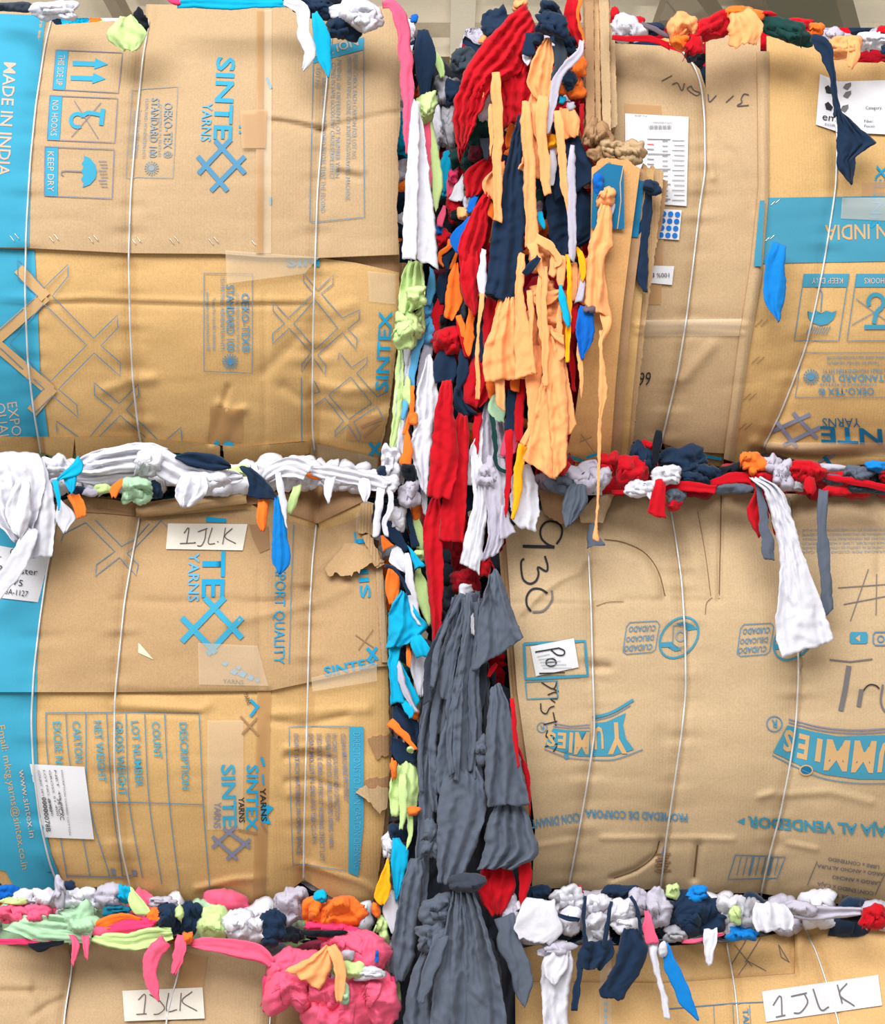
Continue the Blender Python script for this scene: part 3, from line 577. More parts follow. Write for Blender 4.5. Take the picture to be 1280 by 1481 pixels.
# ================================================================== middle left bale
ML = Bale('middle left bale with taped 1.JLK note and printed lot table', 715, 1318, 0.115,
          [[(92, 700), (78, 770), (67, 830), (57, 900), (49, 970), (45, 1040), (48, 1110), (58, 1190), (72, 1250), (92, 1300)],
           [(207, 700), (202, 750), (192, 800), (180, 870), (172, 950), (166, 1010), (165, 1090), (168, 1160), (176, 1230), (190, 1290)],
           [(462, 690), (458, 756), (452, 810), (448, 880), (446, 960), (444, 1040), (442, 1120), (440, 1200), (439, 1275)]],
          creases=[([(165, 868), (250, 872), (330, 868), (410, 872)], 0.004, 6), ([(330, 900), (420, 880), (448, 872)], -0.005, 8), ([(320, 880), (440, 866)], 0.003, 6), ([(449, 850), (480, 820), (500, 800)], 0.007, 9), ([(449, 872), (500, 850)], -0.006, 10),
                   ([(420, 770), (450, 790)], -0.006, 8), ([(425, 850), (446, 853)], 0.006, 5), ([(458, 757), (480, 775), (475, 790)], 0.006, 8), ([(170, 1000), (250, 1002), (390, 1000)], 0.004, 4), ([(170, 1018), (290, 1026), (300, 1020)], -0.005, 8), ([(170, 1030), (290, 1034)], 0.004, 4),
                   ([(390, 1042), (440, 1050), (500, 1035)], 0.005, 6), ([(400, 1032), (530, 1026)], -0.005, 8), ([(415, 1095), (445, 1092), (480, 1098)], 0.006, 5), ([(415, 1082), (470, 1080)], -0.005, 6), ([(415, 1130), (450, 1128), (490, 1140)], 0.005, 5), ([(420, 1150), (480, 1160)], -0.004, 7),
                   ([(385, 1060), (386, 1180), (384, 1300)], 0.003, 6), ([(285, 1285), (340, 1272), (380, 1270)], -0.005, 5), ([(440, 1290), (500, 1270), (540, 1282)], 0.0, 1), ([(440, 1250), (520, 1275), (545, 1290)], -0.006, 5), ([(375, 830), (378, 990)], 0.003, 5)], seed=17, edge=(570, 20, 0.03))
MLc = ML.core(XL - 500, 586, 738, 1332, CM_L, back=1.12)
ml1 = ML.panel([(XL, 740), (60, 738), (110, 716), (200, 728), (350, 706), (440, 716), (530, 722)], [(XL, 1001), (165, 1001), (390, 999), (450, 986), (548, 964), (562, 963)],
               R=[(530, 722), (541, 790), (556, 840), (560, 900), (562, 963)], off=-0.009, mat=KRAFTM, step=4.5, jag={'R': 2}, label='upper carton sheet with taped note')
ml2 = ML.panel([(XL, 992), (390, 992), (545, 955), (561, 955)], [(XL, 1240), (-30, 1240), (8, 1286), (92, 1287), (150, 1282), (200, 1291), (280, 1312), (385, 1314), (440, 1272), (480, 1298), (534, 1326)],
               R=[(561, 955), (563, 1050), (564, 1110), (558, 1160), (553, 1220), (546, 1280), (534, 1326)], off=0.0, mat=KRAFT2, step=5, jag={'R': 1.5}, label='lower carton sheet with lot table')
ML.panel([(560, 960), (566, 960)], [(536, 1322), (545, 1326)], L=[(560, 960), (562, 1100), (553, 1220), (536, 1322)], R=[(566, 960), (567, 1100), (560, 1220), (545, 1326)], off=0.016, mat=EDGE, name='cardboard_edge', jag={'R': 2})
# folded-over flaps along the top edge
ML.panel([(196, 730), (250, 723), (300, 712), (354, 694)], [(197, 747), (245, 743), (300, 735), (357, 728)], off=-0.030, mat=KRAFTM, name='rolled_flap', df=lambda x, y, u, v: -0.014 * np.sin(np.pi * v) + 0.02 * (1 - v) ** 3, jag={'R': 3})
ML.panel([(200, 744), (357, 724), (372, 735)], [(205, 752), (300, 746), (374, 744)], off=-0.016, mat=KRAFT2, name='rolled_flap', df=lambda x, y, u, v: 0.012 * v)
ML.panel([(352, 693), (372, 684)], [(355, 730), (380, 728)], off=-0.02, mat=KRAFTD, name='rolled_flap', jag={'L': 3, 'R': 3})
ML.panel([(112, 700), (150, 697), (206, 684)], [(112, 716), (160, 712), (208, 697)], off=-0.02, mat=EDGE, name='corrugated_flap', th=0.01)
ML.panel([(108, 714), (150, 718), (200, 732)], [(108, 740), (150, 742), (196, 746)], off=-0.012, mat=KRAFTD, name='rolled_flap', df=lambda x, y, u, v: 0.01 * (1 - v))
ML.panel([(430, 716), (444, 694), (462, 690), (470, 692)], [(416, 742), (440, 750), (458, 757), (460, 757)], off=-0.02, mat=KRAFTD, name='gathered_flap', df=lambda x, y, u, v: 0.012 * np.sin(7 * u) * (1 - v))
ML.panel([(468, 692), (500, 705), (530, 716)], [(459, 757), (490, 742), (532, 722)], off=-0.022, mat=KRAFTD, name='gathered_flap', df=lambda x, y, u, v: -0.014 * np.sin(np.pi * u) * (1 - v))
ML.panel([(460, 756), (490, 741), (530, 720)], [(464, 770), (500, 762), (534, 748)], off=-0.018, mat=KRAFT2, name='gathered_flap', df=lambda x, y, u, v: 0.012 * v)
ML.panel([(416, 742), (458, 756)], [(418, 756), (456, 768)], off=-0.016, mat=KRAFT2, name='gathered_flap', df=lambda x, y, u, v: 0.010 * v)
# torn corner beside the white straps
ML.panel([(522, 722), (541, 728)], [(518, 770), (541, 775)], off=-0.02, mat=EDGE, name='torn_corner', jag={'R': 3, 'B': 3})
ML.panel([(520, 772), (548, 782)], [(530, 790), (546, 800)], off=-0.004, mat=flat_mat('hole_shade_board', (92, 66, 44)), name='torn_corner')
ML.panel([(470, 822), (500, 785), (540, 790), (552, 808)], [(474, 832), (505, 832), (530, 818), (556, 812)], off=-0.022, mat=KRAFTM, name='torn_corner', jag={'B': 5, 'T': 2}, df=lambda x, y, u, v: -0.008 * v)
ML.panel([(524, 775), (534, 772)], [(545, 822), (556, 816)], off=-0.028, mat=EDGE, name='torn_corner', jag={'L': 4, 'R': 4})
ML.panel([(541, 790), (552, 800)], [(552, 958), (561, 958)], off=-0.014, mat=KRAFT, name='torn_corner', jag={'L': 2})
ML.panel([(532, 1068), (562, 1062)], [(545, 1098), (563, 1092)], off=-0.006, mat=KRAFTD, name='torn_tear', jag={'T': 4, 'B': 3})
ML.panel([(514, 1146), (526, 1138), (562, 1140)], [(530, 1156), (548, 1176), (560, 1168)], off=-0.010, mat=KRAFT, name='torn_tear', jag={'T': 4, 'B': 3}, df=lambda x, y, u, v: -0.006 * v)
ML.panel([(528, 1128), (562, 1122)], [(528, 1140), (562, 1142)], off=-0.003, mat=KRAFTD, name='torn_tear', jag={'T': 3})
ML.panel([(200, 930), (203, 932)], [(200, 944), (222, 954)], off=-0.0105, mat=flat_mat('ink_tear', (226, 206, 180)), name='torn_tear', jag={'L': 2})
for i, (a, b) in enumerate(((742, 1300), (748, 1290), (757, 1274))): ML.wire(i, a, b)
ML.decal([(286, 930), (372, 934), (388, 992), (288, 990)], -0.012, TAPE, 'packing_tape'); ML.decal([(372, 996), (392, 996), (384, 1300), (366, 1300)], -0.0025, TAPEB, 'packing_tape'); ML.decal([(300, 1042), (352, 1042), (352, 1200), (300, 1200)], -0.0025, TAPE, 'packing_tape')
ML.decal([(450, 980), (545, 958), (545, 985), (452, 1000)], -0.0115, TAPE, 'packing_tape'); ML.decal([(514, 728), (521, 728), (521, 770), (515, 768)], -0.012, TAPE, 'packing_tape')
p = Print(ML, -0.009, ml1)
p.strip([(XL, 740), (XL, 1001)], [(84, 742), (78, 775), (68, 835), (60, 890), (54, 950), (53, 1001)], 'blue', 46, 20)
c1 = lambda L: [(x / 5.333, 640 + y / 5.333) for x, y in L]
for L in ([(470, 760), (488, 703), (660, 615), (885, 838), (745, 940), (735, 1030), (920, 885), (1050, 1025), (1065, 940), (980, 850), (1065, 785), (1240, 600), (1300, 660)], [(735, 595), (938, 800), (1050, 735), (1150, 625)]): p.line(c1(L), 1.1, 'line')
p.poly([(298, 747), (327, 750), (327, 756), (298, 755)], 'cyan', 0); p.text('TE', (294, 797), (292, 864), 31, 'cyan', up=(1, 0), bold=.02); p.text('YARNS', (273, 799), (272, 870), 15, 'bluetint', bold=.01)
lattice(p, [((296, 864), (350, 923)), ((325, 864), (263, 928)), ((350, 893), (300, 946)), ((263, 893), (312, 944))], 8.5, 'blue')
p.text('EXPORT QUALITY', (398, 808), (396, 960), 15, 'cyan', up=(1, 0)); p.line([(425, 758), (422, 830), (418, 960)], 1, 'line')
p.text('SINT', (536, 864), (526, 768), 14, 'cyan', up=(-1, .1), bold=.02); p.text('SINTEX', (470, 978), (548, 963), 13, 'cyan', bold=.02)
p.line([(531, 937), (546, 954)], 4.5, 'cyan'); p.line([(545, 936), (532, 956)], 4.5, 'cyan'); p.line([(514, 918), (540, 936)], 1.5, 'dirt'); p.line([(518, 940), (540, 910)], 1.5, 'dirt')
for x, y, a in ((325, 960, 5), (338, 972, 6), (350, 975, 7), (362, 980, 6), (345, 966, 4), (372, 984, 4)): p.poly([(x - a, y), (x, y - a * .7), (x + a, y - 1), (x + a * .3, y + a * .8)], 'bluetint', 0)
p.text('YARNS', (322, 988), (352, 990), 6, 'black'); p.poly([(360, 758), (388, 762), (390, 794), (376, 800), (366, 780)], 'dirt', 0)
p.build()
p = Print(ML, 0.0, ml2, lift=0.0028)
p.strip([(XL, 995), (XL, 1240)], [(53, 1000), (52, 1050), (55, 1120), (62, 1180), (75, 1240), (84, 1262)], 'blue', 40, 18); p.poly([(-40, 1238), (76, 1240), (94, 1286), (22, 1286), (8, 1260), (-40, 1250)], 'blue', 12)
TX = [[(66, 1031), (70, 1107), (97, 1270)], [(95, 1031), (101, 1104), (130, 1267)], [(124, 1031), (128, 1156), (159, 1268)], [(154, 1031), (163, 1160), (178, 1268)], [(182, 1031), (187, 1160), (206, 1270)], [(209, 1032), (216, 1162), (234, 1279)], [(238, 1032), (245, 1162), (260, 1286)], [(288, 1032), (294, 1163), (304, 1294)]]
for L in TX: p.line(L, 1.3, 'line', sm=True)
p.line([(66, 1031), (180, 1030), (288, 1032)], 1.3, 'line'); p.line([(124, 1160), (210, 1161), (294, 1164)], 1.3, 'line'); p.line([(97, 1267), (176, 1269), (190, 1266)], 2, 'purple')
for t, a, b in (('EXCISE NO', (76, 1044), (81, 1116)), ('CARTON', (104, 1043), (109, 1103)), ('NET WEIGHT', (135, 1043), (143, 1131)), ('GROSS WEIGHT', (165, 1043), (172, 1151)), ('LOT NUMBER', (189, 1043), (196, 1138)), ('COUNT', (219, 1044), (223, 1097)), ('DESCRIPTION', (259, 1045), (263, 1142))): p.text(t, a, b, 11, 'blue', bold=.006)
p.text('www.sintex.in', (27, 1114), (43, 1212), 9, 'light'); p.text('Email: mktg.yarns@sintex.co.in', (-3, 1050), (32, 1258), 10, 'kraft')
p.text('SINTE', (320, 1106), (323, 1196), 19, 'blue', bold=.022); p.text('YARNS', (310, 1160), (309, 1198), 10, 'purple', bold=.01)
lattice(p, [((323, 1198), (362, 1226)), ((342, 1194), (307, 1226)), ((362, 1214), (328, 1243)), ((307, 1210), (343, 1243))], 5, 'purple')
p.text('SINTEX', (357, 1106), (356, 1202), 16, 'cyan', bold=.02); p.text('YARNS', (345, 1153), (346, 1190), 8, 'black', bold=.02); p.text('YARNS', (376, 1140), (378, 1188), 8, 'black', bold=.02)
p.line([(378, 1095), (382, 1108)], 4, 'cyan'); p.line([(380, 1120), (381, 1135)], 3, 'cyan'); p.poly([(378, 1160), (396, 1168), (386, 1180), (392, 1192), (378, 1190)], 'cyan', 0); p.line([(362, 1012), (374, 1024)], 4, 'cyan'); p.line([(374, 1020), (362, 1036)], 4, 'cyan'); p.text('YARNS', (352, 1004), (358, 1020), 6, 'black')
for a, b in (((348, 1036), (374, 1064)), ((372, 1038), (350, 1062)), ((378, 1190), (386, 1204)), ((344, 1200), (372, 1206))): p.line([a, b], 3, 'dirt')
p.strip([(505, 1051), (505, 1160), (504, 1262)], [(526, 1051), (526, 1120), (526, 1190), (518, 1268)], 'blue', 24, 4); p.text('DIRECTIONS TO YARN CARTON OPENING', (511, 1059), (512, 1256), 10, 'bluetint')
p.line([(505, 1051), (460, 1050), (418, 1051), (420, 1150), (424, 1252), (440, 1250), (502, 1260)], 1, 'line')
for x, y1, t in ((493, 1160, 'CLEAN MACHINE PROPERLY'), (480, 1186, 'IN CASE YOU HAVE ADD DIRECTION'), (471, 1226, 'PLEASE PRODUCE LABEL BEFORE USING YARN'), (458, 1246, 'DEDICATE CREEL WITHOUT KEEPING STRICT LOT'), (446, 1220, 'DONT MIX LOT IN ONE KNITTED CLOTH'), (425, 1236, 'DONT STACK MATERIAL IN OPEN SPACE')): p.text(t, (x, 1061), (x + 5, y1), 6.5, 'purple', up=(1, 0), bold=.01)
for x, y in ((160, 1260), (190, 1262)): p.poly([(x, y - 4), (x + 7, y - 3), (x + 8, y + 5), (x + 2, y + 5)], 'purple', 0)
p.build()
lab = ML.decal([(-60, 778), (73, 803), (55, 871), (-60, 858)], -0.0125, ink('paper'), 'paper_label'); lab['label'] = 'white handwritten paper label'
p = Print(ML, -0.0125, lab, 'handwriting', 0.0014)
p.text('Cotton', (14, 802), (48, 806), 9, 'black'); p.text('Polyester', (-4, 826), (54, 832), 9, 'black'); p.text('175', (14, 845), (32, 848), 9, 'black'); p.text('23A-1127', (2, 858), (40, 863), 8, 'black'); p.line([(-20, 806), (2, 805)], 1, 'greyink'); p.line([(-20, 822), (12, 825)], .8, 'greyink'); p.build()
lab = ML.decal([(43, 1105), (122, 1109), (136, 1214), (63, 1211)], -0.005, ink('paper'), 'paper_label'); lab['label'] = 'white printed lot sticker'
p = Print(ML, -0.005, lab, 'small_print', 0.0014)
for k, t in enumerate(('COUNT 34/1 CARDED', 'LOT NO. 00000', 'GROSS 51.400', 'NET 48.980')): p.text(t, (54 + k * 8, 1114), (66 + k * 8, 1180), 3.2, 'greyink', up=(1, 0))
p.text('00000078B', (60, 1153), (67, 1203), 6.5, 'black', up=(1, 0)); p.text('34/1CXC', (82, 1155), (87, 1186), 6, 'black', up=(1, 0)); p.text('48.980', (68, 1154), (72, 1174), 4, 'black', up=(1, 0)); p.text('DESCRIPTION COMBED COTTON', (88, 1114), (100, 1208), 2.6, 'greyink', up=(1, 0)); p.build()
lab = ML.decal([(243, 757), (358, 758), (351, 796), (240, 794)], -0.0125, ink('tapepaper'), 'paper_note'); lab['label'] = 'masking tape note reading 1.JLK'
p = Print(ML, -0.0125, lab, 'handwriting', 0.0014)
p.strokes([[(266, 771), (273, 763), (270, 785)], [(260, 786), (282, 785)], [(281, 784), (283, 785)], [(286, 769), (300, 764)], [(298, 766), (296, 780), (291, 789), (285, 789)], [(307, 763), (301, 785), (311, 786)], [(314, 783), (316, 784)], [(326, 763), (322, 787)], [(336, 764), (325, 776), (341, 786)]], 1.3, 'pencil'); p.build()

# ================================================================== lower left bale
LL = Bale('lower left bale with a creased plain carton and 1JLK tape note', 1352, 1972, 0.11,
          [[(106, 1372), (103, 1410), (96, 1450), (92, 1481), (88, 1600), (90, 1960)], [(262, 1372), (258, 1410), (245, 1450), (240, 1481), (236, 1600), (240, 1960)], [(398, 1400), (393, 1450), (390, 1481), (386, 1600), (390, 1960)]],
          creases=[([(0, 1434), (48, 1434)], 0.006, 4), ([(48, 1434), (100, 1430)], 0.004, 7), ([(48, 1470), (70, 1454), (92, 1444)], 0.006, 5), ([(40, 1425), (52, 1470), (50, 1540)], -0.004, 8), ([(165, 1395), (190, 1418), (240, 1425)], 0.006, 9), ([(120, 1500), (300, 1510)], 0.004, 8), ([(0, 1420), (40, 1420)], -0.004, 8), ([(262, 1378), (296, 1384), (298, 1430)], 0.004, 5)], seed=29, edge=(575, 22, 0.03))
LL.core(XL - 500, 586, 1366, 1978, CM_P, back=1.1)
LL.panel([(XL, 1368), (98, 1363)], [(XL, 1958), (90, 1958)], R=[(98, 1363), (104, 1400), (97, 1450), (92, 1481), (89, 1600), (90, 1958)], off=-0.008, mat=KRAFT, step=7)
ll2 = LL.panel([(100, 1368), (112, 1362), (210, 1358), (300, 1372), (384, 1392)], [(92, 1958), (388, 1958)], L=[(100, 1368), (106, 1400), (99, 1450), (94, 1481), (91, 1600), (92, 1958)], R=[(384, 1392), (392, 1430), (388, 1481), (386, 1600), (388, 1958)], off=-0.006, mat=KRAFT, step=6)
LL.panel([(390, 1430), (470, 1436), (560, 1440)], [(392, 1958), (562, 1958)], off=0.004, mat=KRAFTD, step=8)
for i in range(3): LL.wire(i)
LL.decal([(264, 1376), (300, 1384), (294, 1430), (258, 1428)], -0.0085, TAPEB, 'packing_tape')
lab = LL.decal([(177, 1433), (293, 1428), (296, 1473), (180, 1477)], -0.0125, ink('tapepaper'), 'paper_note'); lab['label'] = 'white tape note reading 1JLK'
p = Print(LL, -0.0125, lab, 'handwriting', 0.0014)
p.strokes([[(200, 1446), (210, 1438), (208, 1466)], [(197, 1467), (212, 1466)], [(216, 1438), (232, 1448)], [(230, 1446), (238, 1458), (230, 1466), (222, 1467)], [(244, 1436), (241, 1462), (256, 1460)], [(262, 1436), (260, 1462)], [(278, 1434), (263, 1448), (285, 1462)]], 1.3, 'pencil'); p.build()

# ================================================================== upper right bale
UR = Bale('upper right bale in upside-down yarn cartons with torn corner', 42, 672, 0.125,
          [[(970, 60), (1000, 85), (1014, 120), (1019, 170), (1020, 250), (1013, 290), (1004, 370), (993, 460), (980, 540), (966, 600), (954, 650)],
           [(1196, 70), (1206, 130), (1211, 200), (1209, 270), (1203, 310), (1192, 380), (1180, 440), (1166, 500), (1148, 550), (1128, 600), (1102, 650)]],
          creases=[([(920, 470), (1000, 468), (1075, 470)], -0.006, 5), ([(920, 480), (1000, 478), (1074, 482)], -0.004, 4), ([(1040, 210), (1060, 225), (1090, 300)], 0.005, 10), ([(985, 550), (1000, 535), (1030, 500)], -0.005, 9), ([(1024, 225), (1030, 255)], -0.007, 7), ([(1090, 640), (1150, 650), (1240, 645)], -0.006, 8), ([(1090, 655), (1180, 664), (1280, 655)], 0.006, 6), ([(1110, 620), (1160, 610)], -0.004, 9), ([(890, 330), (960, 325)], 0.003, 9), ([(1100, 540), (1300, 540)], 0.003, 14), ([(900, 95), (930, 85), (955, 80)], 0.005, 8)], seed=41)
UR.core(672, XR + 460, 40, 698, CM_R, back=1.1, ramp=(862, 800, 0.06))
ur1 = UR.panel([(880, 62), (955, 66), (990, 78), (1012, 100), (1021, 128)], [(905, 640), (930, 638), (954, 640)], R=[(1021, 128), (1021, 200), (1018, 280), (992, 480), (968, 600), (954, 640)], off=-0.006, mat=KRAFT, step=5, label='plain carton sheet left of the strap')
ur2 = UR.panel([(1021, 50), (1060, 47), (1100, 50)], [(955, 640), (990, 652), (1047, 656)], L=[(1021, 50), (1021, 200), (1018, 280), (992, 480), (968, 600), (955, 640)], R=[(1100, 50), (1098, 280), (1086, 380), (1070, 480), (1056, 600), (1047, 656)], off=-0.008, mat=KRAFT, step=5, label='plain carton sheet right of the strap')
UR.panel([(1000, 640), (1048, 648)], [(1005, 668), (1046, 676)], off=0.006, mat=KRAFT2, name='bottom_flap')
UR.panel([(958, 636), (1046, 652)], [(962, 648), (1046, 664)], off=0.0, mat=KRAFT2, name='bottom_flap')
UR.panel([(1095, 74), (1112, 74)], [(1047, 664), (1062, 668)], L=[(1095, 74), (1097, 270), (1086, 380), (1068, 500), (1054, 610), (1047, 664)], R=[(1112, 74), (1112, 280), (1102, 400), (1085, 500), (1070, 600), (1062, 668)], off=-0.015, mat=KRAFT, name='folded_carton_edge', df=lambda x, y, u, v: -0.006 * np.sin(np.pi * u))
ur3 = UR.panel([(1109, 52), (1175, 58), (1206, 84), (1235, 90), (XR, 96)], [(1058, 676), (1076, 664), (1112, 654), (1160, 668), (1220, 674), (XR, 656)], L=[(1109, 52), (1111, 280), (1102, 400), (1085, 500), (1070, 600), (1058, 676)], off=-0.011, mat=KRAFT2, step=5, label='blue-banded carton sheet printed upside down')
for i in range(2): UR.wire(i, None, None)
UR.decal([(915, 463), (1078, 461), (1074, 486), (915, 486)], -0.0105, TAPE, 'packing_tape'); UR.decal([(942, 345), (960, 345), (956, 440), (936, 440)], -0.0085, TAPEB, 'packing_tape'); UR.decal([(903, 148), (956, 152), (958, 170), (904, 166)], -0.0085, TAPEB, 'packing_tape'); UR.decal([(1104, 640), (1300, 640), (1300, 660), (1110, 656)], -0.0135, TAPE, 'packing_tape')
UR.decal([(1248, 262), (1280, 262), (1280, 284), (1246, 284)], -0.0135, TAPEB, 'packing_tape'); UR.decal([(1218, 286), (1300, 286), (1300, 320), (1216, 316)], -0.0145, TAPE, 'packing_tape')
p = Print(UR, -0.008, ur2)
p.strokes([[(1083, 137), (1076, 136), (1072, 143), (1073, 148), (1066, 153), (1083, 152)], [(1061, 138), (1050, 148)], [(1036, 138), (1026, 147), (1024, 136)]], 1.6, 'pencil'); p.line([(1020, 660), (1044, 664)], 4, 'cyan'); p.build()
p = Print(UR, -0.006, ur1)
p.strokes([[(972, 109), (957, 117)], [(972, 122), (980, 120), (986, 131), (990, 120)], [(1000, 124), (994, 128), (1000, 134), (1008, 138), (1012, 134), (1003, 130), (1000, 124)]], 1.4, 'pencil'); p.text('99', (923, 558), (940, 557), 19, 'black', up=(.12, -1)); p.build()
p = Print(UR, -0.011, ur3)
p.strip([(1111, 286), (1108, 330), (1103, 381)], [(XR, 281), (XR, 330), (XR, 375)], 'mrblue', 16, 50); p.text('MADE IN INDIA', (1362, 322), (1193, 326), 21, 'kraft', up=(0.02, 1), bold=.012)
for x0, x1, t in ((1163, 1228, 'KEEP DRY'), (1239, 1304, 'NO HOOKS')):
    p.poly([(x0, 396), (x1, 396), (x1 - 2, 415), (x0 - 2, 415)], 'mrblue', 0); p.line([(x0, 396), (x0 - 14, 493), (x1 - 15, 493), (x1, 396)], 1.2, 'line'); p.text(t, (x1 - 9, 402), (x0 + 11, 402), 8, 'light', up=(0, 1))
p.poly([(1168, 450), (1175, 452), (1181, 449), (1188, 453), (1195, 449), (1203, 452), (1210, 449), (1206, 461), (1197, 469), (1186, 471), (1175, 467), (1169, 459)], 'mrblue', 0); p.line([(1187, 450), (1189, 424), (1187, 419), (1184, 421)], 1.6, 'line')
for k in range(9): p.line([(1166 + k * 3.6, 484), (1172 + k * 3.6, 472)], 1, 'line')
p.ring(1267, 437, 11, 11, 6, 'mrblue', a0=150, a1=420); p.line([(1276, 444), (1268, 452), (1264, 468)], 6.5, 'mrblue', sm=True); p.line([(1250, 473), (1284, 473)], 6.5, 'mrblue'); p.line([(1238, 432), (1285, 466)], 1, 'line'); p.line([(1232, 470), (1285, 440)], 1, 'line')
p.line([(1160, 510), (1300, 510)], .8, 'line'); p.line([(1150, 575), (1300, 575)], .8, 'line'); p.line([(1160, 510), (1150, 575)], .8, 'line')
p.text('OEKO-TEX ®', (1264, 561), (1183, 561), 10, 'bluegrey', up=(.1, 1), bold=.01); p.text('CONFIDENCE IN TEXTILES', (1268, 554), (1186, 554), 4, 'bluegrey', up=(0, 1)); p.text('STANDARD 100', (1284, 542), (1188, 542), 9.5, 'bluegrey', up=(.1, 1), bold=.012); p.text('15.HIN.70621 HOHENSTEIN HTTI', (1300, 534), (1191, 534), 6, 'bluegrey', up=(.1, 1)); p.text('Tested for harmful substances', (1272, 523), (1196, 523), 5, 'bluegrey', up=(0, 1)); p.text('www.oeko-tex.com/standard100', (1280, 515), (1196, 515), 5, 'bluegrey', up=(0, 1)); p.rosette(1173, 545, 11, 'bluegrey')
p.text('SINTE', (1312, 623), (1186, 617), 22, 'deep', up=(.08, 1), bold=.022); p.text('YARNS', (1244, 605), (1189, 605), 13, 'deep', up=(.05, 1))
lattice(p, [((1147, 597), (1182, 634)), ((1172, 599), (1117, 624)), ((1122, 609), (1153, 647)), ((1186, 618), (1133, 644))], 5.5, 'purple'); p.line([(1184, 668), (1208, 658)], 3, 'purple'); p.line([(1192, 660), (1202, 673)], 5, 'deep'); p.poly([(1180, 670), (1200, 672), (1200, 676), (1182, 675)], 'deep', 0)
p.text('SINTEX', (1272, 330), (1284, 238), 15, 'cyan', up=(-1, 0), bold=.02)
for x, y in ((1092, 468), (1087, 522), (1075, 575), (1069, 618)):
    for k in (0, 8): p.line([(x + k, y + 4), (x + 11 + k, y - 6)], 1.2, 'dirt')
p.build()
staples(UR, -0.011, [(1114, 294), (1106, 346)], dx=8, dy=-7, gap=7, par=ur3)
p = Print(UR, -0.0225, None); p.parent = UR.root; p.name = 'lettering'
p.poly([(1099, 290), (1106, 290), (1101, 385), (1090, 385)], 'mrblue', 14); p.build()
lab = UR.decal([(904, 164), (996, 169), (993, 298), (905, 292)], -0.010, ink('paper'), 'paper_label'); lab['label'] = 'white shipping document with a barcode'
p = Print(UR, -0.010, lab, 'small_print', 0.0014)
for k in range(16): p.line([(939 + k * 2.1, 181), (939 + k * 2.1, 187)], 1.1 if k % 3 else .6, 'greyink')
p.text('CONSIGNMENT NOTE', (942, 178), (972, 179), 2.5, 'greyink'); p.text('SHIP TO', (918, 168), (936, 169), 2.5, 'greyink')
for k in range(13):
    y = 201 + k * 7.2; p.line([(936, y), (936 + (34 if k % 3 == 0 else 10), y + .6)], 1.1, 'red' if k == 1 else 'greyink'); p.line([(958, y + 3), (966, y + 3)], 1, 'greyink'); p.line([(972 + (k % 2) * 3, y + 2), (990, y + 2.4)], .9, 'greyink')
p.build()
lab = UR.decal([(957, 302), (986, 304), (982, 347), (951, 345)], -0.0105, ink('paper'), 'sticker_sheet'); lab['label'] = 'white sheet of round blue stickers'
p = Print(UR, -0.0105, lab, 'sticker_dots', 0.0014)
for r in range(4):
    for c in range(3): p.disc(960 + c * 10 - r * 1.3, 309 + r * 10.2 + c * .5, 3.9, 'dots')
p.build()
lab = UR.decal([(941, 384), (975, 385), (972, 412), (937, 409)], -0.0105, ink('paper'), 'paper_label'); lab['label'] = 'small white sticker printed 100%'
p = Print(UR, -0.0105, lab, 'small_print', 0.0014); p.text('100% B', (968, 395), (942, 395), 6, 'black', up=(0, 1)); p.build()
lab = UR.decal([(1186, 107), (1213, 118), (1210, 190), (1180, 180)], -0.015, ink('paper'), 'paper_label'); lab2 = UR.decal([(1208, 118), (1345, 114), (1345, 197), (1209, 191)], -0.017, ink('paper'), 'paper_label')
lab['label'] = 'white label with grey leaf emblem'; lab2['label'] = 'white label with fibre fields'
p = Print(UR, -0.015, lab, 'label_emblem', 0.0014)
for x, y, a in ((1199, 128, 0), (1199, 152, 1)): p.poly([(x - 6, y - 2), (x - 1, y - 5), (x + 6, y + 3), (x + 3, y + 8), (x - 4, y + 6)], 'black', 0)
p.text('em', (1189, 173), (1210, 176), 10, 'black'); p.text('FOR', (1193, 181), (1208, 183), 3, 'greyink'); p.build()
p = Print(UR, -0.017, lab2, 'label_emblem', 0.0014)
for x, y, a in ((1226, 136, 0), (1222, 156, 1), (1226, 124, 1)): p.poly([(x - 7, y + 3), (x - 3, y - 3), (x + 5, y - 5), (x + 5, y), (x, y + 6)], 'greyink', 0)
p.text('Category:', (1252, 158), (1276, 158), 4.5, 'black'); p.text('Fiber:', (1250, 177), (1264, 177), 4, 'black'); p.text('Pieces:', (1250, 184), (1266, 184), 4, 'black'); p.build()
# torn, layered carton ends at its left corner
for (T, B, L, R, off, m) in (([(846, -25), (858, -25)], [(848, 196), (861, 214)], None, None, -0.075, KRAFTD), ([(858, -25), (866, -25)], [(862, 214), (870, 226)], None, None, -0.060, EDGE), ([(866, -22), (880, -22)], [(872, 186), (884, 196)], None, None, -0.072, KRAFT), ([(880, -10), (889, 40)], [(884, 186), (893, 180)], None, None, -0.055, KRAFT)):
    UR.panel(T, B, L, R, off=off, mat=m, step=4, th=0.05, jag={'B': 6, 'L': 1.5, 'R': 1.5}, name='torn_carton_layer')
for cx, cy, ww, hh, rt in ((856, 190, 20, 46, 10), (872, 200, 30, 44, -20), (884, 212, 42, 30, 15), (905, 222, 46, 30, 5), (872, 225, 44, 26, 30), (922, 214, 26, 26, 0)):
    o = Q(None, 'white', cx, cy, ww, hh, -0.075, rt, name='crumpled_board', jag=.3, fold=6); o.data.materials[0] = KRAFTD if cx < 880 else KRAFT; o.parent = UR.root; [o.pop(k_, None) for k_ in ('category', 'label', 'group')]; [o.__delitem__(k_) for k_ in list(o.keys()) if k_ in ('category','label','group')]
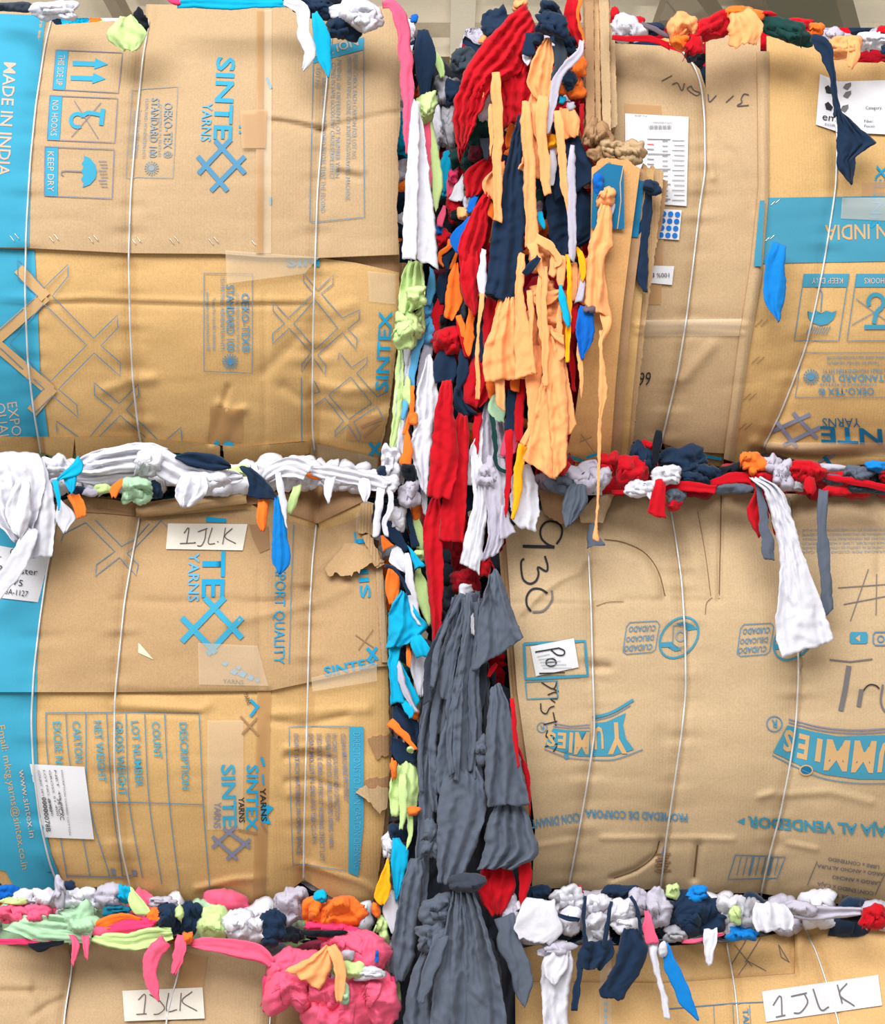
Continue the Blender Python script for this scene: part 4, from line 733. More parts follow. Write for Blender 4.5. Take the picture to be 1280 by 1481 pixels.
tb = UR.panel([(856, 242), (880, 226), (908, 232), (926, 244)], [(818, 664), (850, 670), (882, 674)], L=[(856, 242), (855, 330), (846, 500), (832, 600), (818, 664)], R=[(926, 244), (914, 335), (900, 450), (890, 560), (882, 674)], off=-0.100, mat=card_mat('cardboard_orange_brown', (199, 150, 96)), step=5, th=0.012, jag={'T': 5, 'B': 2}, name='torn_carton_layer', label='front torn layer with a blue band', df=lambda x, y, u, v: 0.010 * u)
tb2 = UR.panel([(914, 240), (936, 250)], [(880, 668), (898, 680)], L=[(914, 240), (908, 335), (894, 450), (885, 560), (880, 668)], R=[(936, 250), (926, 350), (912, 460), (904, 560), (898, 680)], off=-0.078, mat=KRAFTD, step=4, th=0.02, jag={'T': 5}, name='torn_carton_layer')
UR.panel([(930, 236), (946, 246)], [(896, 666), (906, 670)], L=[(930, 236), (922, 350), (908, 460), (900, 560), (896, 666)], R=[(946, 246), (938, 350), (930, 420), (916, 560), (906, 670)], off=-0.062, mat=KRAFT2, step=4, th=0.03, jag={'T': 5, 'B': 3}, name='torn_carton_layer')
UR.panel([(942, 238), (960, 250)], [(904, 660), (913, 664)], L=[(942, 238), (934, 380), (916, 560), (904, 660)], R=[(960, 250), (950, 350), (936, 450), (924, 560), (913, 664)], off=-0.048, mat=EDGE, step=4, th=0.03, jag={'T': 5, 'R': 3}, name='torn_carton_layer')
UR.panel([(955, 258), (966, 262)], [(918, 470), (926, 470)], L=[(955, 258), (945, 330), (934, 400), (918, 470)], R=[(966, 262), (958, 320), (942, 400), (926, 470)], off=-0.036, mat=KRAFTD, step=4, th=0.02, jag={'R': 3}, name='torn_carton_layer')
p = Print(UR, -0.100, tb, lift=0.004)
p.strip([(858, 252), (855, 330)], [(878, 236), (884, 331)], 'deep', 12, 5); p.strip([(878, 236), (884, 331)], [(902, 240), (903, 331)], 'deep', 12, 5); p.line([(902, 238), (897, 265), (898, 290), (893, 331)], 1.4, 'kraft', up=.0006)
p.line([(848, 662), (868, 655)], 4, 'cyan'); p.line([(840, 628), (860, 655)], 2, 'dirt'); p.line([(820, 660), (848, 668)], 5, 'mrblue'); p.line([(838, 640), (856, 632)], 2, 'dirt'); p.build()
p = Print(UR, -0.078, tb2, lift=0.003); p.strip([(912, 258), (906, 342)], [(932, 262), (923, 343)], 'deep', 12, 4); p.build()

# ================================================================== middle right bale
MR = Bale('middle right bale in upside-down snack cartons marked 930 Poly', 706, 1306, 0.115,
          [[(848, 735), (851, 800), (855, 880), (857, 960), (859, 1020), (860, 1060), (850, 1130), (836, 1210), (822, 1284)],
           [(966, 715), (976, 770), (986, 840), (991, 920), (992, 1000), (986, 1060), (976, 1130), (964, 1210), (955, 1290)],
           [(1140, 712), (1150, 800), (1154, 900), (1155, 980), (1151, 1050), (1142, 1110), (1128, 1180), (1112, 1240), (1100, 1296)]],
          creases=[([(1043, 715), (1042, 780), (1040, 868)], 0.009, 3), ([(1008, 740), (1020, 800), (1028, 862)], 0.004, 4), ([(990, 745), (1010, 830)], -0.004, 8), ([(900, 785), (935, 800), (955, 830), (962, 862)], 0.007, 4), ([(892, 800), (930, 815), (948, 860)], -0.004, 9), ([(900, 868), (960, 868), (1040, 870)], 0.003, 5), ([(757, 885), (780, 860), (810, 838), (838, 826), (846, 812)], -0.006, 5), ([(750, 915), (757, 885)], 0.005, 6), ([(740, 872), (850, 873), (900, 872)], 0.0025, 3),
                   ([(860, 965), (880, 966)], 0.008, 5), ([(858, 990), (862, 1030)], -0.006, 7), ([(885, 1270), (920, 1258), (950, 1235), (956, 1215)], 0.009, 4), ([(870, 1212), (940, 1212), (1010, 1212), (1060, 1214)], -0.004, 4), ([(1010, 1222), (1004, 1270)], 0.010, 5), ([(770, 1225), (830, 1215)], -0.003, 4), ([(1130, 1150), (1200, 1145), (1260, 1160)], -0.004, 6), ([(1100, 1152), (1116, 1148)], -0.006, 5), ([(1140, 1220), (1180, 1228)], -0.004, 4), ([(960, 1060), (970, 1150), (950, 1230)], 0.004, 14), ([(1262, 745), (1275, 760), (1272, 830)], 0.006, 7), ([(1152, 1000), (1140, 1100)], 0.003, 18)], seed=53, edge=(716, 16, 0.03))
MR.core(706, XR + 460, 730, 1330, CM_G, back=1.12)
MR.panel([(722, 800), (742, 780)], [(752, 1200), (768, 1280)], L=[(722, 800), (726, 850), (738, 1000), (752, 1200)], R=[(742, 780), (746, 850), (756, 1000), (768, 1280)], off=0.010, mat=EDGE, step=5, th=0.02, name='cardboard_edge')
MR.panel([(727, 790), (744, 775)], [(758, 1230), (770, 1283)], L=[(727, 790), (731, 850), (743, 1000), (758, 1230)], R=[(744, 775), (748, 850), (758, 1000), (770, 1283)], off=0.002, mat=KRAFTD, step=5, th=0.01, name='cardboard_edge')
mr1 = MR.panel([(731, 770), (775, 736), (800, 742), (853, 742)], [(769, 1286), (822, 1284)], L=[(731, 770), (736, 840), (748, 1000), (762, 1100), (774, 1200), (769, 1286)], R=[(853, 742), (856, 850), (858, 960), (860, 1060), (850, 1130), (836, 1210), (822, 1284)], off=-0.009, mat=KRAFTG, step=5, label='narrow carton sheet marked 930')
mr2 = MR.panel([(851, 742), (885, 716), (930, 711), (1042, 712), (1140, 714), (XR, 716)], [(822, 1284), (880, 1291), (940, 1286), (990, 1291), (1100, 1292), (1180, 1304), (1300, 1316), (XR, 1320)], L=[(851, 742), (855, 850), (857, 960), (860, 1060), (850, 1130), (836, 1210), (822, 1284)], off=-0.007, mat=KRAFTG, step=5, label='wide carton sheet printed upside down')
MR.panel([(778, 706), (806, 696), (830, 712)], [(786, 742), (812, 760), (850, 748)], off=-0.028, mat=KRAFTD, step=4, name='torn_flap', jag={'T': 4, 'B': 3}, df=lambda x, y, u, v: -0.012 * np.sin(np.pi * u))
MR.panel([(838, 742), (866, 712), (892, 676)], [(840, 756), (872, 757), (889, 715), (896, 690)], off=-0.035, mat=KRAFTG, step=4, name='torn_flap', jag={'T': 2, 'B': 2}, df=lambda x, y, u, v: -0.014 * np.sin(np.pi * v) - 0.006 * u)
for i, a in ((0, 800), (1, 735), (2, 720)): MR.wire(i, a)
p = Print(MR, -0.009, mr1)
p.strokes([[(805, 787), (812, 775), (812, 762), (803, 755), (790, 755), (782, 765), (783, 778), (792, 787), (802, 791)], [(788, 804), (792, 818), (790, 826), (778, 820), (779, 830), (775, 840), (766, 844), (757, 838), (754, 825), (754, 812), (758, 808)], [(792, 858), (782, 852), (770, 852), (762, 862), (762, 875), (768, 884)]], 3, 'black')
p.line([(756, 790), (802, 791)], 4.5, 'black'); p.line([(798, 854), (798, 868), (786, 883), (770, 885)], 3, 'greyink', sm=True)
p.line([(758, 931), (846, 927), (850, 977), (760, 982)], 4, 'mrblue', closed=True); p.line([(760, 986), (806, 984), (806, 1009), (762, 1011)], 1.6, 'mrblue', closed=True)
p.strokes([[(783, 987), (800, 996), (806, 985)], [(800, 996), (808, 1000)], [(792, 1005), (804, 1001), (806, 1010), (796, 1010), (803, 1016)], [(782, 1017), (783, 1028), (790, 1032), (795, 1024), (802, 1021)], [(800, 1030), (804, 1050)], [(786, 1048), (806, 1043)], [(792, 1056), (790, 1066), (802, 1062), (798, 1075)], [(788, 1080), (806, 1076), (800, 1088)]], 1.8, 'black')
p.ring(784, 1052, 7, 7, 1.2, 'line'); p.text('R', (787, 1049), (781, 1049), 6, 'line', up=(0, 1))
p.poly([(800, 1053), (820, 1056), (853, 1057), (854, 1094), (838, 1094), (820, 1090), (788, 1079)], 'mrblue', 10)
for t, a, b, h in (('S', (804, 1061), (791, 1058), 19), ('E', (819, 1061), (807, 1060), 21), ('I', (829, 1061), (824, 1060), 27), ('M', (853, 1060), (832, 1060), 30)): p.text(t, a, b, h, 'kraft', up=(-.06, 1), bold=.03)
p.line([(801, 1046), (825, 1050), (853, 1048)], 1.3, 'purple'); p.line([(800, 1050), (825, 1053), (853, 1052)], 1.3, 'purple'); p.line([(787, 1083), (820, 1096), (852, 1099)], 1.3, 'purple'); p.disc(819, 1094, 4, 'mrblue')
p.text('CION DINANT', (838, 1176), (768, 1186), 12, 'bluegrey', up=(.1, 1), bold=.02); p.build()
lab = MR.decal([(767, 935), (830, 923), (837, 965), (775, 978)], -0.0125, ink('paper'), 'paper_label'); lab['label'] = 'small white label inked Pol'
p = Print(MR, -0.0125, lab, 'handwriting', 0.0014)
p.strokes([[(774, 943), (809, 937)], [(808, 937), (816, 941), (815, 947), (806, 947), (797, 940)], [(780, 974), (817, 973)]], 2, 'black'); p.ring(797, 958, 7.5, 5.5, 1.8, 'black'); p.line([(790, 958), (804, 957)], 1.2, 'black')
for k in range(5): p.line([(777 + k * 2, 950 + k * 4), (795 + k * 8, 946 + k * 5)], .7, 'faint')
p.build()
p = Print(MR, -0.007, mr2)
for L, w_ in (([(874, 780), (900, 784), (932, 799), (952, 826), (962, 862)], 1.3), ([(1043, 716), (1042, 780), (1040, 868)], 1.6), ([(1009, 740), (1020, 800), (1028, 862)], .8), ([(1030, 864), (1022, 872), (1020, 888)], .9), ([(862, 876), (880, 871), (902, 870)], .8), ([(888, 1270), (920, 1258), (946, 1238), (954, 1216)], 1.4), ([(1009, 1222), (1004, 1268)], 2.2)): p.line(L, w_, 'slit', sm=True)
for x, y in ((0, 0), (165, 3)):
    p.line([(x + 911, y + 900), (x + 950, y + 898), (x + 954, y + 903), (x + 948, y + 939), (x + 943, y + 943), (x + 906, y + 946), (x + 901, y + 942), (x + 906, y + 906)], 1.2, 'line', closed=True)
    p.text('CUIDADO', (x + 949, y + 904), (x + 910, y + 906), 8, 'line', up=(-.15, 1), bold=.015); p.text('DELICADO', (x + 946, y + 918), (x + 906, y + 921), 7.5, 'line', up=(-.15, 1), bold=.015); p.text('CUIDADO', (x + 944, y + 931), (x + 903, y + 934), 8, 'line', up=(-.15, 1), bold=.015)
    cx, cy = x + 982, y + 922; p.ring(cx, cy, 33, 24, 3, 'mrblue', tilt=-50)
    p.poly([(cx - 27, cy + 7), (cx - 10, cy + 6), (cx - 8, cy + 12), (cx + 4, cy + 18), (cx - 6, cy + 20), (cx - 16, cy + 14), (cx - 27, cy + 14)], 'mrblue', 0); p.poly([(cx + 27, cy - 12), (cx + 12, cy - 10), (cx + 5, cy - 18), (cx - 5, cy - 20), (cx + 8, cy - 23), (cx + 20, cy - 18)], 'mrblue', 0)
    p.line([(cx - 8, cy - 17), (cx + 12, cy - 17), (cx + 11, cy + 12), (cx, cy + 15), (cx - 9, cy + 9)], 1.2, 'line', closed=True); p.ring(cx + 2, cy - 2, 6, 7, 2.4, 'faint')
p.poly([(1231, 914), (1253, 914), (1255, 917), (1255, 929), (1252, 931), (1231, 931), (1229, 928), (1229, 917)], 'mrblue', 0); p.poly([(1244, 918), (1244, 928), (1237, 923)], 'kraft', 0, up=.0006)
p.line([(1266, 914), (1284, 914), (1286, 918), (1286, 930), (1282, 933), (1266, 933), (1263, 929), (1263, 918)], 1.8, 'line', closed=True); p.ring(1274, 924, 4.5, 4.5, 1.8, 'line')
p.strokes([[(1256, 823), (1230, 898)], [(1268, 830), (1267, 890)], [(1212, 850), (1282, 845)], [(1220, 874), (1282, 862)]], 1.3, 'greyink'); p.line([(1200, 954), (1230, 957), (1262, 953)], 2, 'greyink')
p.line([(1228, 963), (1222, 1000), (1216, 1028)], 7.5, 'greyink'); p.line([(1246, 997), (1242, 1022)], 6.5, 'greyink'); p.line([(1246, 1002), (1256, 991), (1266, 991), (1272, 996)], 2, 'black', sm=True); p.line([(1277, 990), (1274, 1015), (1282, 1030), (1300, 1028)], 3, 'greyink', sm=True)
p.ring(1120, 1047, 11, 11, 1.6, 'line'); p.text('R', (1124, 1041), (1116, 1041), 11, 'mrblue', up=(0, 1), bold=.02)
p.strip([(1139, 1049), (1176, 1058), (1212, 1065), (1280, 1063), (1345, 1054)], [(1118, 1088), (1157, 1107), (1192, 1120), (1241, 1127), (1280, 1127), (1345, 1118)], 'mrblue', 50, 8)
for t, a, b, h in (('S', (1149, 1060), (1135, 1055), 28), ('E', (1171, 1066), (1156, 1062), 32), ('I', (1190, 1071), (1182, 1069), 30), ('M', (1230, 1073), (1196, 1071), 41), ('M', (1268, 1074), (1236, 1073), 42), ('U', (1300, 1072), (1274, 1073), 42)): p.text(t, a, b, h, 'kraft', up=(-.12, 1), bold=.035)
for k in (9, 4.5): p.line([(1141, 1049 - k), (1190, 1061 - k), (1240, 1065 - k), (1285, 1062 - k), (1345, 1054 - k)], 1.8, 'purple', sm=True)
p.line([(1117, 1092), (1157, 1112), (1192, 1126), (1241, 1133), (1290, 1133)], 1.4, 'line', sm=True); p.ring(1166, 1114, 9, 7, 2, 'kraft', up=.0007); p.disc(1166, 1114, 7.5, 'deep', up=.0006)
p.poly([(857, 1046), (877, 1044), (905, 1031), (901, 1048), (905, 1068), (917, 1084), (886, 1093), (857, 1094)], 'mrblue', 10)
p.text('U', (872, 1052), (859, 1053), 30, 'kraft', up=(.04, 1), bold=.03); p.text('Y', (905, 1046), (877, 1047), 42, 'kraft', up=(.05, 1), bold=.03)
p.line([(857, 1038), (885, 1030), (916, 1012)], 4, 'mrblue', sm=True); p.line([(857, 1042), (885, 1035), (912, 1020)], 1.4, 'line', sm=True); p.line([(857, 1099), (890, 1098), (930, 1084)], 1.4, 'line', sm=True)
p.text('PROPIEDAD DE CORPORA', (994, 1177), (846, 1171), 11, 'bluegrey', up=(.05, 1), bold=.02); p.text('CAJA AL VENDEDOR', (1298, 1196), (1081, 1181), 15, 'mrblue', up=(.05, 1), bold=.03); p.poly([(1077, 1183), (1077, 1193), (1066, 1188)], 'mrblue', 0)
for k, t in enumerate(('ESTE PRODUCTO NO DEBE EXPONERSE A LA LUZ', 'MANTENGA EN UN LUGAR FRESCO Y SECO SIEMPRE', 'HECHO EN HONDURAS POR LA EMPRESA', 'PARA DEVOLVER, LLAME A NUESTRO SERVICIO', 'CONTACTE AL CENTRO DE ATENCION A CLIENTES', 'GRACIAS POR CUIDAR ESTA CAJA')): p.text(t, (1282, 764 + k * 6.3), (1160, 765 + k * 6.3), 3.6, 'faint', up=(0, 1))
p.line([(1064, 1237), (1136, 1240), (1124, 1270), (1053, 1272)], 1.4, 'line', closed=True)
for k in range(7): p.line([(1072 + k * 9, 1240), (1066 + k * 9, 1266)], 3 if k in (2, 5) else 1, 'line')
for k in range(7): p.line([(948 + (k % 2) * 3, 1236 + k * 4), (970 - (k % 3) * 3, 1235 + k * 4)], 3, 'dirt')
p.line([(962, 1225), (956, 1245)], 5, 'purple')
for a, b, t in (((1272, 1252), (1198, 1240), 'LIBRE x CONTENIDO'), ((1282, 1263), (1182, 1250), 'LARGO x ANCHO ALTURA'), ((1274, 1276), (1204, 1266), 'LARGO x ANCHO'), ((1264, 1290), (1182, 1276), 'CONTENIDO x CAJA'), ((1260, 1300), (1178, 1288), 'NO ES POR TUGADO'), ((1262, 1309), (1216, 1303), 'PESO NETO')): p.text(t, a, b, 5, 'greyink', up=(-.1, 1), bold=.02)
p.line([(1182, 1246), (1168, 1280)], 1.2, 'greyink'); p.line([(1280, 1264), (1266, 1294)], 1.2, 'greyink'); p.build()

# ================================================================== lower right bale
LR = Bale('lower right bale in yellowish cartons with long 1JLK tape note', 1336, 1972, 0.11,
          [[(1050, 1362), (1056, 1390), (1063, 1430), (1068, 1481), (1070, 1960)], [(1160, 1336), (1178, 1370), (1192, 1410), (1204, 1450), (1214, 1481), (1222, 1960)], [(800, 1368), (796, 1481), (790, 1960)]],
          creases=[([(1146, 1345), (1148, 1380), (1152, 1408)], 0.010, 4), ([(1158, 1350), (1156, 1400)], -0.005, 7), ([(770, 1420), (960, 1424), (1140, 1408)], 0.005, 4), ([(1150, 1400), (1230, 1420)], 0.003, 12), ([(900, 1440), (905, 1500)], 0.003, 10)], seed=67, edge=(736, 20, 0.03))
LR.core(726, XR + 460, 1370, 1978, CM_W, back=1.1)
LR.panel([(745, 1374), (780, 1366), (960, 1369), (1060, 1362), (1149, 1346)], [(747, 1424), (780, 1424), (960, 1426), (1060, 1418), (1151, 1412)], off=-0.006, mat=KRAFTY, step=5, name='top_flap')
lr1 = LR.panel([(745, 1420), (960, 1422), (1152, 1408)], [(750, 1958), (1160, 1958)], off=-0.012, mat=KRAFTY, step=7)
lr2 = LR.panel([(1149, 1346), (1160, 1334), (1178, 1331), (1250, 1337), (XR, 1345)], [(1158, 1958), (XR, 1958)], off=-0.012, mat=KRAFTY, step=6)
for i in range(3): LR.wire(i, None if i else 1362)
LR.decal([(868, 1376), (884, 1376), (886, 1600), (866, 1600)], -0.0145, TAPE, 'packing_tape')
p = Print(LR, -0.012, lr1)
p.line([(966, 1459), (1060, 1451), (1104, 1449)], 1.5, 'line')
for x in (1032, 1060, 1084): p.line([(x, 1453), (x + 2, 1490)], .8, 'line')
for y in range(5): p.disc(876, 1452 + y * 9, 2.6, 'bluetint')
p.text('TAN', (1074, 1459), (1076, 1490), 8, 'bluegrey', bold=.02); p.build()
p = Print(LR, -0.006, lr1)
for L in ([(1062, 1366), (1088, 1398)], [(1078, 1392), (1100, 1356)], [(1056, 1398), (1080, 1358)], [(1068, 1410), (1082, 1390), (1108, 1404)], [(1126, 1366), (1142, 1392), (1130, 1384), (1126, 1366)]): p.line(L, 1.1, 'greyink')
p.build()
lab = LR.decal([(1102, 1434), (1270, 1410), (1276, 1454), (1108, 1478)], -0.0150, ink('paper'), 'paper_note'); lab['label'] = 'long white tape note reading 1JLK'
p = Print(LR, -0.0150, lab, 'handwriting', 0.0014)
p.strokes([[(1118, 1454), (1129, 1440), (1131, 1468)], [(1122, 1471), (1136, 1468)], [(1144, 1441), (1167, 1436)], [(1164, 1438), (1168, 1450), (1158, 1464), (1148, 1465)], [(1176, 1430), (1187, 1460), (1199, 1456)], [(1211, 1424), (1218, 1451)], [(1225, 1422), (1214, 1438), (1236, 1455)]], 2, 'greyink'); p.build()
# ================================================================== loose rags
GR = 'rags cascading from the torn end of the upper right bale'
GLU = 'rags bulging from the end of the upper left bale'
GLM = 'rags bulging from the end of the middle left bale'
GG = 'charcoal rags hanging from the middle right bale'
GW = 'white and red rags hanging in the gap at mid height'
# ---- top of the gap, left column
K('long pink strip draped over the top right corner of the upper left bale', 'pink', [(554, 6, 10), (568, 6, 16), (579, 26, 18), (585, 60, 18), (589, 110, 19), (591, 150, 16), (592, 190, 14), (590, 225, 8)], -0.03, group=GLU)
H('narrow pink tail beside the white sheet below the neon rag', 'pink', [(608, 160), (610, 190), (618, 250), (622, 290)], [(620, 155), (622, 200), (623, 240), (625, 292)], -0.002, group=GLU)
H('royal blue sliver showing behind the pink strip at the carton edge', 'royal', [(580, 44), (581, 90), (582, 136)], [(588, 50), (588, 90), (587, 138)], 0.02, group=GLU)
Q('tiny royal blue corner above the navy cloth at the top of the gap', 'royal', 599, 27, 10, 12, 0.05, group=GLU)
H('navy cloth bunched at the top of the gap right of the pink strip', 'navy', [(600, 40), (599, 90), (608, 144)], [(624, 46), (631, 80), (618, 146)], 0.045, group=GLU, nf=2)
H('black fringe under the bunched navy cloth', 'black', [(606, 92), (606, 120), (614, 146)], [(630, 90), (629, 120), (620, 147)], 0.06, group=GLU)
H('small neon tip poking out beside the bunched navy cloth', 'neon', [(627, 74), (630, 95), (638, 114)], [(634, 76), (642, 92), (643, 110)], 0.07, group=GLU)
H('large white sheet hanging over the end of the upper left bale, front fold', 'white', [(596, 140), (590, 220), (584, 300), (581, 372)], [(606, 150), (606, 230), (604, 300), (602, 378)], -0.045, nf=1.2, group=GLU)
H('large white sheet hanging beside the lime rags, wider back fold', 'white', [(598, 145), (600, 220), (601, 300), (602, 376)], [(608, 150), (619, 230), (627, 300), (634, 387)], -0.035, nf=1.6, group=GLU)
Q('neon rag crumpled on the shoulder of the white sheet', 'neon', 616, 155, 34, 48, -0.01, 20, group=GLU)
H('long neon rag hanging beside the narrow pink tail', 'neon', [(618, 172), (622, 220), (626, 280), (630, 306)], [(626, 168), (634, 215), (641, 262), (633, 302)], 0.0, group=GLU)
Q('silver grey rag crumpled high in the gap', 'lgrey', 646, 132, 36, 44, 0.08, group=GLU)
Q('grey ribbed rag folded in the gap under the silver one', 'lgrey', 649, 186, 26, 78, 0.07, 0, fold=7, group=GLU)
Q('white rag wedged beside the grey ribbed rag', 'white', 630, 192, 20, 68, 0.06, group=GLU)
Q('dark slate rag wedged behind the grey ribbed rag', 'slate', 655, 200, 20, 60, 0.09, group=GLU)
H('cyan rag hanging in the gap below the grey ribbed rag', 'cyan', [(640, 218), (632, 245), (641, 268), (638, 284)], [(653, 218), (655, 232), (649, 268), (646, 284)], 0.05, group=GLU)
Q('dark teal rag under the cyan rag in the gap', 'teal', 641, 280, 16, 18, 0.06, group=GLU)
K('thin pink ribbon beside the cyan rag in the gap', 'pink', [(660, 236, 9), (654, 262, 12), (648, 288, 7)], 0.04, group=GLU)
Q('pink scrap pinched under the dark green rag', 'hotpink', 656, 256, 16, 22, 0.03, group=GLU)
H('rolled pink scrap low in the gap beside the white sheet', 'pink', [(640, 297), (635, 312), (632, 326)], [(646, 298), (644, 312), (640, 328)], 0.03, group=GLU)
Q('blue fleck under the rolled pink scrap', 'royal', 636, 332, 12, 16, 0.04, group=GLU)
Q('red rag crumpled beside the hem of the white sheet', 'red', 642, 344, 22, 26, 0.04, group=GLU)
Q('small red rag above a black knot in the gap', 'red', 657, 300, 22, 40, 0.035, group=GLU)
Q('black knot on the small red rag', 'black', 659, 311, 14, 16, 0.018, group=GLU)
H('white rag tongue in front of the pink scrap', 'white', [(668, 250), (655, 272), (649, 290)], [(673, 262), (672, 284), (666, 292)], 0.02, group=GLU)
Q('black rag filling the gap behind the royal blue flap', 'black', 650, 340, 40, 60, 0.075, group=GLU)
# ---- cascade of the upper right bale
Q('teal navy rag peaking left of the big red drape', 'slate', 669, 88, 40, 50, 0.055, pts=3, group=GR)
Q('navy rag under the teal navy peak', 'navy', 655, 134, 24, 34, 0.065, group=GR)
Q('navy rag tucked behind the top of the big red drape', 'navy', 722, 34, 44, 40, 0.02, -25, group=GR)
Q('orange scrap behind the top of the big red drape', 'peach', 752, 8, 22, 18, 0.01, group=GR); Q('peach scrap peeping out behind the big red drape', 'peach', 702, 56, 14, 22, 0.03, 40, group=GR)
H('big red drape falling to the left from the top of the cascade', 'red', [(758, 2), (722, 36), (694, 70), (676, 98), (664, 126), (657, 150), (657, 190), (664, 230)], [(778, 44), (762, 74), (752, 102), (728, 120), (708, 138), (697, 158), (686, 184), (672, 212)], -0.055, nf=3.6, A=0.010, group=GR, gather=.15, jag=2.2)
H('red flap hanging at the left edge of the big red drape', 'red', [(662, 134), (655, 160), (659, 200), (665, 236)], [(692, 140), (690, 168), (680, 196), (669, 224)], -0.046, nf=2, A=.006, group=GR)
H('red drape with a ragged hem in the middle of the cascade', 'red', [(750, 60), (730, 100), (724, 140), (727, 186)], [(768, 20), (776, 70), (772, 120), (764, 166)], -0.045, nf=2.8, A=0.009, group=GR, gather=.1, jag=2.4)
H('red cloth beside the torn carton ends at the top of the cascade', 'red', [(816, -4), (815, 20), (822, 42), (832, 64), (836, 74)], [(840, -4), (841, 20), (838, 45), (844, 62), (846, 72)], -0.045, nf=1.5, A=.006, group=GR)
K('thin orange edge strip along the torn carton ends', 'orange', [(841, -2, 6), (836, 22, 5), (842, 50, 4), (845, 66, 3)], -0.05, group=GR)
Q('navy knot crowning the cascade', 'navy', 798, 36, 48, 34, -0.085, 8, group=GR); Q('dark navy knot behind the crown of the cascade', 'navy', 796, 14, 36, 26, -0.06, group=GR)
H('navy flap with a white corner beside the red drape', 'navy', [(757, 46), (755, 62), (754, 78)], [(775, 46), (775, 62), (774, 80)], -0.062, group=GR)
Q('navy rag between the navy knot and the navy flap', 'navy', 779, 58, 18, 22, -0.055, group=GR)
H('white triangle under the navy flap', 'white', [(750, 74), (755, 86), (761, 95)], [(774, 76), (771, 88), (764, 96)], -0.058, group=GR)
Q('black navy rag under the crown knot', 'navy', 822, 62, 28, 36, -0.03, group=GR)
H('broad peach rag high in the cascade', 'peach', [(786, 52), (775, 72), (766, 100), (763, 122), (772, 142)], [(801, 58), (802, 80), (799, 110), (797, 138), (794, 150)], -0.068, nf=2, A=.006, group=GR)
K('slate grey strip beside the broad peach rag', 'slate', [(808, 52, 15), (811, 75, 17), (807, 97, 14), (801, 118, 9)], -0.072, group=GR)
K('lilac ribbon curving across the top of the cascade', 'lilac', [(842, 58, 7), (838, 76, 11), (824, 90, 14), (812, 104, 13), (804, 122, 13), (800, 142, 13), (797, 160, 12), (793, 178, 10), (789, 194, 8)], -0.088, group=GR)
Q('orange rag beside the lilac ribbon', 'orange', 836, 98, 24, 32, -0.05, group=GR); Q('orange rag with a curled edge under the navy scrap', 'orange', 832, 126, 30, 30, -0.045, group=GR)
Q('navy scrap caught between two orange rags', 'navy', 823, 116, 20, 34, -0.066, group=GR); Q('orange scrap left of the cyan dot', 'orange', 812, 128, 14, 18, -0.05, group=GR)
Q('tiny cyan scrap in the cascade', 'cyan', 813, 145, 10, 11, -0.052, group=GR); Q('dark red rag by the torn carton ends', 'dred', 836, 148, 26, 34, -0.02, group=GR); Q('lilac bud under the curled orange rag', 'lilac', 825, 154, 13, 13, -0.06, group=GR)
Q('red scrap behind the lilac bud', 'red', 815, 156, 16, 22, -0.045, group=GR)
K('red edge running down beside the torn carton ends', 'red', [(842, 150, 8), (841, 182, 6), (848, 214, 5), (857, 242, 4)], -0.045, group=GR); K('lower red piping along the navy cloth', 'red', [(854, 262, 5), (862, 285, 6), (871, 306, 6)], -0.062, group=GR)
Q('orange scrap against the torn carton, beside the navy fold', 'orange', 856, 200, 16, 40, -0.035, group=GR); Q('orange corner under the crumpled board', 'orange', 860, 232, 14, 18, -0.04, group=GR)
K('straight peach strip hanging in front of the red drape', 'peach', [(716, 104, 13), (718, 140, 15), (720, 200, 14), (719, 260, 12), (719, 321, 12)], -0.082, group=GR)
K('short pointed peach tail left of the straight peach strip', 'peach', [(711, 150, 9), (711, 190, 8), (709, 224, 2)], -0.078, group=GR)
Q('white rag crumpled left of the straight peach strip', 'white', 701, 148, 26, 64, -0.02, group=GR); K('orange sliver on the crumpled white rag', 'peach', [(700, 128, 6), (699, 148, 4)], -0.05, group=GR)
H('mint sliver behind the crumpled white rag', 'teal', [(688, 150), (684, 180)], [(694, 150), (692, 180)], 0.01, group=GR)
Q('dark green rag under the big red drape', 'dgreen', 692, 190, 46, 56, 0.0, group=GR); Q('dark green rag lower in the shadow of the red drape', 'dgreen', 676, 226, 38, 52, 0.02, -40, group=GR); H('slate green flap behind the straight peach strip', 'slate', [(694, 200), (698, 220), (700, 232)], [(708, 200), (708, 220), (706, 232)], -0.02, group=GR)
Q('maroon shadowed rag under the dark green rag', 'maroon', 686, 220, 22, 28, 0.0, group=GR)
H('red drape sweeping left behind the straight peach strip', 'red', [(705, 222), (684, 238), (671, 252), (674, 285)], [(738, 214), (724, 232), (708, 262), (693, 284)], -0.005, nf=2, A=.007, group=GR)
H('rounded peach rag behind the straight peach strip', 'peach', [(714, 243), (699, 258), (697, 274), (712, 290)], [(733, 228), (732, 250), (727, 275), (716, 292)], -0.035, A=.006, group=GR)
H('orange scrap at the foot of the straight peach strip', 'orange', [(712, 290), (704, 308), (710, 316)], [(716, 294), (716, 306), (714, 318)], -0.03, group=GR)
H('orange scrap behind the navy trouser leg', 'orange', [(735, 178), (731, 200), (733, 214)], [(746, 176), (742, 196), (738, 214)], -0.01, group=GR)
H('long red cloth left of the navy trouser leg, upper fold', 'red', [(697, 274), (686, 300), (675, 325), (664, 352), (664, 390)], [(714, 282), (709, 305), (703, 340), (697, 365), (692, 388)], -0.035, nf=2, A=.006, group=GR)
H('long red cloth left of the navy trouser leg, pointed lower fold', 'red', [(664, 372), (665, 410), (672, 438), (686, 455)], [(698, 360), (692, 395), (691, 430), (688, 456)], -0.045, nf=2, A=.006, group=GR)
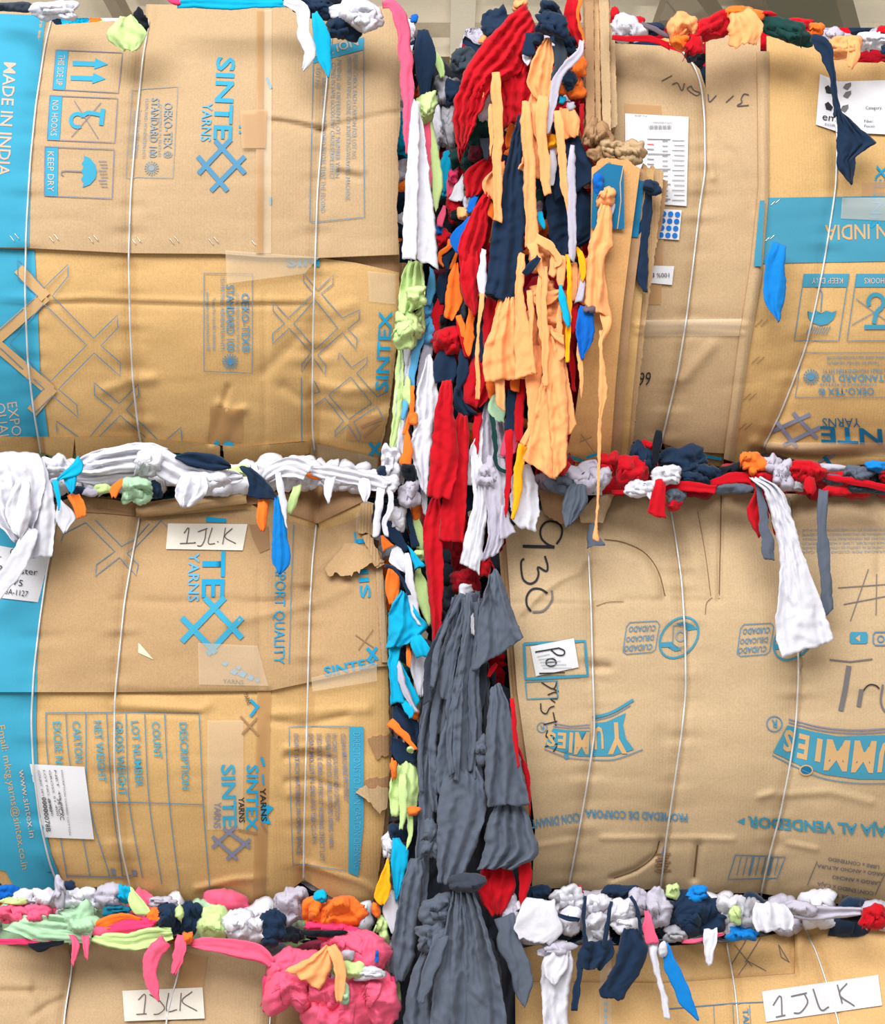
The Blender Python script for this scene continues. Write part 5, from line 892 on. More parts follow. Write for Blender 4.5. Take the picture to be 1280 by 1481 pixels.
H('dark red fold behind the navy trouser leg', 'dred', [(700, 300), (700, 330), (694, 370)], [(712, 300), (712, 320), (702, 368)], -0.01, group=GR)
H('royal blue scrap under the sweeping red drape', 'royal', [(682, 282), (676, 296), (674, 308)], [(692, 282), (688, 298), (680, 308)], -0.01, group=GR)
H('royal blue flap left of the long red cloth', 'royal', [(676, 316), (656, 334), (650, 346), (656, 364)], [(682, 310), (674, 336), (667, 352), (664, 366)], -0.02, group=GR)
Q('peach scrap above the royal blue flap', 'peach', 670, 310, 20, 20, 0.0, group=GR); Q('lilac scrap between red and royal blue rags', 'lilac', 676, 294, 12, 22, 0.005, group=GR)
H('navy trouser leg hanging in the middle of the cascade', 'navy', [(746, 168), (739, 205), (729, 250), (722, 300), (713, 330), (707, 380), (702, 424)], [(758, 166), (758, 210), (759, 260), (761, 310), (756, 360), (750, 400), (744, 438)], -0.072, nf=1.6, A=.006, group=GR)
Q('black wad as the shade inside the hem of the navy trouser leg', 'black', 718, 425, 34, 16, -0.055, group=GR)  # black cloth put in to stand for the shade inside the hem
K('broad peach strip right of the navy trouser leg', 'peach', [(760, 146, 12), (763, 200, 18), (766, 250, 18), (768, 300, 18), (770, 356, 22)], -0.092, nf=1.5, group=GR)
K('peach strip with a square cut end in the cascade', 'peach', [(785, 140, 18), (783, 190, 14), (788, 230, 14), (789, 262, 12), (793, 281, 11)], -0.094, group=GR)
H('peach wedge crossing behind the broad peach strip', 'peach', [(762, 200), (757, 225), (749, 246)], [(776, 160), (780, 210), (784, 258)], -0.08, group=GR)
H('peach loop between the two upper peach strips', 'peach', [(770, 150), (768, 180), (772, 200)], [(780, 150), (781, 180), (779, 204)], -0.085, group=GR)
Q('amber scrap tucked behind the thin orange tail', 'yellow', 799, 205, 16, 24, -0.07, group=GR)
H('white rag beside the navy fold in the cascade', 'white', [(797, 208), (792, 240), (792, 262), (797, 269)], [(805, 210), (805, 238), (802, 264), (800, 270)], -0.075, group=GR)
H('peach square rag above the navy fold', 'peach', [(802, 156), (800, 175), (806, 190), (818, 202)], [(838, 156), (841, 172), (840, 180), (836, 197)], -0.070, A=.004, group=GR)
H('navy cloth with a diagonal fold, upper half', 'navy', [(812, 192), (803, 225), (799, 250), (803, 290)], [(842, 190), (850, 222), (861, 254), (836, 276)], -0.062, nf=1, A=.006, group=GR)
H('navy cloth with a rounded corner, lower half beside the torn carton', 'navy', [(780, 276), (790, 310), (796, 345), (812, 372)], [(852, 264), (868, 296), (872, 320), (868, 338), (826, 366)], -0.050, nf=1.2, A=.007, group=GR)
Q('dark green fleck by the broad peach strip', 'dgreen', 778, 288, 14, 24, -0.04, group=GR); Q('pink fleck below the dark green fleck', 'mauve', 780, 300, 10, 16, -0.05, group=GR); H('small cyan flag beside the broad peach strip', 'cyan', [(777, 306), (778, 320), (786, 330)], [(784, 306), (788, 322), (788, 331)], -0.075, group=GR)
K('thin orange tail tapering over the navy cloth', 'peach', [(806, 160, 14), (811, 200, 13), (814, 240, 12), (817, 270, 11), (822, 300, 7), (825, 338, 3)], -0.098, group=GR)
K('straight lilac ribbon hanging over the navy cloth', 'lilac', [(828, 210, 7), (827, 250, 13), (827, 300, 12), (827, 350, 12), (828, 376, 9)], -0.102, group=GR)
Q('royal blue scrap on the torn carton beside the navy cloth', 'royal', 865, 266, 15, 30, -0.106, group=GR); H('lilac scrap on the torn carton', 'lilac', [(870, 264), (870, 284)], [(882, 272), (880, 290)], -0.106, group=GR)
Q('peach star shaped scrap on the torn carton', 'peach', 876, 286, 28, 26, -0.110, group=GR, pts=5, jag=.4); H('pale lilac flap under the peach star', 'lilac', [(880, 284), (882, 306)], [(894, 292), (886, 312)], -0.106, group=GR)
H('long peach cloth hanging on the torn carton', 'peach', [(866, 288), (862, 325), (852, 350), (849, 390), (846, 440)], [(884, 290), (887, 325), (887, 356), (875, 370), (875, 402), (886, 464)], -0.118, nf=1.2, A=.005, group=GR, sm=False)
H('folded peach corner under the long peach cloth', 'peach', [(862, 448), (871, 470), (869, 492)], [(884, 454), (888, 464), (871, 500)], -0.116, group=GR)
K('thin peach streamer reaching down over the middle right bale', 'peach', [(871, 478, 8), (869, 505, 5), (871, 540, 9), (872, 570, 11), (869, 592, 6), (867, 640, 5), (865, 700, 4), (863, 750, 4), (861, 772, 8), (861, 782, 11)], -0.120, group=GR)
K('small pointed peach strip on the torn carton', 'peach', [(838, 496, 7), (840, 530, 7), (841, 558, 5), (841, 576, 2)], -0.112, group=GR)
H('royal blue pointed rag on the torn carton', 'royal', [(834, 440), (831, 470), (836, 500), (841, 519)], [(861, 446), (861, 480), (853, 500), (843, 519)], -0.116, A=.004, group=GR)
Q('mauve roll above the royal blue pointed rag', 'mauve', 852, 446, 18, 12, -0.12, group=GR); H('lilac rag above the royal blue pointed rag', 'lilac', [(840, 396), (834, 420), (830, 438)], [(848, 392), (846, 420), (844, 436)], -0.100, group=GR)
K('cyan leaf shaped strip among the peach rags', 'cyan', [(811, 412, 5), (815, 440, 10), (820, 460, 10), (823, 472, 3)], -0.118, group=GR)
K('amber strip at the foot of the straight lilac ribbon', 'yellow', [(834, 358, 6), (840, 370, 9), (843, 390, 9), (842, 406, 5)], -0.100, group=GR); K('long amber strip behind the cyan leaf', 'yellow', [(821, 368, 6), (824, 400, 8), (824, 440, 8), (822, 480, 8), (820, 525, 6)], -0.108, group=GR)
H('bright red backing cloth behind the peach strands', 'dred', [(752, 400), (758, 480), (770, 600), (775, 690)], [(836, 396), (838, 500), (836, 580), (830, 690)], 0.01, nf=4, A=.008, group=GR)
H('red cloth beside the long amber strip', 'red', [(826, 448), (824, 470), (826, 482)], [(836, 440), (834, 468), (830, 482)], -0.09, group=GR); H('red cloth at the right of the big peach rag', 'red', [(818, 500), (824, 540), (828, 568)], [(826, 496), (832, 530), (832, 566)], -0.06, group=GR)
K('navy scrap lying across the peach strands', 'navy', [(758, 397, 8), (768, 386, 15), (780, 372, 8)], -0.116, group=GR)
for i, (lab, C, y) in enumerate((('peach loop beside the navy scrap, largest of the loops', [(774, 344, 16), (792, 354, 14), (806, 370, 10), (809, 380, 8), (801, 384, 6)], -0.104), ('peach strand falling below the loops toward the red backing', [(768, 350, 18), (776, 378, 14), (786, 398, 10), (794, 408, 4)], -0.108),
    ('wrinkled peach scrap right of the navy scrap', [(800, 360, 8), (802, 380, 12), (796, 400, 10)], -0.100), ('peach strand running straight down the middle of the cascade', [(788, 386, 10), (787, 440, 9), (789, 480, 9), (788, 520, 10), (790, 560, 6)], -0.112), ('peach strand left of the middle strand', [(783, 395, 9), (780, 430, 8), (782, 470, 9), (786, 500, 6)], -0.110),
    ('peach strand directly right of the navy trouser leg', [(754, 366, 10), (752, 410, 12), (753, 460, 18), (757, 500, 26), (758, 545, 32)], -0.098), ('thin peach strand against the dark red backing', [(766, 420, 10), (769, 460, 7), (768, 500, 4), (772, 540, 9)], -0.100),
    ('peach diagonal scrap crossing the middle strands', [(796, 478, 7), (804, 486, 10), (816, 492, 12)], -0.116), ('peach strand beside the cyan leaf', [(810, 440, 7), (809, 480, 9), (812, 520, 12)], -0.106), ('peach bow under the loops', [(770, 424, 14), (784, 432, 20), (808, 424, 10)], -0.098), ('orange peach strand above the cyan leaf', [(814, 370, 12), (812, 395, 13), (811, 414, 9)], -0.104), ('orange strand beside the amber strip', [(830, 380, 8), (832, 410, 10), (828, 436, 6)], -0.094))):
    K(lab, 'peach', C, y, group=GR)
Q('peach rag knotted in the middle of the cascade', 'peach', 786, 424, 40, 36, -0.085, group=GR); Q('peach rag bunched under the middle knot', 'peach', 800, 456, 30, 34, -0.08, group=GR); Q('peach rag gathered below the broad peach strip', 'peach', 778, 372, 34, 44, -0.078, group=GR)
H('flared peach rag with a notched hem left of centre', 'peach', [(718, 430), (712, 470), (699, 508), (700, 550)], [(756, 430), (760, 480), (768, 520), (772, 548)], -0.080, nf=2.5, A=.006, group=GR)
K('square ended peach strip below the flared rag', 'peach', [(724, 500, 14), (724, 550, 14), (723, 591, 13)], -0.070, group=GR); K('short orange strip behind the flared rag', 'orange', [(746, 538, 15), (745, 566, 13)], -0.055, group=GR)
H('peach rag with a rounded fold right of the flared rag', 'peach', [(762, 500), (760, 560), (764, 610), (752, 642)], [(788, 500), (784, 560), (778, 600), (764, 648)], -0.082, nf=1.4, group=GR)
H('biggest peach rag, left half reaching the lowest point', 'peach', [(784, 540), (773, 600), (765, 640), (757, 664)], [(798, 520), (800, 600), (804, 650), (803, 696)], -0.102, nf=1.2, A=.005, group=GR)
H('biggest peach rag, right half', 'peach', [(788, 470), (790, 540), (794, 600), (801, 694)], [(810, 476), (818, 540), (822, 600), (819, 672)], -0.106, nf=1.4, A=.005, group=GR)
H('peach side flap right of the biggest peach rag', 'peach', [(810, 520), (815, 590), (819, 631)], [(820, 520), (829, 590), (834, 616)], -0.096, A=.003, group=GR)
# ---- middle of the gap, left of the peach
H('lime rag under the white sheet hem', 'neon', [(584, 376), (579, 400), (577, 440), (578, 456)], [(618, 380), (615, 410), (612, 440), (600, 448)], -0.005, nf=2.5, A=.006, group=GLU)
Q('pale lime leaf shaped fold on the lime rag', 'neon', 602, 428, 30, 28, -0.035, group=GLU); Q('lime rag bunched at the carton edge', 'neon', 592, 476, 38, 56, 0.0, group=GLU, pts=3); Q('rounded lime fold at the bottom of the lime rags', 'neon', 586, 484, 28, 38, -0.02, group=GLU)
Q('lime rag beside the sky blue rag', 'neon', 608, 462, 18, 40, 0.015, group=GLU)
H('long pale lime strip along the lower carton edge of the upper left bale', 'neon', [(574, 500), (571, 560), (566, 620), (561, 668)], [(584, 500), (584, 560), (582, 600), (574, 645)], 0.03, group=GLU)
H('sky blue rag beside the lime rag', 'sky', [(620, 386), (616, 420), (614, 440)], [(630, 392), (631, 412), (625, 440)], 0.03, group=GLU); Q('sky blue fold under the sky blue rag', 'sky', 621, 478, 20, 34, 0.03, group=GLU); Q('pale blue crumple between two sky blue rags', 'sky', 618, 450, 16, 30, 0.04, group=GLU)
H('lower sky blue rag beside the long white rags', 'sky', [(607, 464), (603, 490), (594, 520), (591, 562)], [(614, 464), (613, 490), (604, 525), (600, 562)], 0.02, group=GLU)
H('lilac grey rag right of the lower sky blue rag', 'lilac', [(616, 486), (608, 510), (602, 556)], [(626, 480), (626, 510), (612, 556)], 0.035, group=GLU)
Q('maroon rag in the shade beside the white sheet hem', 'maroon', 640, 400, 30, 30, 0.05, group=GR)
H('navy rag under the maroon rag', 'navy', [(636, 394), (630, 410), (632, 440)], [(653, 388), (648, 420), (644, 442)], 0.03, group=GR)
K('orange hook above the navy loop', 'orange', [(650, 346, 6), (649, 358, 7), (638, 366, 7), (636, 378, 5), (642, 384, 3)], 0.01, group=GR); K('navy loop strip in the gap', 'navy', [(656, 360, 10), (646, 374, 11), (643, 388, 9)], 0.012, group=GR); K('orange strip beside the navy loop', 'orange', [(661, 362, 6), (657, 376, 6), (652, 388, 5)], 0.014, group=GR); Q('black rag behind the navy loop', 'black', 650, 372, 36, 44, 0.05, group=GR)
H('orange rag with an angular hem in the gap', 'orange', [(654, 382), (646, 410), (644, 440), (643, 457)], [(666, 380), (666, 420), (668, 436), (654, 464)], -0.008, A=.004, group=GR)
H('red rag behind the angular orange rag', 'red', [(632, 424), (624, 450), (626, 480), (622, 495)], [(646, 440), (641, 465), (642, 482), (640, 505)], 0.025, group=GR)
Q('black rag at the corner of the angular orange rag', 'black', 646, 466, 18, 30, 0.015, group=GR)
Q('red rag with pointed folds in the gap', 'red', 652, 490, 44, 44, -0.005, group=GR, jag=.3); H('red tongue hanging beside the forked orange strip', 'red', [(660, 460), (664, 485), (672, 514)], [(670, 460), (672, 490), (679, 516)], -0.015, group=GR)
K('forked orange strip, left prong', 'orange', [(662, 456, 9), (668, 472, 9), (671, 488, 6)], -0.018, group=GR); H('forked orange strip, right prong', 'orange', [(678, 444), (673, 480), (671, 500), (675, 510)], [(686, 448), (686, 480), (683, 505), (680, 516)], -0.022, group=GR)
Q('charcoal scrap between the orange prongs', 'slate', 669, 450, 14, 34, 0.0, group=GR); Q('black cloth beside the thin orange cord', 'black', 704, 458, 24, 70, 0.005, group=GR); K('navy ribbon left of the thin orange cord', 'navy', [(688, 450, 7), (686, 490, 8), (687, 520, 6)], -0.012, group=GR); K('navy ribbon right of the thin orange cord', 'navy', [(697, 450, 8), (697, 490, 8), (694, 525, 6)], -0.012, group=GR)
H('white strip beside the navy trouser leg', 'white', [(697, 360), (691, 395), (692, 420), (701, 430)], [(703, 362), (704, 400), (703, 420), (703, 432)], -0.05, group=GR)
K('thin orange cord hanging below the white strip', 'peach', [(698, 424, 8), (694, 460, 5), (691, 490, 4), (690, 525, 6), (692, 558, 6), (691, 579, 6)], -0.062, group=GR)
H('navy cloth block above the red sleeve', 'navy', [(626, 505), (624, 530), (629, 553)], [(664, 508), (662, 535), (657, 553)], -0.005, nf=1.2, A=.005, group=GR); H('pointed navy cloth right of the navy block', 'navy', [(662, 505), (660, 545), (661, 566)], [(677, 508), (679, 538), (664, 566)], -0.015, group=GR)
H('navy rag stepping down beside the red sleeve', 'navy', [(653, 560), (655, 585), (664, 604)], [(672, 556), (678, 585), (692, 598)], -0.010, A=.006, group=GR)
H('red rag with a frayed hem beside the flared peach rag', 'red', [(680, 508), (671, 556), (672, 580), (688, 588)], [(707, 512), (718, 548), (706, 575), (694, 589)], -0.020, nf=2, A=.006, group=GR); H('dark red cloth behind the flared peach rag', 'dred', [(690, 470), (690, 540)], [(716, 470), (712, 540)], 0.0, group=GR)
H('navy ribbon below the flared peach rag', 'navy', [(735, 562), (732, 595), (730, 620)], [(747, 566), (745, 595), (743, 623)], -0.050, group=GR)
H('mint scrap left of the navy ribbon', 'mint', [(712, 560), (706, 594), (718, 607)], [(732, 545), (731, 590), (730, 614)], -0.040, group=GR); Q('orange scrap behind the square ended peach strip', 'orange', 711, 560, 14, 40, -0.035, group=GR)
H('pink scrap at the top of the red ribbon', 'pink', [(729, 618), (724, 640), (722, 660)], [(752, 622), (752, 640), (745, 656)], -0.030, group=GR)
K('narrow red ribbon hanging in front of the white fringe', 'red', [(737, 620, 11), (736, 680, 9), (733, 720, 6), (731, 748, 3)], -0.060, group=GW); K('red ribbon left of the biggest peach rag', 'red', [(754, 545, 10), (752, 590, 12), (750, 640, 10)], -0.050, group=GW)
K('amber ribbon below the biggest peach rag', 'yellow', [(756, 642, 15), (750, 680, 14), (748, 712, 12), (741, 752, 3)], -0.064, group=GW)
K('dark green drawstring loop in front of the grey white rags', 'dgreen', [(711, 596, 7), (716, 640, 6), (717, 668, 5), (728, 681, 5), (745, 680, 4)], -0.045, group=GW)
# ---- red sleeves and white rags at mid height
H('red sleeve with a stitched hem in the middle of the gap', 'red', [(634, 552), (630, 590), (627, 620), (622, 665), (618, 719)], [(657, 550), (656, 590), (662, 640), (662, 680), (651, 721)], -0.040, nf=1.4, A=.005, group=GW, name='fabric_sleeve')
H('red sleeve hanging just behind and below the stitched one', 'red', [(658, 598), (650, 650), (640, 720), (634, 783)], [(680, 600), (679, 650), (675, 710), (671, 783)], -0.025, nf=1.6, A=.006, group=GW, name='fabric_sleeve')
H('long narrow red leg hanging lowest in the gap', 'red', [(622, 716), (613, 760), (615, 820), (621, 870), (626, 929)], [(640, 716), (641, 780), (641, 850), (638, 929)], -0.012, nf=1.4, A=.005, group=GW)
H('pointed red strip behind the red sleeves', 'red', [(686, 598), (684, 630), (690, 654)], [(698, 596), (694, 630), (691, 655)], -0.015, group=GW); Q('dark red rag deep behind the lower red sleeve', 'dred', 664, 806, 24, 70, 0.06, group=GW); Q('red rag crumpled under the white fringe', 'dred', 678, 838, 44, 44, 0.02, group=GW); Q('red tab below the white fringe', 'red', 700, 818, 16, 32, -0.02, group=GW)
H('pleated white rag hanging right of the red sleeves', 'white', [(676, 660), (684, 720), (677, 760), (664, 815)], [(702, 660), (706, 730), (700, 780), (693, 832)], -0.030, nf=4, A=.005, group=GW)
H('grey white fringed rag beside the pleated white rag', 'lilac', [(698, 660), (702, 720), (706, 770), (696, 812)], [(738, 660), (733, 720), (737, 750), (722, 800)], -0.040, nf=4, A=.005, group=GW)
H('flared lilac hem at the end of the grey white rag', 'lilac', [(720, 730), (722, 760), (724, 782)], [(734, 730), (738, 752), (746, 770)], -0.052, group=GW)
H('white cloth with a ragged hem over the top of the 930 carton', 'white', [(738, 676), (738, 720), (744, 756)], [(775, 670), (779, 720), (777, 768)], -0.050, nf=1.5, A=.004, group=GW, jag=2.5)
H('lilac grey rag hanging behind the dark green loop', 'lilac', [(698, 575), (694, 630), (690, 690)], [(726, 580), (732, 630), (740, 690)], -0.010, nf=3, A=.006, group=GW); H('white rag left of the dark green loop', 'white', [(690, 620), (674, 665), (672, 700)], [(700, 610), (698, 660), (696, 700)], -0.015, group=GW)
Q('white rag with folded gathers above the pleated rag', 'lilac', 708, 690, 40, 40, -0.035, fold=6, group=GW); Q('small white crumple between the red rags and the charcoal pile', 'white', 674, 856, 22, 34, 0.01, group=GW); H('navy sliver between the red sleeve and the pleated white rag', 'navy', [(672, 690), (672, 740)], [(684, 690), (682, 740)], 0.02, group=GW)
# ---- white column above the left seam
H('long white rag hanging in the gap beside the red sleeve, upper fold', 'white', [(614, 520), (603, 560), (600, 600), (598, 640)], [(626, 510), (633, 560), (636, 606), (620, 640)], 0.0, nf=2.5, A=.006, group=GLU)
H('long white rag hanging in the gap beside the red sleeve, lower fold', 'white', [(598, 610), (594, 650), (606, 700)], [(634, 600), (624, 650), (618, 720)], -0.01, nf=2, A=.006, group=GLU); H('pale white rag against the carton edge above the seam', 'white', [(580, 500), (572, 560), (566, 640), (558, 700)], [(602, 500), (592, 580), (588, 640), (584, 700)], 0.03, nf=2, A=.006, group=GLU)
H('narrow white strip hanging beside the red sleeve hem', 'white', [(610, 640), (608, 700), (612, 745)], [(622, 640), (619, 700), (616, 745)], 0.01, group=GLU)
Q('lime crumple between the white rags', 'neon', 590, 570, 14, 46, 0.01, group=GLU); K('orange twist between the white rags', 'orange', [(597, 558, 6), (596, 590, 7), (590, 612, 8), (585, 628, 6)], -0.004, group=GLU); Q('orange knot in the orange twist', 'orange', 598, 606, 12, 18, -0.012, group=GLU)
H('orange flap hanging above the black scrap', 'orange', [(584, 622), (582, 650), (577, 672)], [(592, 620), (598, 650), (595, 673)], -0.012, group=GLU); K('sky blue tab beside the orange twist', 'sky', [(586, 578, 6), (585, 592, 7), (582, 608, 4)], 0.0, group=GLU)
Q('black scrap hanging above the lilac pouch', 'black', 592, 684, 22, 26, -0.02, group=GLU)
# ---- more peach layers filling the cascade
H('peach layer peeping out under the broad peach rag', 'peach', [(770, 112), (765, 145), (757, 176)], [(794, 120), (792, 155), (786, 186)], -0.058, nf=1.8, A=.005, group=GR)
H('peach layer behind the two upper peach strips', 'peach', [(762, 168), (760, 210), (764, 250)], [(800, 165), (798, 205), (790, 246)], -0.062, nf=2, A=.005, group=GR)
H('peach layer right of the straight lilac ribbon', 'peach', [(836, 376), (834, 410), (838, 440)], [(856, 372), (852, 405), (848, 442)], -0.088, A=.004, group=GR)
H('peach layer under the loops left of the cyan leaf', 'peach', [(782, 440), (778, 490), (784, 540)], [(812, 440), (814, 490), (812, 545)], -0.072, nf=1.8, A=.005, group=GR)
H('peach layer between the flared rag and the middle strand', 'peach', [(756, 455), (760, 520), (768, 590)], [(778, 440), (780, 520), (784, 585)], -0.066, nf=1.6, A=.005, group=GR)
K('orange ribbon among the peach layers near the amber strip', 'orange', [(816, 420, 7), (818, 460, 9), (815, 500, 6)], -0.078, group=GR)
H('orange layer at the top of the flared peach rag', 'orange', [(722, 420), (716, 440), (714, 462)], [(752, 424), (750, 445), (746, 466)], -0.066, nf=1.6, A=.004, group=GR)
H('red layer tucked behind the navy trouser leg hem', 'red', [(700, 425), (698, 470), (702, 520)], [(722, 430), (720, 480), (716, 528)], -0.03, nf=1.5, A=.005, group=GR)
# ---- gap between the middle bales, left side
Q('white knot at the right end of the left seam', 'white', 560, 702, 34, 30, -0.03, group=GLM); Q('lilac pouch shaped rag under the black scrap', 'lilac', 592, 712, 34, 36, -0.015, group=GLM); Q('white rag swelling above the white knot', 'white', 566, 668, 30, 50, 0.0, group=GLM)
K('white strap hanging over the torn corner, left of two', 'white', [(552, 700, 10), (549, 716, 11), (546, 745, 10), (543, 777, 10)], -0.045, group=GLM); K('white strap hanging over the torn corner, right of two', 'white', [(556, 700, 8), (565, 716, 9), (565, 735, 8), (556, 756, 8), (560, 776, 6)], -0.04, group=GLM)
Q('white rag crumpled right of the white straps', 'white', 576, 750, 24, 42, 0.0, group=GLM); Q('orange scrap under the lilac pouch', 'orange', 603, 736, 16, 30, 0.02, group=GLM)
H('lime sleeve hanging beside the long red leg', 'neon', [(590, 728), (597, 750), (601, 792)], [(604, 742), (613, 768), (612, 800)], 0.02, group=GLM); Q('curled lime cuff beside the long red leg', 'neon', 607, 803, 22, 20, 0.01, group=GLM)
H('navy strip left of the lime sleeve', 'navy', [(580, 728), (590, 760), (596, 792)], [(590, 726), (598, 755), (606, 790)], 0.01, group=GLM); K('navy sash running diagonally below the white crumple', 'navy', [(552, 750, 14), (570, 774, 22), (588, 796, 8)], 0.0, group=GLM); Q('navy rag behind the white straps', 'navy', 548, 752, 26, 50, 0.02, group=GLM)
H('orange corner at the torn carton edge', 'orange', [(549, 775), (552, 797)], [(558, 775), (572, 789)], -0.004, group=GLM)
H('cyan triangle beside the lime cuff', 'cyan', [(589, 790), (594, 808), (598, 826)], [(592, 790), (606, 806), (616, 817)], -0.01, group=GLM)
H('white folded rag left of the cyan triangle', 'white', [(562, 793), (561, 812), (585, 828)], [(584, 792), (590, 806), (592, 830)], -0.012, group=GLM); K('white sash hanging from the folded white rag', 'white', [(589, 800, 8), (593, 840, 13), (599, 880, 13), (608, 904, 8)], -0.016, group=GLM)
H('orange rag beside the carton edge under the folded white rag', 'orange', [(558, 820), (556, 850), (563, 873)], [(578, 816), (580, 845), (572, 874)], -0.008, group=GLM); K('dark cord across the orange rag', 'navy', [(557, 818, 4), (572, 824, 5), (584, 842, 4), (592, 860, 4)], -0.03, group=GLM); Q('navy rag behind the dark cord', 'navy', 580, 836, 30, 40, 0.02, group=GLM)
H('lime rag tapering beside the long red leg', 'neon', [(597, 828), (600, 860), (610, 886), (618, 902)], [(610, 818), (620, 848), (626, 878), (625, 902)], 0.012, group=GLM)
H('cyan garment hanging on the end of the middle left bale, body', 'cyan', [(576, 852), (563, 880), (562, 920), (556, 938)], [(594, 860), (608, 890), (618, 908), (590, 932)], -0.02, nf=1.5, A=.007, group=GLM); H('cyan sleeve sticking out toward the charcoal rags', 'cyan', [(587, 930), (594, 942), (602, 954)], [(610, 912), (620, 930), (627, 946)], -0.03, A=.004, group=GLM)
H('cyan rag below the cyan garment at the carton edge', 'cyan', [(558, 928), (563, 975), (565, 1018)], [(586, 930), (576, 962), (586, 1016)], -0.01, nf=1.2, group=GLM); H('cyan rag right of the lilac stripe', 'cyan', [(574, 958), (584, 990), (598, 1026)], [(581, 956), (594, 985), (608, 1012)], -0.008, group=GLM)
H('white rag under the cyan sleeve', 'white', [(588, 940), (594, 975), (606, 1008)], [(622, 940), (622, 975), (612, 1006)], 0.005, nf=2.5, group=GLM); K('lilac stripe between the cyan rags', 'lilac', [(575, 954, 6), (582, 985, 8), (591, 1010, 8), (602, 1030, 6)], -0.018, group=GLM)
K('orange sliver under the cyan sleeve', 'orange', [(590, 934, 5), (591, 950, 7), (590, 966, 4)], -0.015, group=GLM); Q('navy hollow under the cyan sleeve', 'navy', 580, 946, 20, 28, 0.015, group=GLM)
K('cyan tongue over the navy rag', 'cyan', [(586, 1014, 14), (590, 1026, 13), (595, 1038, 7)], -0.02, group=GLM); Q('orange bud beside the cyan tongue', 'orange', 600, 1034, 14, 14, -0.008, group=GLM); H('navy rag under the cyan tongue', 'navy', [(564, 1020), (568, 1048), (590, 1076)], [(580, 1022), (604, 1044), (603, 1078)], 0.0, A=.006, group=GLM)
K('orange sash slanting across the navy rags', 'orange', [(563, 1044, 18), (577, 1056, 13), (590, 1070, 9), (601, 1084, 8)], -0.02, group=GLM); H('navy rag below the orange sash', 'navy', [(562, 1066), (563, 1086), (576, 1104)], [(580, 1068), (600, 1086), (604, 1103)], -0.002, A=.005, group=GLM); Q('tiny lime fleck below the orange sash', 'neon', 594, 1084, 12, 8, -0.02, 30, group=GLM)
H('lime garment hanging beside the charcoal rags', 'neon', [(570, 1100), (562, 1140), (566, 1182)], [(608, 1104), (607, 1140), (600, 1180)], -0.008, nf=2.4, A=.006, group=GLM); K('lime ribbon tail under the lime garment, left of two', 'neon', [(582, 1120, 14), (584, 1160, 12), (580, 1200, 5)], -0.022, group=GLM); K('lime ribbon tail under the lime garment, right of two', 'neon', [(592, 1170, 10), (594, 1205, 8), (588, 1228, 3)], -0.012, group=GLM)
Q('orange edge at the top of the lime garment', 'orange', 569, 1112, 10, 30, -0.016, group=GLM); Q('orange cuff at the bottom of the lime garment', 'orange', 598, 1172, 18, 14, -0.024, group=GLM); Q('navy rag below the lime garment', 'navy', 574, 1204, 28, 26, 0.01, group=GLM)
H('cyan pointed rag below the lime garment', 'cyan', [(563, 1214), (566, 1260), (571, 1302)], [(580, 1212), (592, 1236), (575, 1302)], -0.006, group=GLM); H('amber rag beside the lower carton corner', 'yellow', [(560, 1240), (548, 1272), (540, 1296), (550, 1309)], [(564, 1248), (565, 1284), (556, 1310)], -0.018, A=.004, group=GLM); Q('white rag at the carton edge above the amber rag', 'white', 562, 1222, 20, 40, 0.012, group=GLM)
H('white rag hanging under the cyan pointed rag', 'white', [(556, 1285), (554, 1320), (566, 1352)], [(580, 1288), (578, 1320), (574, 1354)], 0.0, group=GLM); Q('orange bit under the amber rag', 'orange', 544, 1316, 14, 22, -0.01, group=GLM); Q('lime rag along the charcoal rags near the bottom', 'neon', 554, 1346, 18, 46, 0.0, group=GLM); Q('white lime rag lower along the charcoal rags', 'white', 562, 1386, 16, 54, 0.01, group=GLM); Q('lime crumple at the very bottom beside the pink wad', 'neon', 574, 1440, 12, 60, 0.02, group=GLM)
# ---- charcoal cascade
Q('shade-toned charcoal rag deep in the gap', 'shadegrey', 652, 880, 50, 60, 0.07, group=GG); Q('charcoal rag deep under the long red leg', 'grey', 636, 950, 44, 60, 0.06, group=GG); H('shade-toned charcoal backing cloth behind the strands', 'shadegrey', [(640, 880), (612, 1000), (600, 1100), (580, 1250), (560, 1481), (560, 1540)], [(700, 870), (724, 1000), (744, 1100), (760, 1230), (750, 1481), (745, 1540)], 0.05, nf=6, A=.010, group=GG)
H('charcoal T-shirt sleeve spread on the left edge of the 930 carton', 'grey', [(704, 838), (690, 900), (688, 945), (683, 971)], [(720, 816), (737, 870), (750, 905), (758, 923)], -0.065, nf=2, A=.006, group=GG, name='fabric_sleeve')
H('charcoal underside of the T-shirt sleeve', 'shadegrey', [(684, 960), (682, 1000), (688, 1028)], [(708, 955), (704, 1000), (698, 1030)], -0.02, group=GG)
rs = random.Random(5)
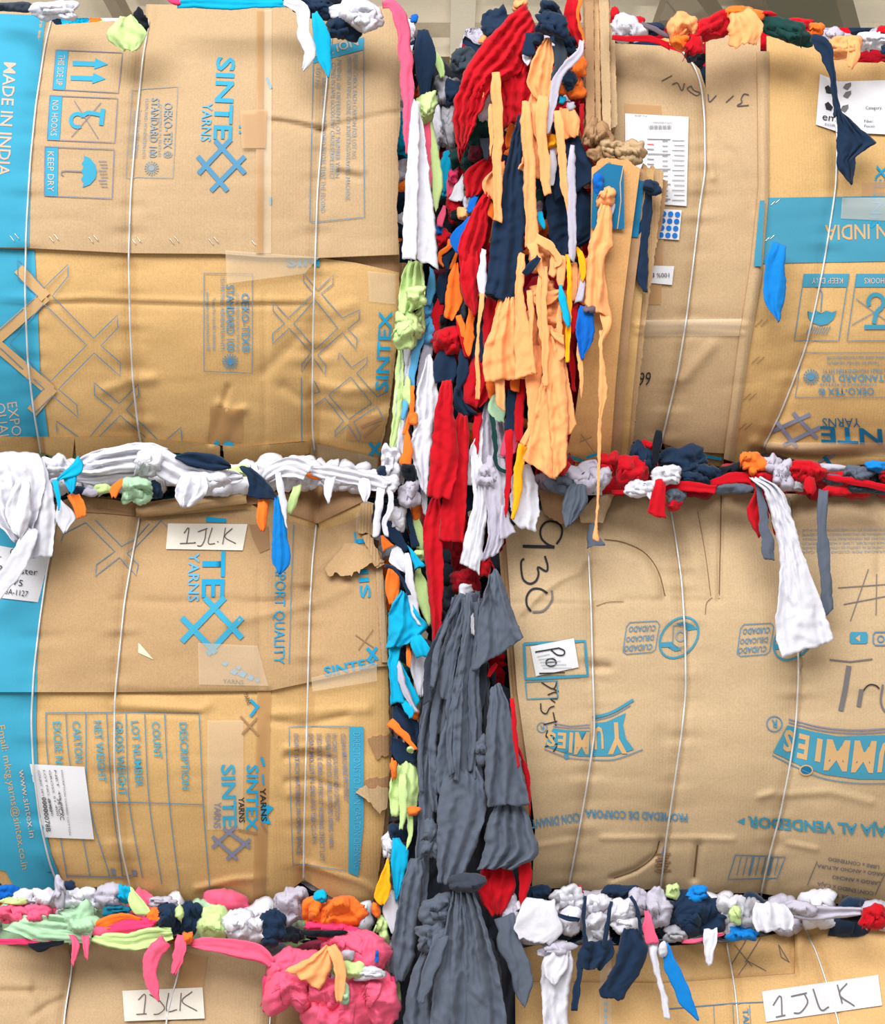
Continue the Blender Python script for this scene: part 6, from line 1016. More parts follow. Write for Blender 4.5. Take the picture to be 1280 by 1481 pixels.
for i in range(26):
    t = (i % 13 + rs.random() * .7) / 12.6; x0 = 655 + 40 * t; y0 = 868 - 10 * t + rs.uniform(-6, 14); x1 = 604 + 98 * t + rs.uniform(-4, 4); y1 = rs.uniform(1060, 1190) if i % 3 else rs.uniform(990, 1060)
    xm = x0 * .45 + x1 * .55 - 10 * (1 - t); ym = (y0 + y1) / 2
    k_ = rs.uniform(.55, 1.1); j_ = lambda: rs.uniform(-4, 4); C = [(x0, y0, 6 + 3 * rs.random()), (x0 * .7 + xm * .3 + j_(), y0 * .6 + ym * .4, (7 + 5 * rs.random()) * k_), (xm + j_(), ym, (9 + 8 * rs.random()) * k_), (x1 + j_(), ym * .4 + y1 * .6, (11 + 8 * rs.random()) * k_), (x1 + j_(), y1, (5 + 9 * rs.random()) * k_)]
    K('charcoal torn strand fanning down through the middle of the gap', 'grey' if i % 5 else 'shadegrey', C, 0.01 - 0.03 * math.sin(math.pi * t) - 0.016 * (i % 4), group='charcoal strands fanning down the gap', ruf=2.2, A=.003, nf=1.2)
H('charcoal garment with gathered hem among the strands', 'grey', [(640, 1040), (632, 1090), (628, 1130), (630, 1148)], [(664, 1040), (664, 1100), (660, 1140), (662, 1145)], -0.045, nf=2.5, A=.006, group=GG); H('charcoal garment with a rolled hem beside the gathered one', 'grey', [(664, 1030), (662, 1090), (663, 1130)], [(690, 1020), (690, 1080), (689, 1128)], -0.05, nf=2, A=.006, group=GG)
H('charcoal panel with a narrow red slit on its right', 'grey', [(705, 1000), (703, 1080), (701, 1130), (706, 1168)], [(728, 985), (745, 1060), (757, 1120), (766, 1163)], -0.078, nf=2, A=.007, group=GG)
Q('charcoal knot left of the panel with the red slit', 'grey', 698, 1084, 20, 40, -0.06, group=GG)
H('charcoal cloth hanging below the panel with the red slit', 'grey', [(708, 1160), (702, 1200), (700, 1230), (690, 1258)], [(764, 1158), (771, 1200), (777, 1238), (740, 1256)], -0.060, nf=3, A=.008, group=GG)
H('large smooth charcoal shirt in the middle of the gap', 'grey', [(640, 1110), (634, 1160), (632, 1220), (633, 1276)], [(702, 1110), (704, 1160), (690, 1220), (662, 1284)], -0.060, nf=2.5, A=.008, group=GG)
H('slim charcoal leg hanging left of the smooth shirt', 'grey', [(612, 1080), (606, 1160), (600, 1250), (596, 1320)], [(636, 1090), (630, 1160), (622, 1250), (616, 1320)], -0.02, nf=1.6, A=.006, group=GG); Q('charcoal crumple left of the smooth shirt', 'grey', 624, 1215, 20, 60, -0.04, group=GG)
H('charcoal cloth with a pointed end at the lower left of the pile', 'grey', [(588, 1240), (574, 1320), (563, 1390), (572, 1418)], [(616, 1240), (606, 1320), (598, 1390), (584, 1420)], -0.035, nf=1.8, A=.006, group=GG)
Q('charcoal knot tying the top of the widest cloth', 'shadegrey', 670, 1278, 56, 26, -0.085, group=GG); H('widest charcoal cloth flaring down to the bottom of the gap', 'grey', [(652, 1278), (645, 1340), (628, 1420), (612, 1560)], [(686, 1276), (702, 1340), (724, 1420), (744, 1560)], -0.080, nf=3.2, A=.010, group=GG)
H('charcoal cloth at the bottom left of the pile', 'grey', [(606, 1370), (590, 1430), (572, 1560)], [(640, 1370), (634, 1430), (640, 1560)], -0.050, nf=2.5, A=.008, group=GG)
Q('crumpled charcoal rag above the widest cloth, upper of two', 'grey', 632, 1318, 44, 52, -0.06, group=GG); Q('crumpled charcoal rag above the widest cloth, lower of two', 'grey', 626, 1356, 50, 40, -0.065, group=GG); K('charcoal sleeve twisting down from the crumpled rags', 'grey', [(640, 1352, 26), (628, 1385, 20), (616, 1420, 18), (608, 1450, 8)], -0.085, group=GG, name='fabric_sleeve')
K('separate charcoal tail hanging over the lower right bale', 'grey', [(728, 1325, 30), (740, 1370, 32), (752, 1410, 30), (757, 1440, 16), (757, 1456, 3)], -0.050, group=GG)
Q('shade-toned charcoal wad filling the hollow beside the widest cloth', 'shadegrey', 714, 1420, 24, 110, -0.02, group=GG)  # dark wad put in as the shade of the hollow
H('red cloth under the charcoal cloth at the bottom of the gap', 'red', [(690, 1245), (690, 1290), (712, 1326)], [(748, 1245), (744, 1290), (726, 1322)], -0.030, nf=2.4, A=.007, group=GW); K('red strip beside the middle right carton edge, lowest', 'red', [(757, 1230, 18), (758, 1275, 18), (756, 1300, 10), (754, 1318, 3)], -0.036, group=GW)
H('red edge between charcoal panel and carton', 'red', [(744, 1070), (756, 1110), (764, 1160)], [(752, 1080), (766, 1125), (768, 1180)], -0.045, group=GW); K('red slit in the charcoal panel', 'red', [(740, 1010, 5), (745, 1060, 7), (750, 1108, 3)], -0.092, group=GW); K('red fleck below the charcoal T-shirt sleeve', 'red', [(718, 960, 4), (712, 968, 8), (706, 980, 4)], -0.03, group=GW)
H('pale scrap beside the charcoal T-shirt sleeve', 'white', [(680, 888), (682, 916)], [(687, 886), (686, 920)], -0.05, group=GG); Q('lilac crumple at the foot of the red cloth', 'lilac', 738, 1320, 26, 60, -0.02, group=GG)

# ================================================================== seam between the upper and middle left bales
GS = 'rags pressed between the upper and middle left bales'
H('large white sheet draped over the left seam, main fold', 'white', [(-60, 655), (-40, 700), (-10, 750), (20, 782)], [(60, 654), (66, 690), (58, 735), (42, 782)], -0.050, nf=4, A=.008, group=GS, top=.04, gather=.08)
H('large white sheet draped over the left seam, right fold', 'white', [(44, 662), (40, 740), (46, 806)], [(64, 662), (80, 735), (76, 804)], -0.042, nf=2, A=.006, group=GS, top=.04, gather=.1); K('white tail crossing the handwritten paper label', 'white', [(46, 765, 24), (34, 795, 24), (16, 830, 24), (-14, 866, 24)], -0.062, nf=1, group=GS)
H('white looped fold in front of the draped sheet', 'white', [(18, 690), (8, 740), (16, 766), (26, 776)], [(46, 690), (46, 735), (40, 765), (30, 778)], -0.066, nf=1.2, A=.006, group=GS)
H('white corner hanging beside the orange flap', 'white', [(80, 722), (80, 752), (91, 771)], [(94, 726), (110, 746), (96, 770)], -0.040, group=GS)
H('cyan bow wing hanging over the left seam, upper', 'cyan', [(110, 652), (102, 672), (82, 692)], [(123, 676), (118, 688), (86, 694)], -0.055, A=.003, group=GS); H('cyan bow wing hanging over the left seam, lower', 'cyan', [(84, 692), (92, 700), (101, 713)], [(118, 680), (112, 700), (103, 714)], -0.058, A=.003, group=GS); K('cyan tail hanging below the cyan bow', 'cyan', [(80, 694, 9), (84, 715, 8), (85, 739, 2)], -0.060, group=GS)
Q('white crumple under the cyan bow', 'white', 84, 676, 50, 34, -0.01, group=GS)
K('long rolled white sheet running right from the cyan bow', 'white', [(108, 676, 26), (140, 670, 34), (176, 664, 38), (214, 660, 38), (238, 664, 34)], -0.012, nf=2.6, A=.006, group=GS, name='fabric_roll', cat='fabric scrap')
K('white sheet under the corrugated flap edge', 'white', [(100, 690, 16), (130, 690, 20), (170, 682, 24), (206, 680, 22)], 0.004, nf=1.6, group=GS, name='fabric_roll', cat='fabric scrap')
Q('white fold at the second wire strap', 'white', 216, 668, 50, 44, -0.022, group=GS, flaps=3)
K('white sheet sliding from the second wire strap under the navy rag', 'white', [(212, 662, 34), (236, 670, 42), (262, 682, 40), (296, 690, 30), (340, 690, 18), (352, 690, 10)], -0.020, nf=2.4, A=.006, group=GS, name='fabric_roll', cat='fabric scrap')
Q('white fold above the rolled flap', 'white', 290, 694, 70, 34, -0.026, group=GS, flaps=3)
H('white sling shaped rag hanging over the rolled flap', 'white', [(248, 690), (252, 715), (262, 732)], [(312, 690), (300, 715), (276, 733)], -0.055, nf=2, A=.007, group=GS)
H('orange flap hanging under the cyan bow', 'orange', [(92, 716), (104, 735), (112, 751)], [(120, 714), (124, 730), (125, 746)], -0.050, A=.003, group=GS); H('orange scrap hanging beside the mint rag', 'orange', [(168, 696), (158, 706), (162, 718)], [(184, 692), (176, 706), (166, 720)], -0.035, group=GS)
Q('mint rag drooping over the left seam', 'mint', 196, 712, 48, 36, -0.03, group=GS); Q('lime scrap beside the orange scrap in the left seam', 'neon', 148, 706, 26, 14, -0.01, group=GS); Q('lilac scrap under the corrugated flap', 'lilac', 130, 712, 22, 12, -0.008, group=GS); Q('navy scrap under the corrugated flap', 'navy', 112, 710, 28, 14, 0.0, group=GS)
Q('navy scrap right of the mint rag', 'navy', 226, 706, 20, 24, 0.0, group=GS)
K('navy rag tucked under the upper left bale', 'navy', [(254, 660, 8), (276, 664, 20), (300, 668, 22), (322, 672, 18), (334, 676, 6)], -0.035, nf=1.6, A=.005, group=GS, name='fabric_scrap', cat='fabric scrap'); Q('lime rag right of the white flat rag', 'neon', 344, 682, 34, 18, 0.0, group=GS)
H('navy rag draped from the left seam beside the orange square', 'navy', [(340, 676), (358, 692), (359, 720)], [(368, 674), (386, 696), (405, 724)], -0.055, nf=1.5, A=.006, group=GS)
H('royal blue sock hanging over the 1.JLK carton', 'blue', [(394, 716), (394, 770), (394, 808), (402, 828)], [(408, 716), (415, 770), (420, 812), (408, 829)], -0.062, nf=1, A=.004, group=GS, name='sock', cat='sock')
H('orange square scrap hanging beside the royal blue sock', 'orange', [(369, 720), (370, 752), (378, 768)], [(392, 722), (388, 750), (382, 768)], -0.048, A=.003, group=GS)
Q('white bundle left of the gathered carton flap', 'white', 412, 686, 66, 44, -0.02, fold=7, group=GS); K('white roll lying across the white bundle', 'white', [(382, 694, 16), (400, 680, 26), (425, 676, 28), (446, 684, 22)], -0.045, nf=2.4, A=.005, group=GS, name='fabric_roll', cat='fabric scrap'); K('white roll lying over the gathered carton flap', 'white', [(452, 682, 16), (480, 684, 22), (510, 690, 22), (540, 698, 26), (560, 704, 18)], -0.040, nf=2, A=.005, group=GS, name='fabric_roll', cat='fabric scrap'); K('white ribbon hanging beside the royal blue sock', 'white', [(402, 684, 10), (408, 718, 11), (412, 745, 6), (415, 765, 2)], -0.072, group=GS); H('lime corner under the white bundle', 'neon', [(420, 706), (416, 725), (416, 742)], [(442, 700), (434, 720), (422, 742)], -0.045, group=GS); Q('white rag right of the white bundle', 'white', 450, 684, 34, 40, -0.005, group=GS)
Q('orange edge above the gathered carton flap', 'orange', 456, 688, 22, 10, -0.025, group=GS); Q('white rag above the gathered carton flap', 'white', 494, 688, 56, 24, 0.0, group=GS); H('white rag with a pointed fold over the gathered flap', 'white', [(468, 690), (466, 710), (474, 727)], [(490, 688), (482, 712), (476, 728)], -0.055, group=GS); Q('sky blue fleck in the left seam', 'sky', 502, 686, 16, 12, -0.02, group=GS)
H('white rag hanging over the torn corner', 'white', [(514, 692), (516, 706), (526, 726)], [(540, 690), (538, 708), (530, 727)], -0.05, group=GS); Q('white rag left of the white knot', 'white', 530, 696, 40, 30, -0.02, group=GS); Q('navy corner beside the bottom flap of the upper left bale', 'navy', 552, 684, 14, 20, -0.02, group=GS)
rs = random.Random(11)
for i in range(14): Q('white scrap packed deep in the seam between the upper and middle left bales', 'white', -30 + i * 42 + rs.uniform(-6, 6), 690 + rs.uniform(-8, 8), 56, 46, 0.06, cell=5, group='white scraps deep in the left seam')

# ================================================================== top of the left stack
GT = 'rags on top of the upper left bale'
Q('white rag on top of the blue banded carton', 'white', 76, 16, 80, 28, 0.0, group=GT); Q('dark rag beside the white rag on top of the blue carton', 'slate', 18, 10, 60, 14, 0.03, group=GT)
H('neon green rag hanging over the top of the arrow carton', 'neon', [(168, 24), (152, 48), (160, 62), (178, 74)], [(200, 22), (211, 40), (212, 54), (196, 75)], -0.02, nf=2, A=.007, group=GT); Q('black rag behind the neon green rag', 'black', 202, 32, 22, 38, 0.0, group=GT)
K('cyan strip lying along the top of the yarn carton', 'cyan', [(256, 6, 14), (300, 4, 18), (350, 4, 18), (400, 2, 16), (430, 0, 12)], -0.008, group=GT, nf=1.5)
Q('pink and blue scrap at the end of the cyan strip', 'hotpink', 254, 2, 20, 10, 0.0, group=GT)
K('white strip curving over the carton beside the cyan leaf', 'white', [(412, 0, 14), (436, 12, 18), (440, 32, 18), (438, 52, 17), (447, 72, 18), (445, 86, 14), (438, 102, 4)], -0.045, group=GT)
K('cyan leaf shaped strip hanging over the strap', 'cyan', [(456, 18, 9), (464, 44, 24), (470, 80, 22), (474, 112, 2)], -0.055, group=GT)
Q('navy rag spilling over the top of the yarn carton, left part', 'navy', 455, 12, 90, 34, -0.01, 15, group=GT); Q('navy rag spilling over the caution print', 'navy', 496, 38, 54, 44, -0.03, -10, group=GT); Q('black rag above the caution print', 'black', 480, 2, 60, 26, 0.0, group=GT)
Q('white rag on the top right corner of the yarn carton', 'white', 516, 20, 72, 40, -0.04, 12, group=GT); Q('white rag fold hanging over the carton top', 'white', 530, 30, 34, 30, -0.06, group=GT); Q('orange fleck on top of the yarn carton', 'orange', 505, 2, 26, 12, 0.0, group=GT)

# ================================================================== top of the right stack
GU = 'rags on top of the upper right bale'
Q('white rag with red stripes at the top left of the upper right bale', 'white', 908, 44, 50, 36, -0.02, 20, group=GU); K('red strip under the white rag on the right stack', 'red', [(886, 54, 6), (910, 56, 8), (940, 56, 9), (968, 66, 10)], -0.03, group=GU); Q('red peak beside the torn carton ends on top', 'red', 889, 26, 12, 30, 0.0, group=GU); Q('navy scrap behind the white rag on top of the right stack', 'navy', 936, 42, 52, 22, 0.03, group=GU); Q('red scrap behind the white rag on top of the right stack', 'red', 920, 34, 24, 20, 0.01, group=GU)
K('brown board strip among the rags on the right stack', 'mauve', [(928, 34, 6), (950, 44, 8), (968, 54, 6)], -0.02, group=GU)
Q('peach rag left of the red rag on the right stack', 'peach', 990, 44, 46, 44, -0.03, -30, group=GU); Q('orange rag under the peach rag on the right stack', 'orange', 984, 60, 28, 22, -0.04, group=GU); Q('red rag draped on the right stack', 'red', 1030, 40, 70, 36, -0.02, -20, group=GU); Q('red rag hanging beside the curved strap', 'red', 1004, 66, 26, 30, -0.04, -50, group=GU); Q('lilac grey rag edge at the curved strap', 'shadegrey', 1002, 80, 24, 16, -0.03, -40, group=GU)
H('peach rag with a ragged hem on the right stack', 'peach', [(1046, 26), (1050, 46), (1054, 68)], [(1092, 8), (1104, 34), (1094, 62)], -0.050, nf=2, A=.006, group=GU, jag=3); Q('bright orange rag on the crest of the right stack', 'orange', 1078, 22, 50, 24, -0.02, group=GU)
Q('red rag behind the peach rag on the right stack', 'red', 1110, 22, 26, 16, 0.0, group=GU); Q('dark green rag on the right stack', 'dgreen', 1138, 46, 76, 34, -0.02, 18, group=GU); Q('red rag above the dark green rag', 'red', 1150, 34, 50, 14, 0.01, group=GU); Q('orange rag right of the dark green rag', 'orange', 1180, 44, 24, 20, 0.0, group=GU)
K('navy strip descending the right stack above the leaf label', 'navy', [(1172, 56, 12), (1186, 62, 22), (1198, 84, 16), (1204, 110, 9), (1208, 140, 8), (1212, 168, 12)], -0.052, group=GU); H('navy flared rag hanging in front of the white labels', 'navy', [(1208, 150), (1210, 200), (1211, 242), (1230, 268)], [(1216, 160), (1268, 206), (1238, 226), (1233, 268)], -0.060, nf=1.8, A=.006, group=GU, sm=False)
Q('lilac rag above the peach rag at the far right of the stack', 'lilac', 1206, 48, 24, 20, 0.0, group=GU); Q('peach rag right of the navy strip', 'peach', 1222, 68, 56, 34, -0.02, group=GU); H('peach tab hanging above the white labels', 'peach', [(1222, 56), (1224, 80), (1227, 98)], [(1248, 54), (1246, 80), (1234, 98)], -0.04, group=GU); Q('white rag at the right end of the right stack', 'white', 1266, 58, 50, 26, -0.01, group=GU); Q('red rag above the white rag at the right end', 'red', 1284, 44, 30, 16, 0.0, group=GU); Q('navy rag at the right end of the right stack', 'navy', 1284, 72, 24, 14, -0.02, group=GU)
# ---- rags hanging on the upper right cartons
H('sky blue rag caught on the staples of the blue band', 'blue', [(1111, 348), (1106, 385), (1104, 430), (1124, 464)], [(1142, 356), (1134, 390), (1137, 420), (1126, 466)], -0.055, nf=1.2, A=.004, group=GU)
H('navy rag hanging between the torn carton layers', 'navy', [(936, 266), (926, 300), (918, 380), (920, 400), (931, 424)], [(945, 270), (944, 300), (938, 345), (938, 400), (936, 422)], -0.075, nf=1.2, A=.004, group=GU); Q('navy knot at the top of the torn layer rag', 'navy', 944, 270, 24, 22, -0.085, group=GU)

# ================================================================== seam between the upper and middle right bales
GV = 'rags pressed between the upper and middle right bales'
Q('lilac rag left in the right seam under the torn carton', 'lilac', 842, 690, 60, 44, -0.03, group=GV); Q('lilac rag fold beside the red rag in the right seam', 'lilac', 866, 692, 36, 36, -0.035, group=GV); Q('mauve rag at the tip of the biggest peach rag', 'mauve', 785, 696, 34, 30, -0.035, group=GV); Q('red bow at the tip of the biggest peach rag', 'red', 812, 678, 22, 22, -0.06, group=GV)
Q('charcoal rag rolled above the 930 carton flap', 'grey', 812, 700, 44, 30, -0.055, 25, group=GV); H('charcoal fringed rag fanning over the 930 carton flap', 'grey', [(816, 698), (812, 730), (818, 763)], [(856, 704), (850, 730), (828, 758)], -0.072, nf=4, A=.005, group=GV); H('small charcoal tab under the peach streamer', 'grey', [(850, 757), (848, 775), (848, 794)], [(864, 758), (870, 778), (876, 788)], -0.045, group=GV)
Q('red rag left of the big red rag in the right seam', 'red', 880, 670, 36, 34, -0.02, group=GV); Q('big red rag bulging in the right seam', 'red', 914, 680, 50, 46, -0.03, group=GV, jag=.1); Q('navy rag under the curved strap in the right seam', 'navy', 930, 664, 50, 44, 0.0, 20, group=GV); Q('navy rag right of the curved strap in the right seam', 'navy', 990, 670, 66, 46, 0.0, group=GV); Q('navy rag with a grey strap in the right seam', 'navy', 1020, 688, 70, 28, -0.005, group=GV); Q('black rag below the folded carton edge', 'black', 1062, 682, 56, 24, 0.0, group=GV); Q('navy fold at the lower edge of the right seam', 'navy', 1000, 692, 36, 18, -0.02, group=GV)
K('black knotted strap hanging at the curved wire', 'black', [(953, 622, 12), (949, 648, 11), (948, 672, 5)], -0.02, group=GV); Q('red scrap behind the black knotted strap', 'red', 938, 648, 22, 22, 0.01, group=GV)
Q('white knot hanging below the black strap', 'white', 966, 688, 40, 28, -0.04, group=GV, fold=8); Q('white frayed scrap left of the hanging red tab', 'white', 926, 706, 44, 26, -0.04, group=GV, jag=.3); K('white frayed tail beside the hanging red tab', 'white', [(936, 706, 12), (942, 720, 6), (946, 731, 3)], -0.05, group=GV)
H('red tab hanging over the second strap of the snack carton', 'red', [(944, 692), (942, 715), (937, 742)], [(966, 696), (964, 720), (963, 749)], -0.055, A=.003, group=GV); Q('grey rag beside the hanging red tab', 'grey', 978, 718, 28, 22, -0.03, group=GV); Q('small red scrap under the grey rag', 'red', 974, 730, 26, 16, -0.03, group=GV)
K('red band lying along the top of the snack carton', 'red', [(960, 706, 16), (990, 703, 17), (1015, 706, 15), (1036, 708, 12)], -0.03, group=GV); Q('grey scrap along the top of the snack carton', 'grey', 1060, 708, 52, 14, -0.025, group=GV); K('red strip above the grey scrap', 'red', [(1028, 700, 10), (1055, 692, 16), (1085, 692, 14), (1100, 706, 12)], -0.02, group=GV); K('low red edge left of the frayed white scrap', 'red', [(884, 712, 6), (905, 712, 6), (922, 711, 6)], -0.02, group=GV)
Q('orange rag under the blue banded carton', 'orange', 1090, 668, 34, 34, -0.03, -30, group=GV); Q('lilac rag right of the orange rag', 'lilac', 1116, 672, 40, 30, -0.015, group=GV); Q('lilac sock shaped rag under the blue banded carton', 'lilac', 1132, 686, 32, 40, -0.035, group=GV); Q('red rag under the orange rag', 'red', 1098, 690, 40, 20, -0.02, group=GV)
Q('red rag right of the lilac sock shaped rag', 'red', 1168, 684, 58, 30, -0.03, group=GV); H('red loop hanging in the right seam', 'red', [(1160, 690), (1160, 705), (1168, 716)], [(1182, 690), (1182, 706), (1174, 717)], -0.045, group=GV); Q('grey rag in the right seam beside the red loop', 'grey', 1206, 694, 30, 18, -0.02, group=GV); K('long red strip on top of the snack carton at the right', 'red', [(1195, 690, 8), (1225, 695, 9), (1255, 700, 10), (1290, 708, 12)], -0.04, group=GV); Q('slate rag at the far right of the right seam', 'grey', 1240, 686, 44, 30, -0.03, group=GV); Q('blue rag at the far right of the right seam', 'blue', 1266, 674, 34, 18, -0.03, group=GV); Q('dark rag under the long red strip', 'slate', 1258, 706, 70, 18, -0.02, group=GV); Q('red rag along the carton edge left of the dark rag', 'red', 1206, 710, 44, 14, -0.03, group=GV); Q('grey fleck between red rags in the right seam', 'lgrey', 1150, 704, 30, 16, -0.02, group=GV); Q('lilac edge under the blue banded carton', 'lilac', 1190, 676, 60, 12, 0.0, group=GV); Q('black scrap right of the slate rag', 'black', 1262, 690, 24, 22, -0.01, group=GV); Q('red scrap at the far right edge of the seam', 'red', 1282, 692, 20, 18, -0.02, group=GV)
H('red curled rag hanging over the snack carton left of the white cloth', 'red', [(1090, 706), (1079, 742), (1098, 776)], [(1106, 710), (1112, 745), (1100, 777)], -0.045, nf=1.5, A=.006, group=GV); K('red strip showing along the white hanging cloth', 'red', [(1110, 715, 14), (1118, 745, 12), (1123, 774, 4)], -0.04, group=GV)
K('grey strip hanging left of the white cloth', 'grey', [(1096, 700, 10), (1102, 728, 12), (1105, 760, 13), (1111, 790, 17), (1114, 809, 15)], -0.060, group=GV); K('grey strip hanging right of the white cloth', 'grey', [(1190, 708, 14), (1189, 760, 14), (1191, 800, 16), (1196, 850, 18), (1199, 887, 16)], -0.045, group=GV)
H('long white cloth hanging over the snack carton', 'white', [(1078, 693), (1104, 712), (1120, 765), (1128, 810), (1124, 870), (1122, 915), (1131, 949)], [(1108, 690), (1132, 710), (1148, 755), (1165, 810), (1182, 855), (1200, 905), (1206, 927)], -0.068, nf=1.8, A=.006, group=GV, name='white_cloth', cat='cloth')
rs = random.Random(12)
for i in range(10): Q('dark red scrap packed deep in the seam between the upper and middle right bales', 'dred' if i % 2 else 'red', 880 + i * 46 + rs.uniform(-8, 8), 692 + rs.uniform(-8, 8), 60, 44, 0.06, cell=5, group='red scraps deep in the right seam')

# ================================================================== seam between the middle and lower left bales
GX = 'rags pressed between the middle and lower left bales'
for lab, c, x, y, w_, h_, d in (('royal blue rag at the left end of the bottom seam', 'royal', 8, 1292, 36, 22, 0.0), ('white lime rag under the blue carton corner', 'white', 42, 1300, 56, 24, 0.0), ('lime rag at the left of the bottom seam', 'neon', 18, 1304, 40, 12, -0.01), ('pink rag at the left of the bottom seam', 'pink', 22, 1324, 64, 34, -0.01), ('pink rag folded right of the leftmost pink rag', 'pink', 54, 1322, 44, 30, -0.02), ('white rag under the first wire strap at the bottom seam', 'white', 66, 1298, 40, 30, -0.01),
    ('lilac twist beside the first wire strap', 'lilac', 86, 1288, 16, 44, -0.03), ('navy rag beside the lilac twist', 'navy', 100, 1284, 26, 20, 0.0), ('white rag in the middle of the bottom left seam', 'white', 112, 1300, 50, 34, -0.01), ('lilac rag with an orange trim', 'lilac', 156, 1296, 44, 34, -0.01), ('cyan rag under the second wire strap', 'cyan', 178, 1292, 26, 26, -0.015), ('cyan rag with orange edges', 'teal', 170, 1319, 40, 16, -0.015),
    ('mint rag folded right of the wide mint rag', 'mint', 116, 1330, 62, 50, -0.025), ('pink strip under the orange rag', 'pink', 150, 1347, 44, 14, -0.025), ('orange and pink scrap beside the navy rag', 'orange', 228, 1328, 34, 28, -0.02),
    ('navy rag in the bottom left seam', 'navy', 246, 1328, 36, 44, -0.02), ('lilac rag under the bulging carton bottom', 'lilac', 238, 1306, 40, 18, 0.0), ('lime fleck on the navy rag', 'neon', 260, 1321, 14, 22, -0.035), ('navy rag left of the lime block', 'navy', 278, 1328, 30, 44, -0.01), ('lime block beside the white rags in the bottom seam', 'neon', 306, 1338, 40, 50, -0.02), ('white rag right of the lime block', 'white', 340, 1336, 50, 46, -0.02), ('white rag with a cut edge left of the navy wedge', 'white', 372, 1342, 40, 40, -0.02), ('navy wedge left of the pink bundle', 'navy', 396, 1340, 40, 54, -0.025),
    ('orange scrap above the hanging pink tail', 'orange', 272, 1358, 18, 18, -0.04), ('black rag in the shade left of the pink bundle', 'black', 424, 1352, 36, 22, -0.02), ('lilac rag filling the carton notch', 'lilac', 420, 1310, 54, 66, -0.015), ('cyan scrap at the carton notch', 'cyan', 463, 1296, 22, 18, -0.035), ('orange rag folded in the carton notch', 'orange', 450, 1318, 32, 44, -0.03), ('orange rag bulging under the lower carton', 'orange', 494, 1318, 76, 44, -0.03), ('pink rag along the top of the pink bundle', 'hotpink', 482, 1346, 70, 26, -0.03), ('black strip across the pink bundle', 'black', 468, 1350, 60, 12, -0.045),
    ('large pink bundle left of the peach cloth', 'pink', 424, 1412, 84, 108, -0.05), ('pink rag crumpled at the right of the bundle', 'pink', 512, 1372, 88, 64, -0.045), ('pink rag at the bottom of the bundle', 'pink', 500, 1450, 112, 90, -0.05), ('pink rag at the lower right of the bundle', 'pink', 548, 1444, 50, 80, -0.055), ('pink fold between peach and lime rags', 'pink', 470, 1436, 50, 50, -0.06), ('lime rag on the pink bundle', 'neon', 512, 1402, 34, 28, -0.07), ('white rag on the pink bundle', 'white', 534, 1408, 44, 22, -0.07), ('mint white scrap at the tail of the peach cloth', 'mint', 496, 1438, 18, 28, -0.085), ('small lilac scrap on the pink bundle', 'lilac', 504, 1382, 18, 14, -0.072), ('blue fleck on the pink bundle', 'royal', 545, 1384, 6, 20, -0.07), ('dark pink rag beside the charcoal rags', 'hotpink', 566, 1424, 14, 30, -0.03), ('pink rag behind the bundle at the carton edge', 'hotpink', 388, 1436, 18, 50, -0.02)):
    Q(lab, c, x, y, w_, h_, d, group=GX)
H('mint rag spread across the bottom left seam', 'mint', [(2, 1345), (26, 1352), (52, 1362), (130, 1364)], [(40, 1322), (76, 1322), (104, 1326), (136, 1338)], -0.028, nf=3, A=.006, group=GX, sm=False, gather=.1)
H('lime rag along the edge of the plain carton', 'neon', [(128, 1366), (180, 1374), (210, 1372), (252, 1360)], [(140, 1346), (184, 1348), (216, 1340), (248, 1342)], -0.036, nf=2, A=.005, group=GX)
K('orange rag above the pink rag in the bottom seam', 'orange', [(132, 1342, 12), (158, 1334, 18), (184, 1330, 16), (204, 1332, 8)], -0.030, nf=1.5, A=.004, group=GX, name='fabric_scrap', cat='fabric scrap')
K('pink rag below the orange rag in the bottom seam', 'hotpink', [(150, 1348, 12), (180, 1342, 20), (208, 1338, 22), (224, 1336, 10)], -0.032, nf=1.6, A=.004, group=GX, name='fabric_scrap', cat='fabric scrap')
H('lime triangle under the bulging carton bottom', 'neon', [(186, 1284), (184, 1304), (196, 1324)], [(192, 1284), (212, 1308), (220, 1322)], -0.02, group=GX)
H('peach cloth lying on the pink bundle', 'peach', [(470, 1366), (440, 1388), (412, 1402)], [(482, 1372), (478, 1404), (462, 1432)], -0.092, A=.004, group=GX); K('peach tail of the cloth on the pink bundle', 'peach', [(478, 1368, 18), (488, 1390, 20), (492, 1420, 16), (490, 1450, 6)], -0.096, group=GX)
K('pink band along the edge of the plain carton', 'pink', [(276, 1364, 14), (310, 1366, 20), (345, 1372, 24), (376, 1380, 24), (394, 1394, 14)], -0.04, nf=1.5, group=GX); H('pink tail hanging at the first strap of the plain carton', 'pink', [(96, 1352), (103, 1372), (104, 1396)], [(114, 1356), (116, 1372), (106, 1397)], -0.045, group=GX); H('pink tail hanging right of the first strap of the plain carton', 'pink', [(114, 1354), (120, 1372), (125, 1388)], [(134, 1352), (130, 1372), (127, 1389)], -0.045, group=GX)
K('pink crescent strip hanging over the 1JLK note', 'pink', [(238, 1362, 26), (222, 1384, 23), (218, 1410, 20), (224, 1432, 13), (229, 1449, 2)], -0.058, group=GX); H('pink ruffled rag hanging at the second strap of the plain carton', 'pink', [(252, 1350), (250, 1380), (247, 1410)], [(274, 1352), (268, 1380), (254, 1412)], -0.05, nf=2, group=GX); K('black tab hanging over the plain carton', 'black', [(40, 1366, 8), (56, 1370, 16), (70, 1366, 10), (92, 1363, 5)], -0.035, group=GX); K('thin pink edge along the plain carton', 'hotpink', [(-20, 1362, 8), (30, 1362, 9), (84, 1362, 8)], -0.02, group=GX)
rs = random.Random(13)
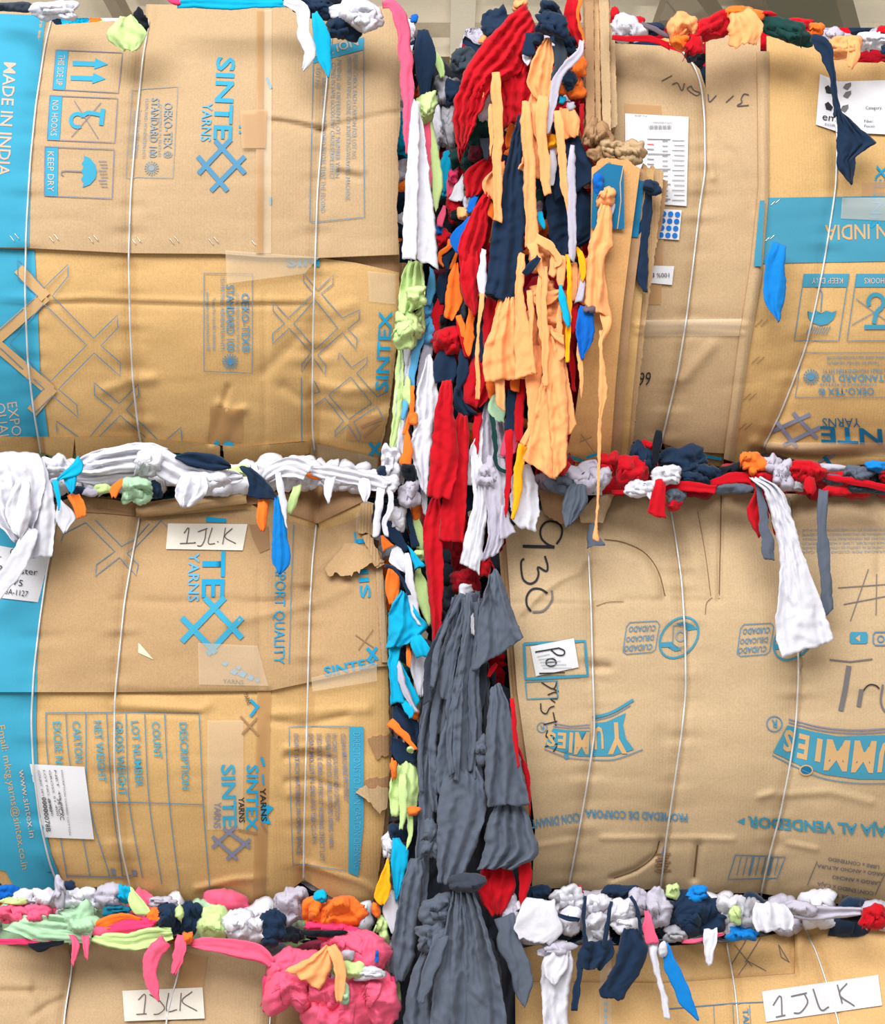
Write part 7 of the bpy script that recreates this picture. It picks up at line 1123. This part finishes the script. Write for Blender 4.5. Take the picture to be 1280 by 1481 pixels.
for i in range(13): Q('mixed scrap packed deep in the seam between the middle and lower left bales', ('white', 'mint', 'pink')[i % 3], -20 + i * 44 + rs.uniform(-8, 8), 1325 + rs.uniform(-10, 10), 60, 60, 0.06, cell=5, group='scraps deep in the bottom left seam')

# ================================================================== seam between the middle and lower right bales
GY = 'rags pressed between the middle and lower right bales'
for lab, c, x, y, w_, h_, d in (('navy star shaped rag above the white square cloth', 'navy', 776, 1296, 36, 28, 0.0), ('white crumpled rag right of the white square cloth', 'white', 822, 1302, 52, 46, -0.015), ('white crumpled rag beside the first navy cord', 'white', 824, 1332, 34, 40, -0.03), ('white rag gathered between two navy cords', 'white', 864, 1344, 36, 52, -0.03), ('white rag above the gathered one', 'white', 866, 1306, 42, 34, -0.02), ('white rag right of the second navy cord', 'white', 902, 1318, 42, 44, -0.03), ('white rag fold above the navy garment', 'white', 904, 1340, 40, 26, -0.04), ('grey white rag near the pink scrap', 'lilac', 926, 1302, 32, 40, -0.02),
    ('lilac ruffled rag right of the pink scrap', 'lilac', 950, 1314, 42, 56, -0.025), ('lilac rag under the ruffled one', 'lgrey', 976, 1350, 36, 22, -0.02), ('navy rag in the middle of the bottom right seam', 'navy', 1012, 1322, 72, 60, -0.02), ('royal blue rag under the snack carton', 'blue', 1008, 1294, 34, 22, -0.02), ('lime scrap under the snack carton', 'neon', 974, 1290, 20, 22, -0.02), ('lime scrap right of the navy rag', 'neon', 1064, 1322, 18, 28, -0.045), ('white rag around the lime scrap', 'white', 1060, 1320, 44, 58, -0.02), ('lilac crumpled rag right of the lime scrap', 'lgrey', 1086, 1322, 34, 40, -0.02),
    ('royal blue rag under the wide white rag', 'blue', 1074, 1350, 44, 22, -0.03), ('lilac roll fold left of the red corner', 'lilac', 1160, 1314, 44, 24, -0.02), ('black scrap in the shade left of the red corner', 'black', 1234, 1326, 44, 14, 0.0), ('red rag hanging at the right end of the bottom seam', 'red', 1264, 1324, 38, 40, -0.03), ('red scrap at the top of the white rags', 'red', 836, 1288, 16, 14, 0.0), ('navy scrap behind the white rags', 'navy', 900, 1290, 50, 22, 0.01)):
    Q(lab, c, x, y, w_, h_, d, group=GY)
H('wide white rag left of the gathered carton corner', 'white', [(1078, 1302), (1084, 1324), (1094, 1348)], [(1150, 1310), (1152, 1326), (1146, 1344)], -0.040, nf=3.5, A=.006, group=GY); K('lilac roll along the top of the yellowish carton', 'lilac', [(1136, 1316, 20), (1166, 1320, 22), (1200, 1320, 18), (1246, 1318, 12)], -0.015, nf=1.8, A=.005, group=GY, name='fabric_roll', cat='fabric scrap')
H('white square cloth at the left of the bottom right seam', 'white', [(760, 1300), (748, 1325), (744, 1344), (752, 1358)], [(802, 1302), (808, 1325), (815, 1345), (796, 1366)], -0.055, nf=1, A=.004, group=GY, gather=0); Q('white underside of the white square cloth', 'lilac', 776, 1358, 56, 20, -0.03, group=GY); Q('white scrap beside the red strip', 'white', 756, 1312, 18, 20, -0.02, group=GY)
for C, t in (([(846, 1296, 5), (844, 1330, 5), (846, 1360, 6), (852, 1372, 4)], 'navy cord over the white rags, leftmost'), ([(884, 1304, 5), (880, 1330, 6), (876, 1352, 6), (874, 1370, 4)], 'navy cord over the white rags, middle'), ([(912, 1296, 6), (920, 1312, 5), (925, 1335, 5), (926, 1352, 4)], 'navy cord over the white rags, right'), ([(806, 1322, 5), (820, 1328, 6), (838, 1330, 5)], 'navy cord lying across the white crumpled rag')): K(t, 'navy', C, -0.062, group=GY)
H('navy garment hanging over the lower right carton, leg with the cut hem', 'navy', [(894, 1345), (890, 1390), (878, 1415), (866, 1432), (870, 1444)], [(928, 1342), (938, 1374), (926, 1405), (912, 1425), (900, 1446)], -0.062, nf=1.4, A=.006, group=GY); H('navy garment hanging over the lower right carton, waist', 'navy', [(830, 1366), (832, 1385), (838, 1402)], [(898, 1356), (892, 1378), (868, 1402)], -0.058, nf=2, A=.006, group=GY); K('navy strap hanging left of the navy garment', 'navy', [(840, 1388, 12), (836, 1420, 10), (832, 1445, 9), (831, 1461, 9)], -0.055, group=GY)
H('white trouser legs hanging over the lower right carton', 'white', [(782, 1372), (782, 1420), (786, 1481), (788, 1530)], [(830, 1360), (830, 1400), (822, 1450), (826, 1530)], -0.050, nf=2, A=.007, group=GY); H('white pocket fold on the white trouser legs', 'white', [(790, 1376), (784, 1402), (798, 1424)], [(828, 1374), (824, 1396), (804, 1424)], -0.064, nf=1.2, group=GY); Q('lilac waist of the white trouser legs', 'lilac', 804, 1374, 54, 26, -0.045, group=GY)
H('pink scrap right of the navy garment', 'pink', [(930, 1318), (929, 1345), (934, 1366)], [(940, 1316), (948, 1345), (954, 1364)], -0.052, group=GY); K('white tail hanging beside the blue pointed strip', 'white', [(944, 1362, 16), (948, 1395, 9), (956, 1425, 8), (963, 1455, 9), (966, 1473, 7)], -0.050, group=GY); Q('white bud at the top of the blue pointed strip', 'white', 960, 1374, 14, 22, -0.062, group=GY)
K('blue pointed strip hanging over the lower right carton', 'blue', [(960, 1364, 12), (968, 1390, 18), (980, 1420, 22), (994, 1448, 19), (1010, 1476, 2)], -0.055, group=GY); H('white angular tab hanging under the navy rag', 'white', [(1012, 1342), (1018, 1372), (1022, 1394)], [(1044, 1344), (1034, 1372), (1031, 1397)], -0.052, A=.003, group=GY); K('pink edge under the navy rag in the bottom right seam', 'pink', [(986, 1362, 5), (1012, 1360, 6), (1046, 1350, 6)], -0.03, group=GY)
rs = random.Random(14)
for i in range(12): Q('white scrap packed deep in the seam between the middle and lower right bales', ('white', 'navy', 'lilac')[i % 3], 770 + i * 46 + rs.uniform(-8, 8), 1322 + rs.uniform(-8, 8), 60, 56, 0.06, cell=5, group='scraps deep in the bottom right seam')
# loose scraps lining the bottom of the gap, behind everything else
rs = random.Random(15)
for i in range(26):
    y = 130 + i * 53; c = ('black', 'navy', 'dred', 'slate', 'navy')[i % 5] if y < 860 else ('shadegrey', 'slate', 'black')[i % 3]
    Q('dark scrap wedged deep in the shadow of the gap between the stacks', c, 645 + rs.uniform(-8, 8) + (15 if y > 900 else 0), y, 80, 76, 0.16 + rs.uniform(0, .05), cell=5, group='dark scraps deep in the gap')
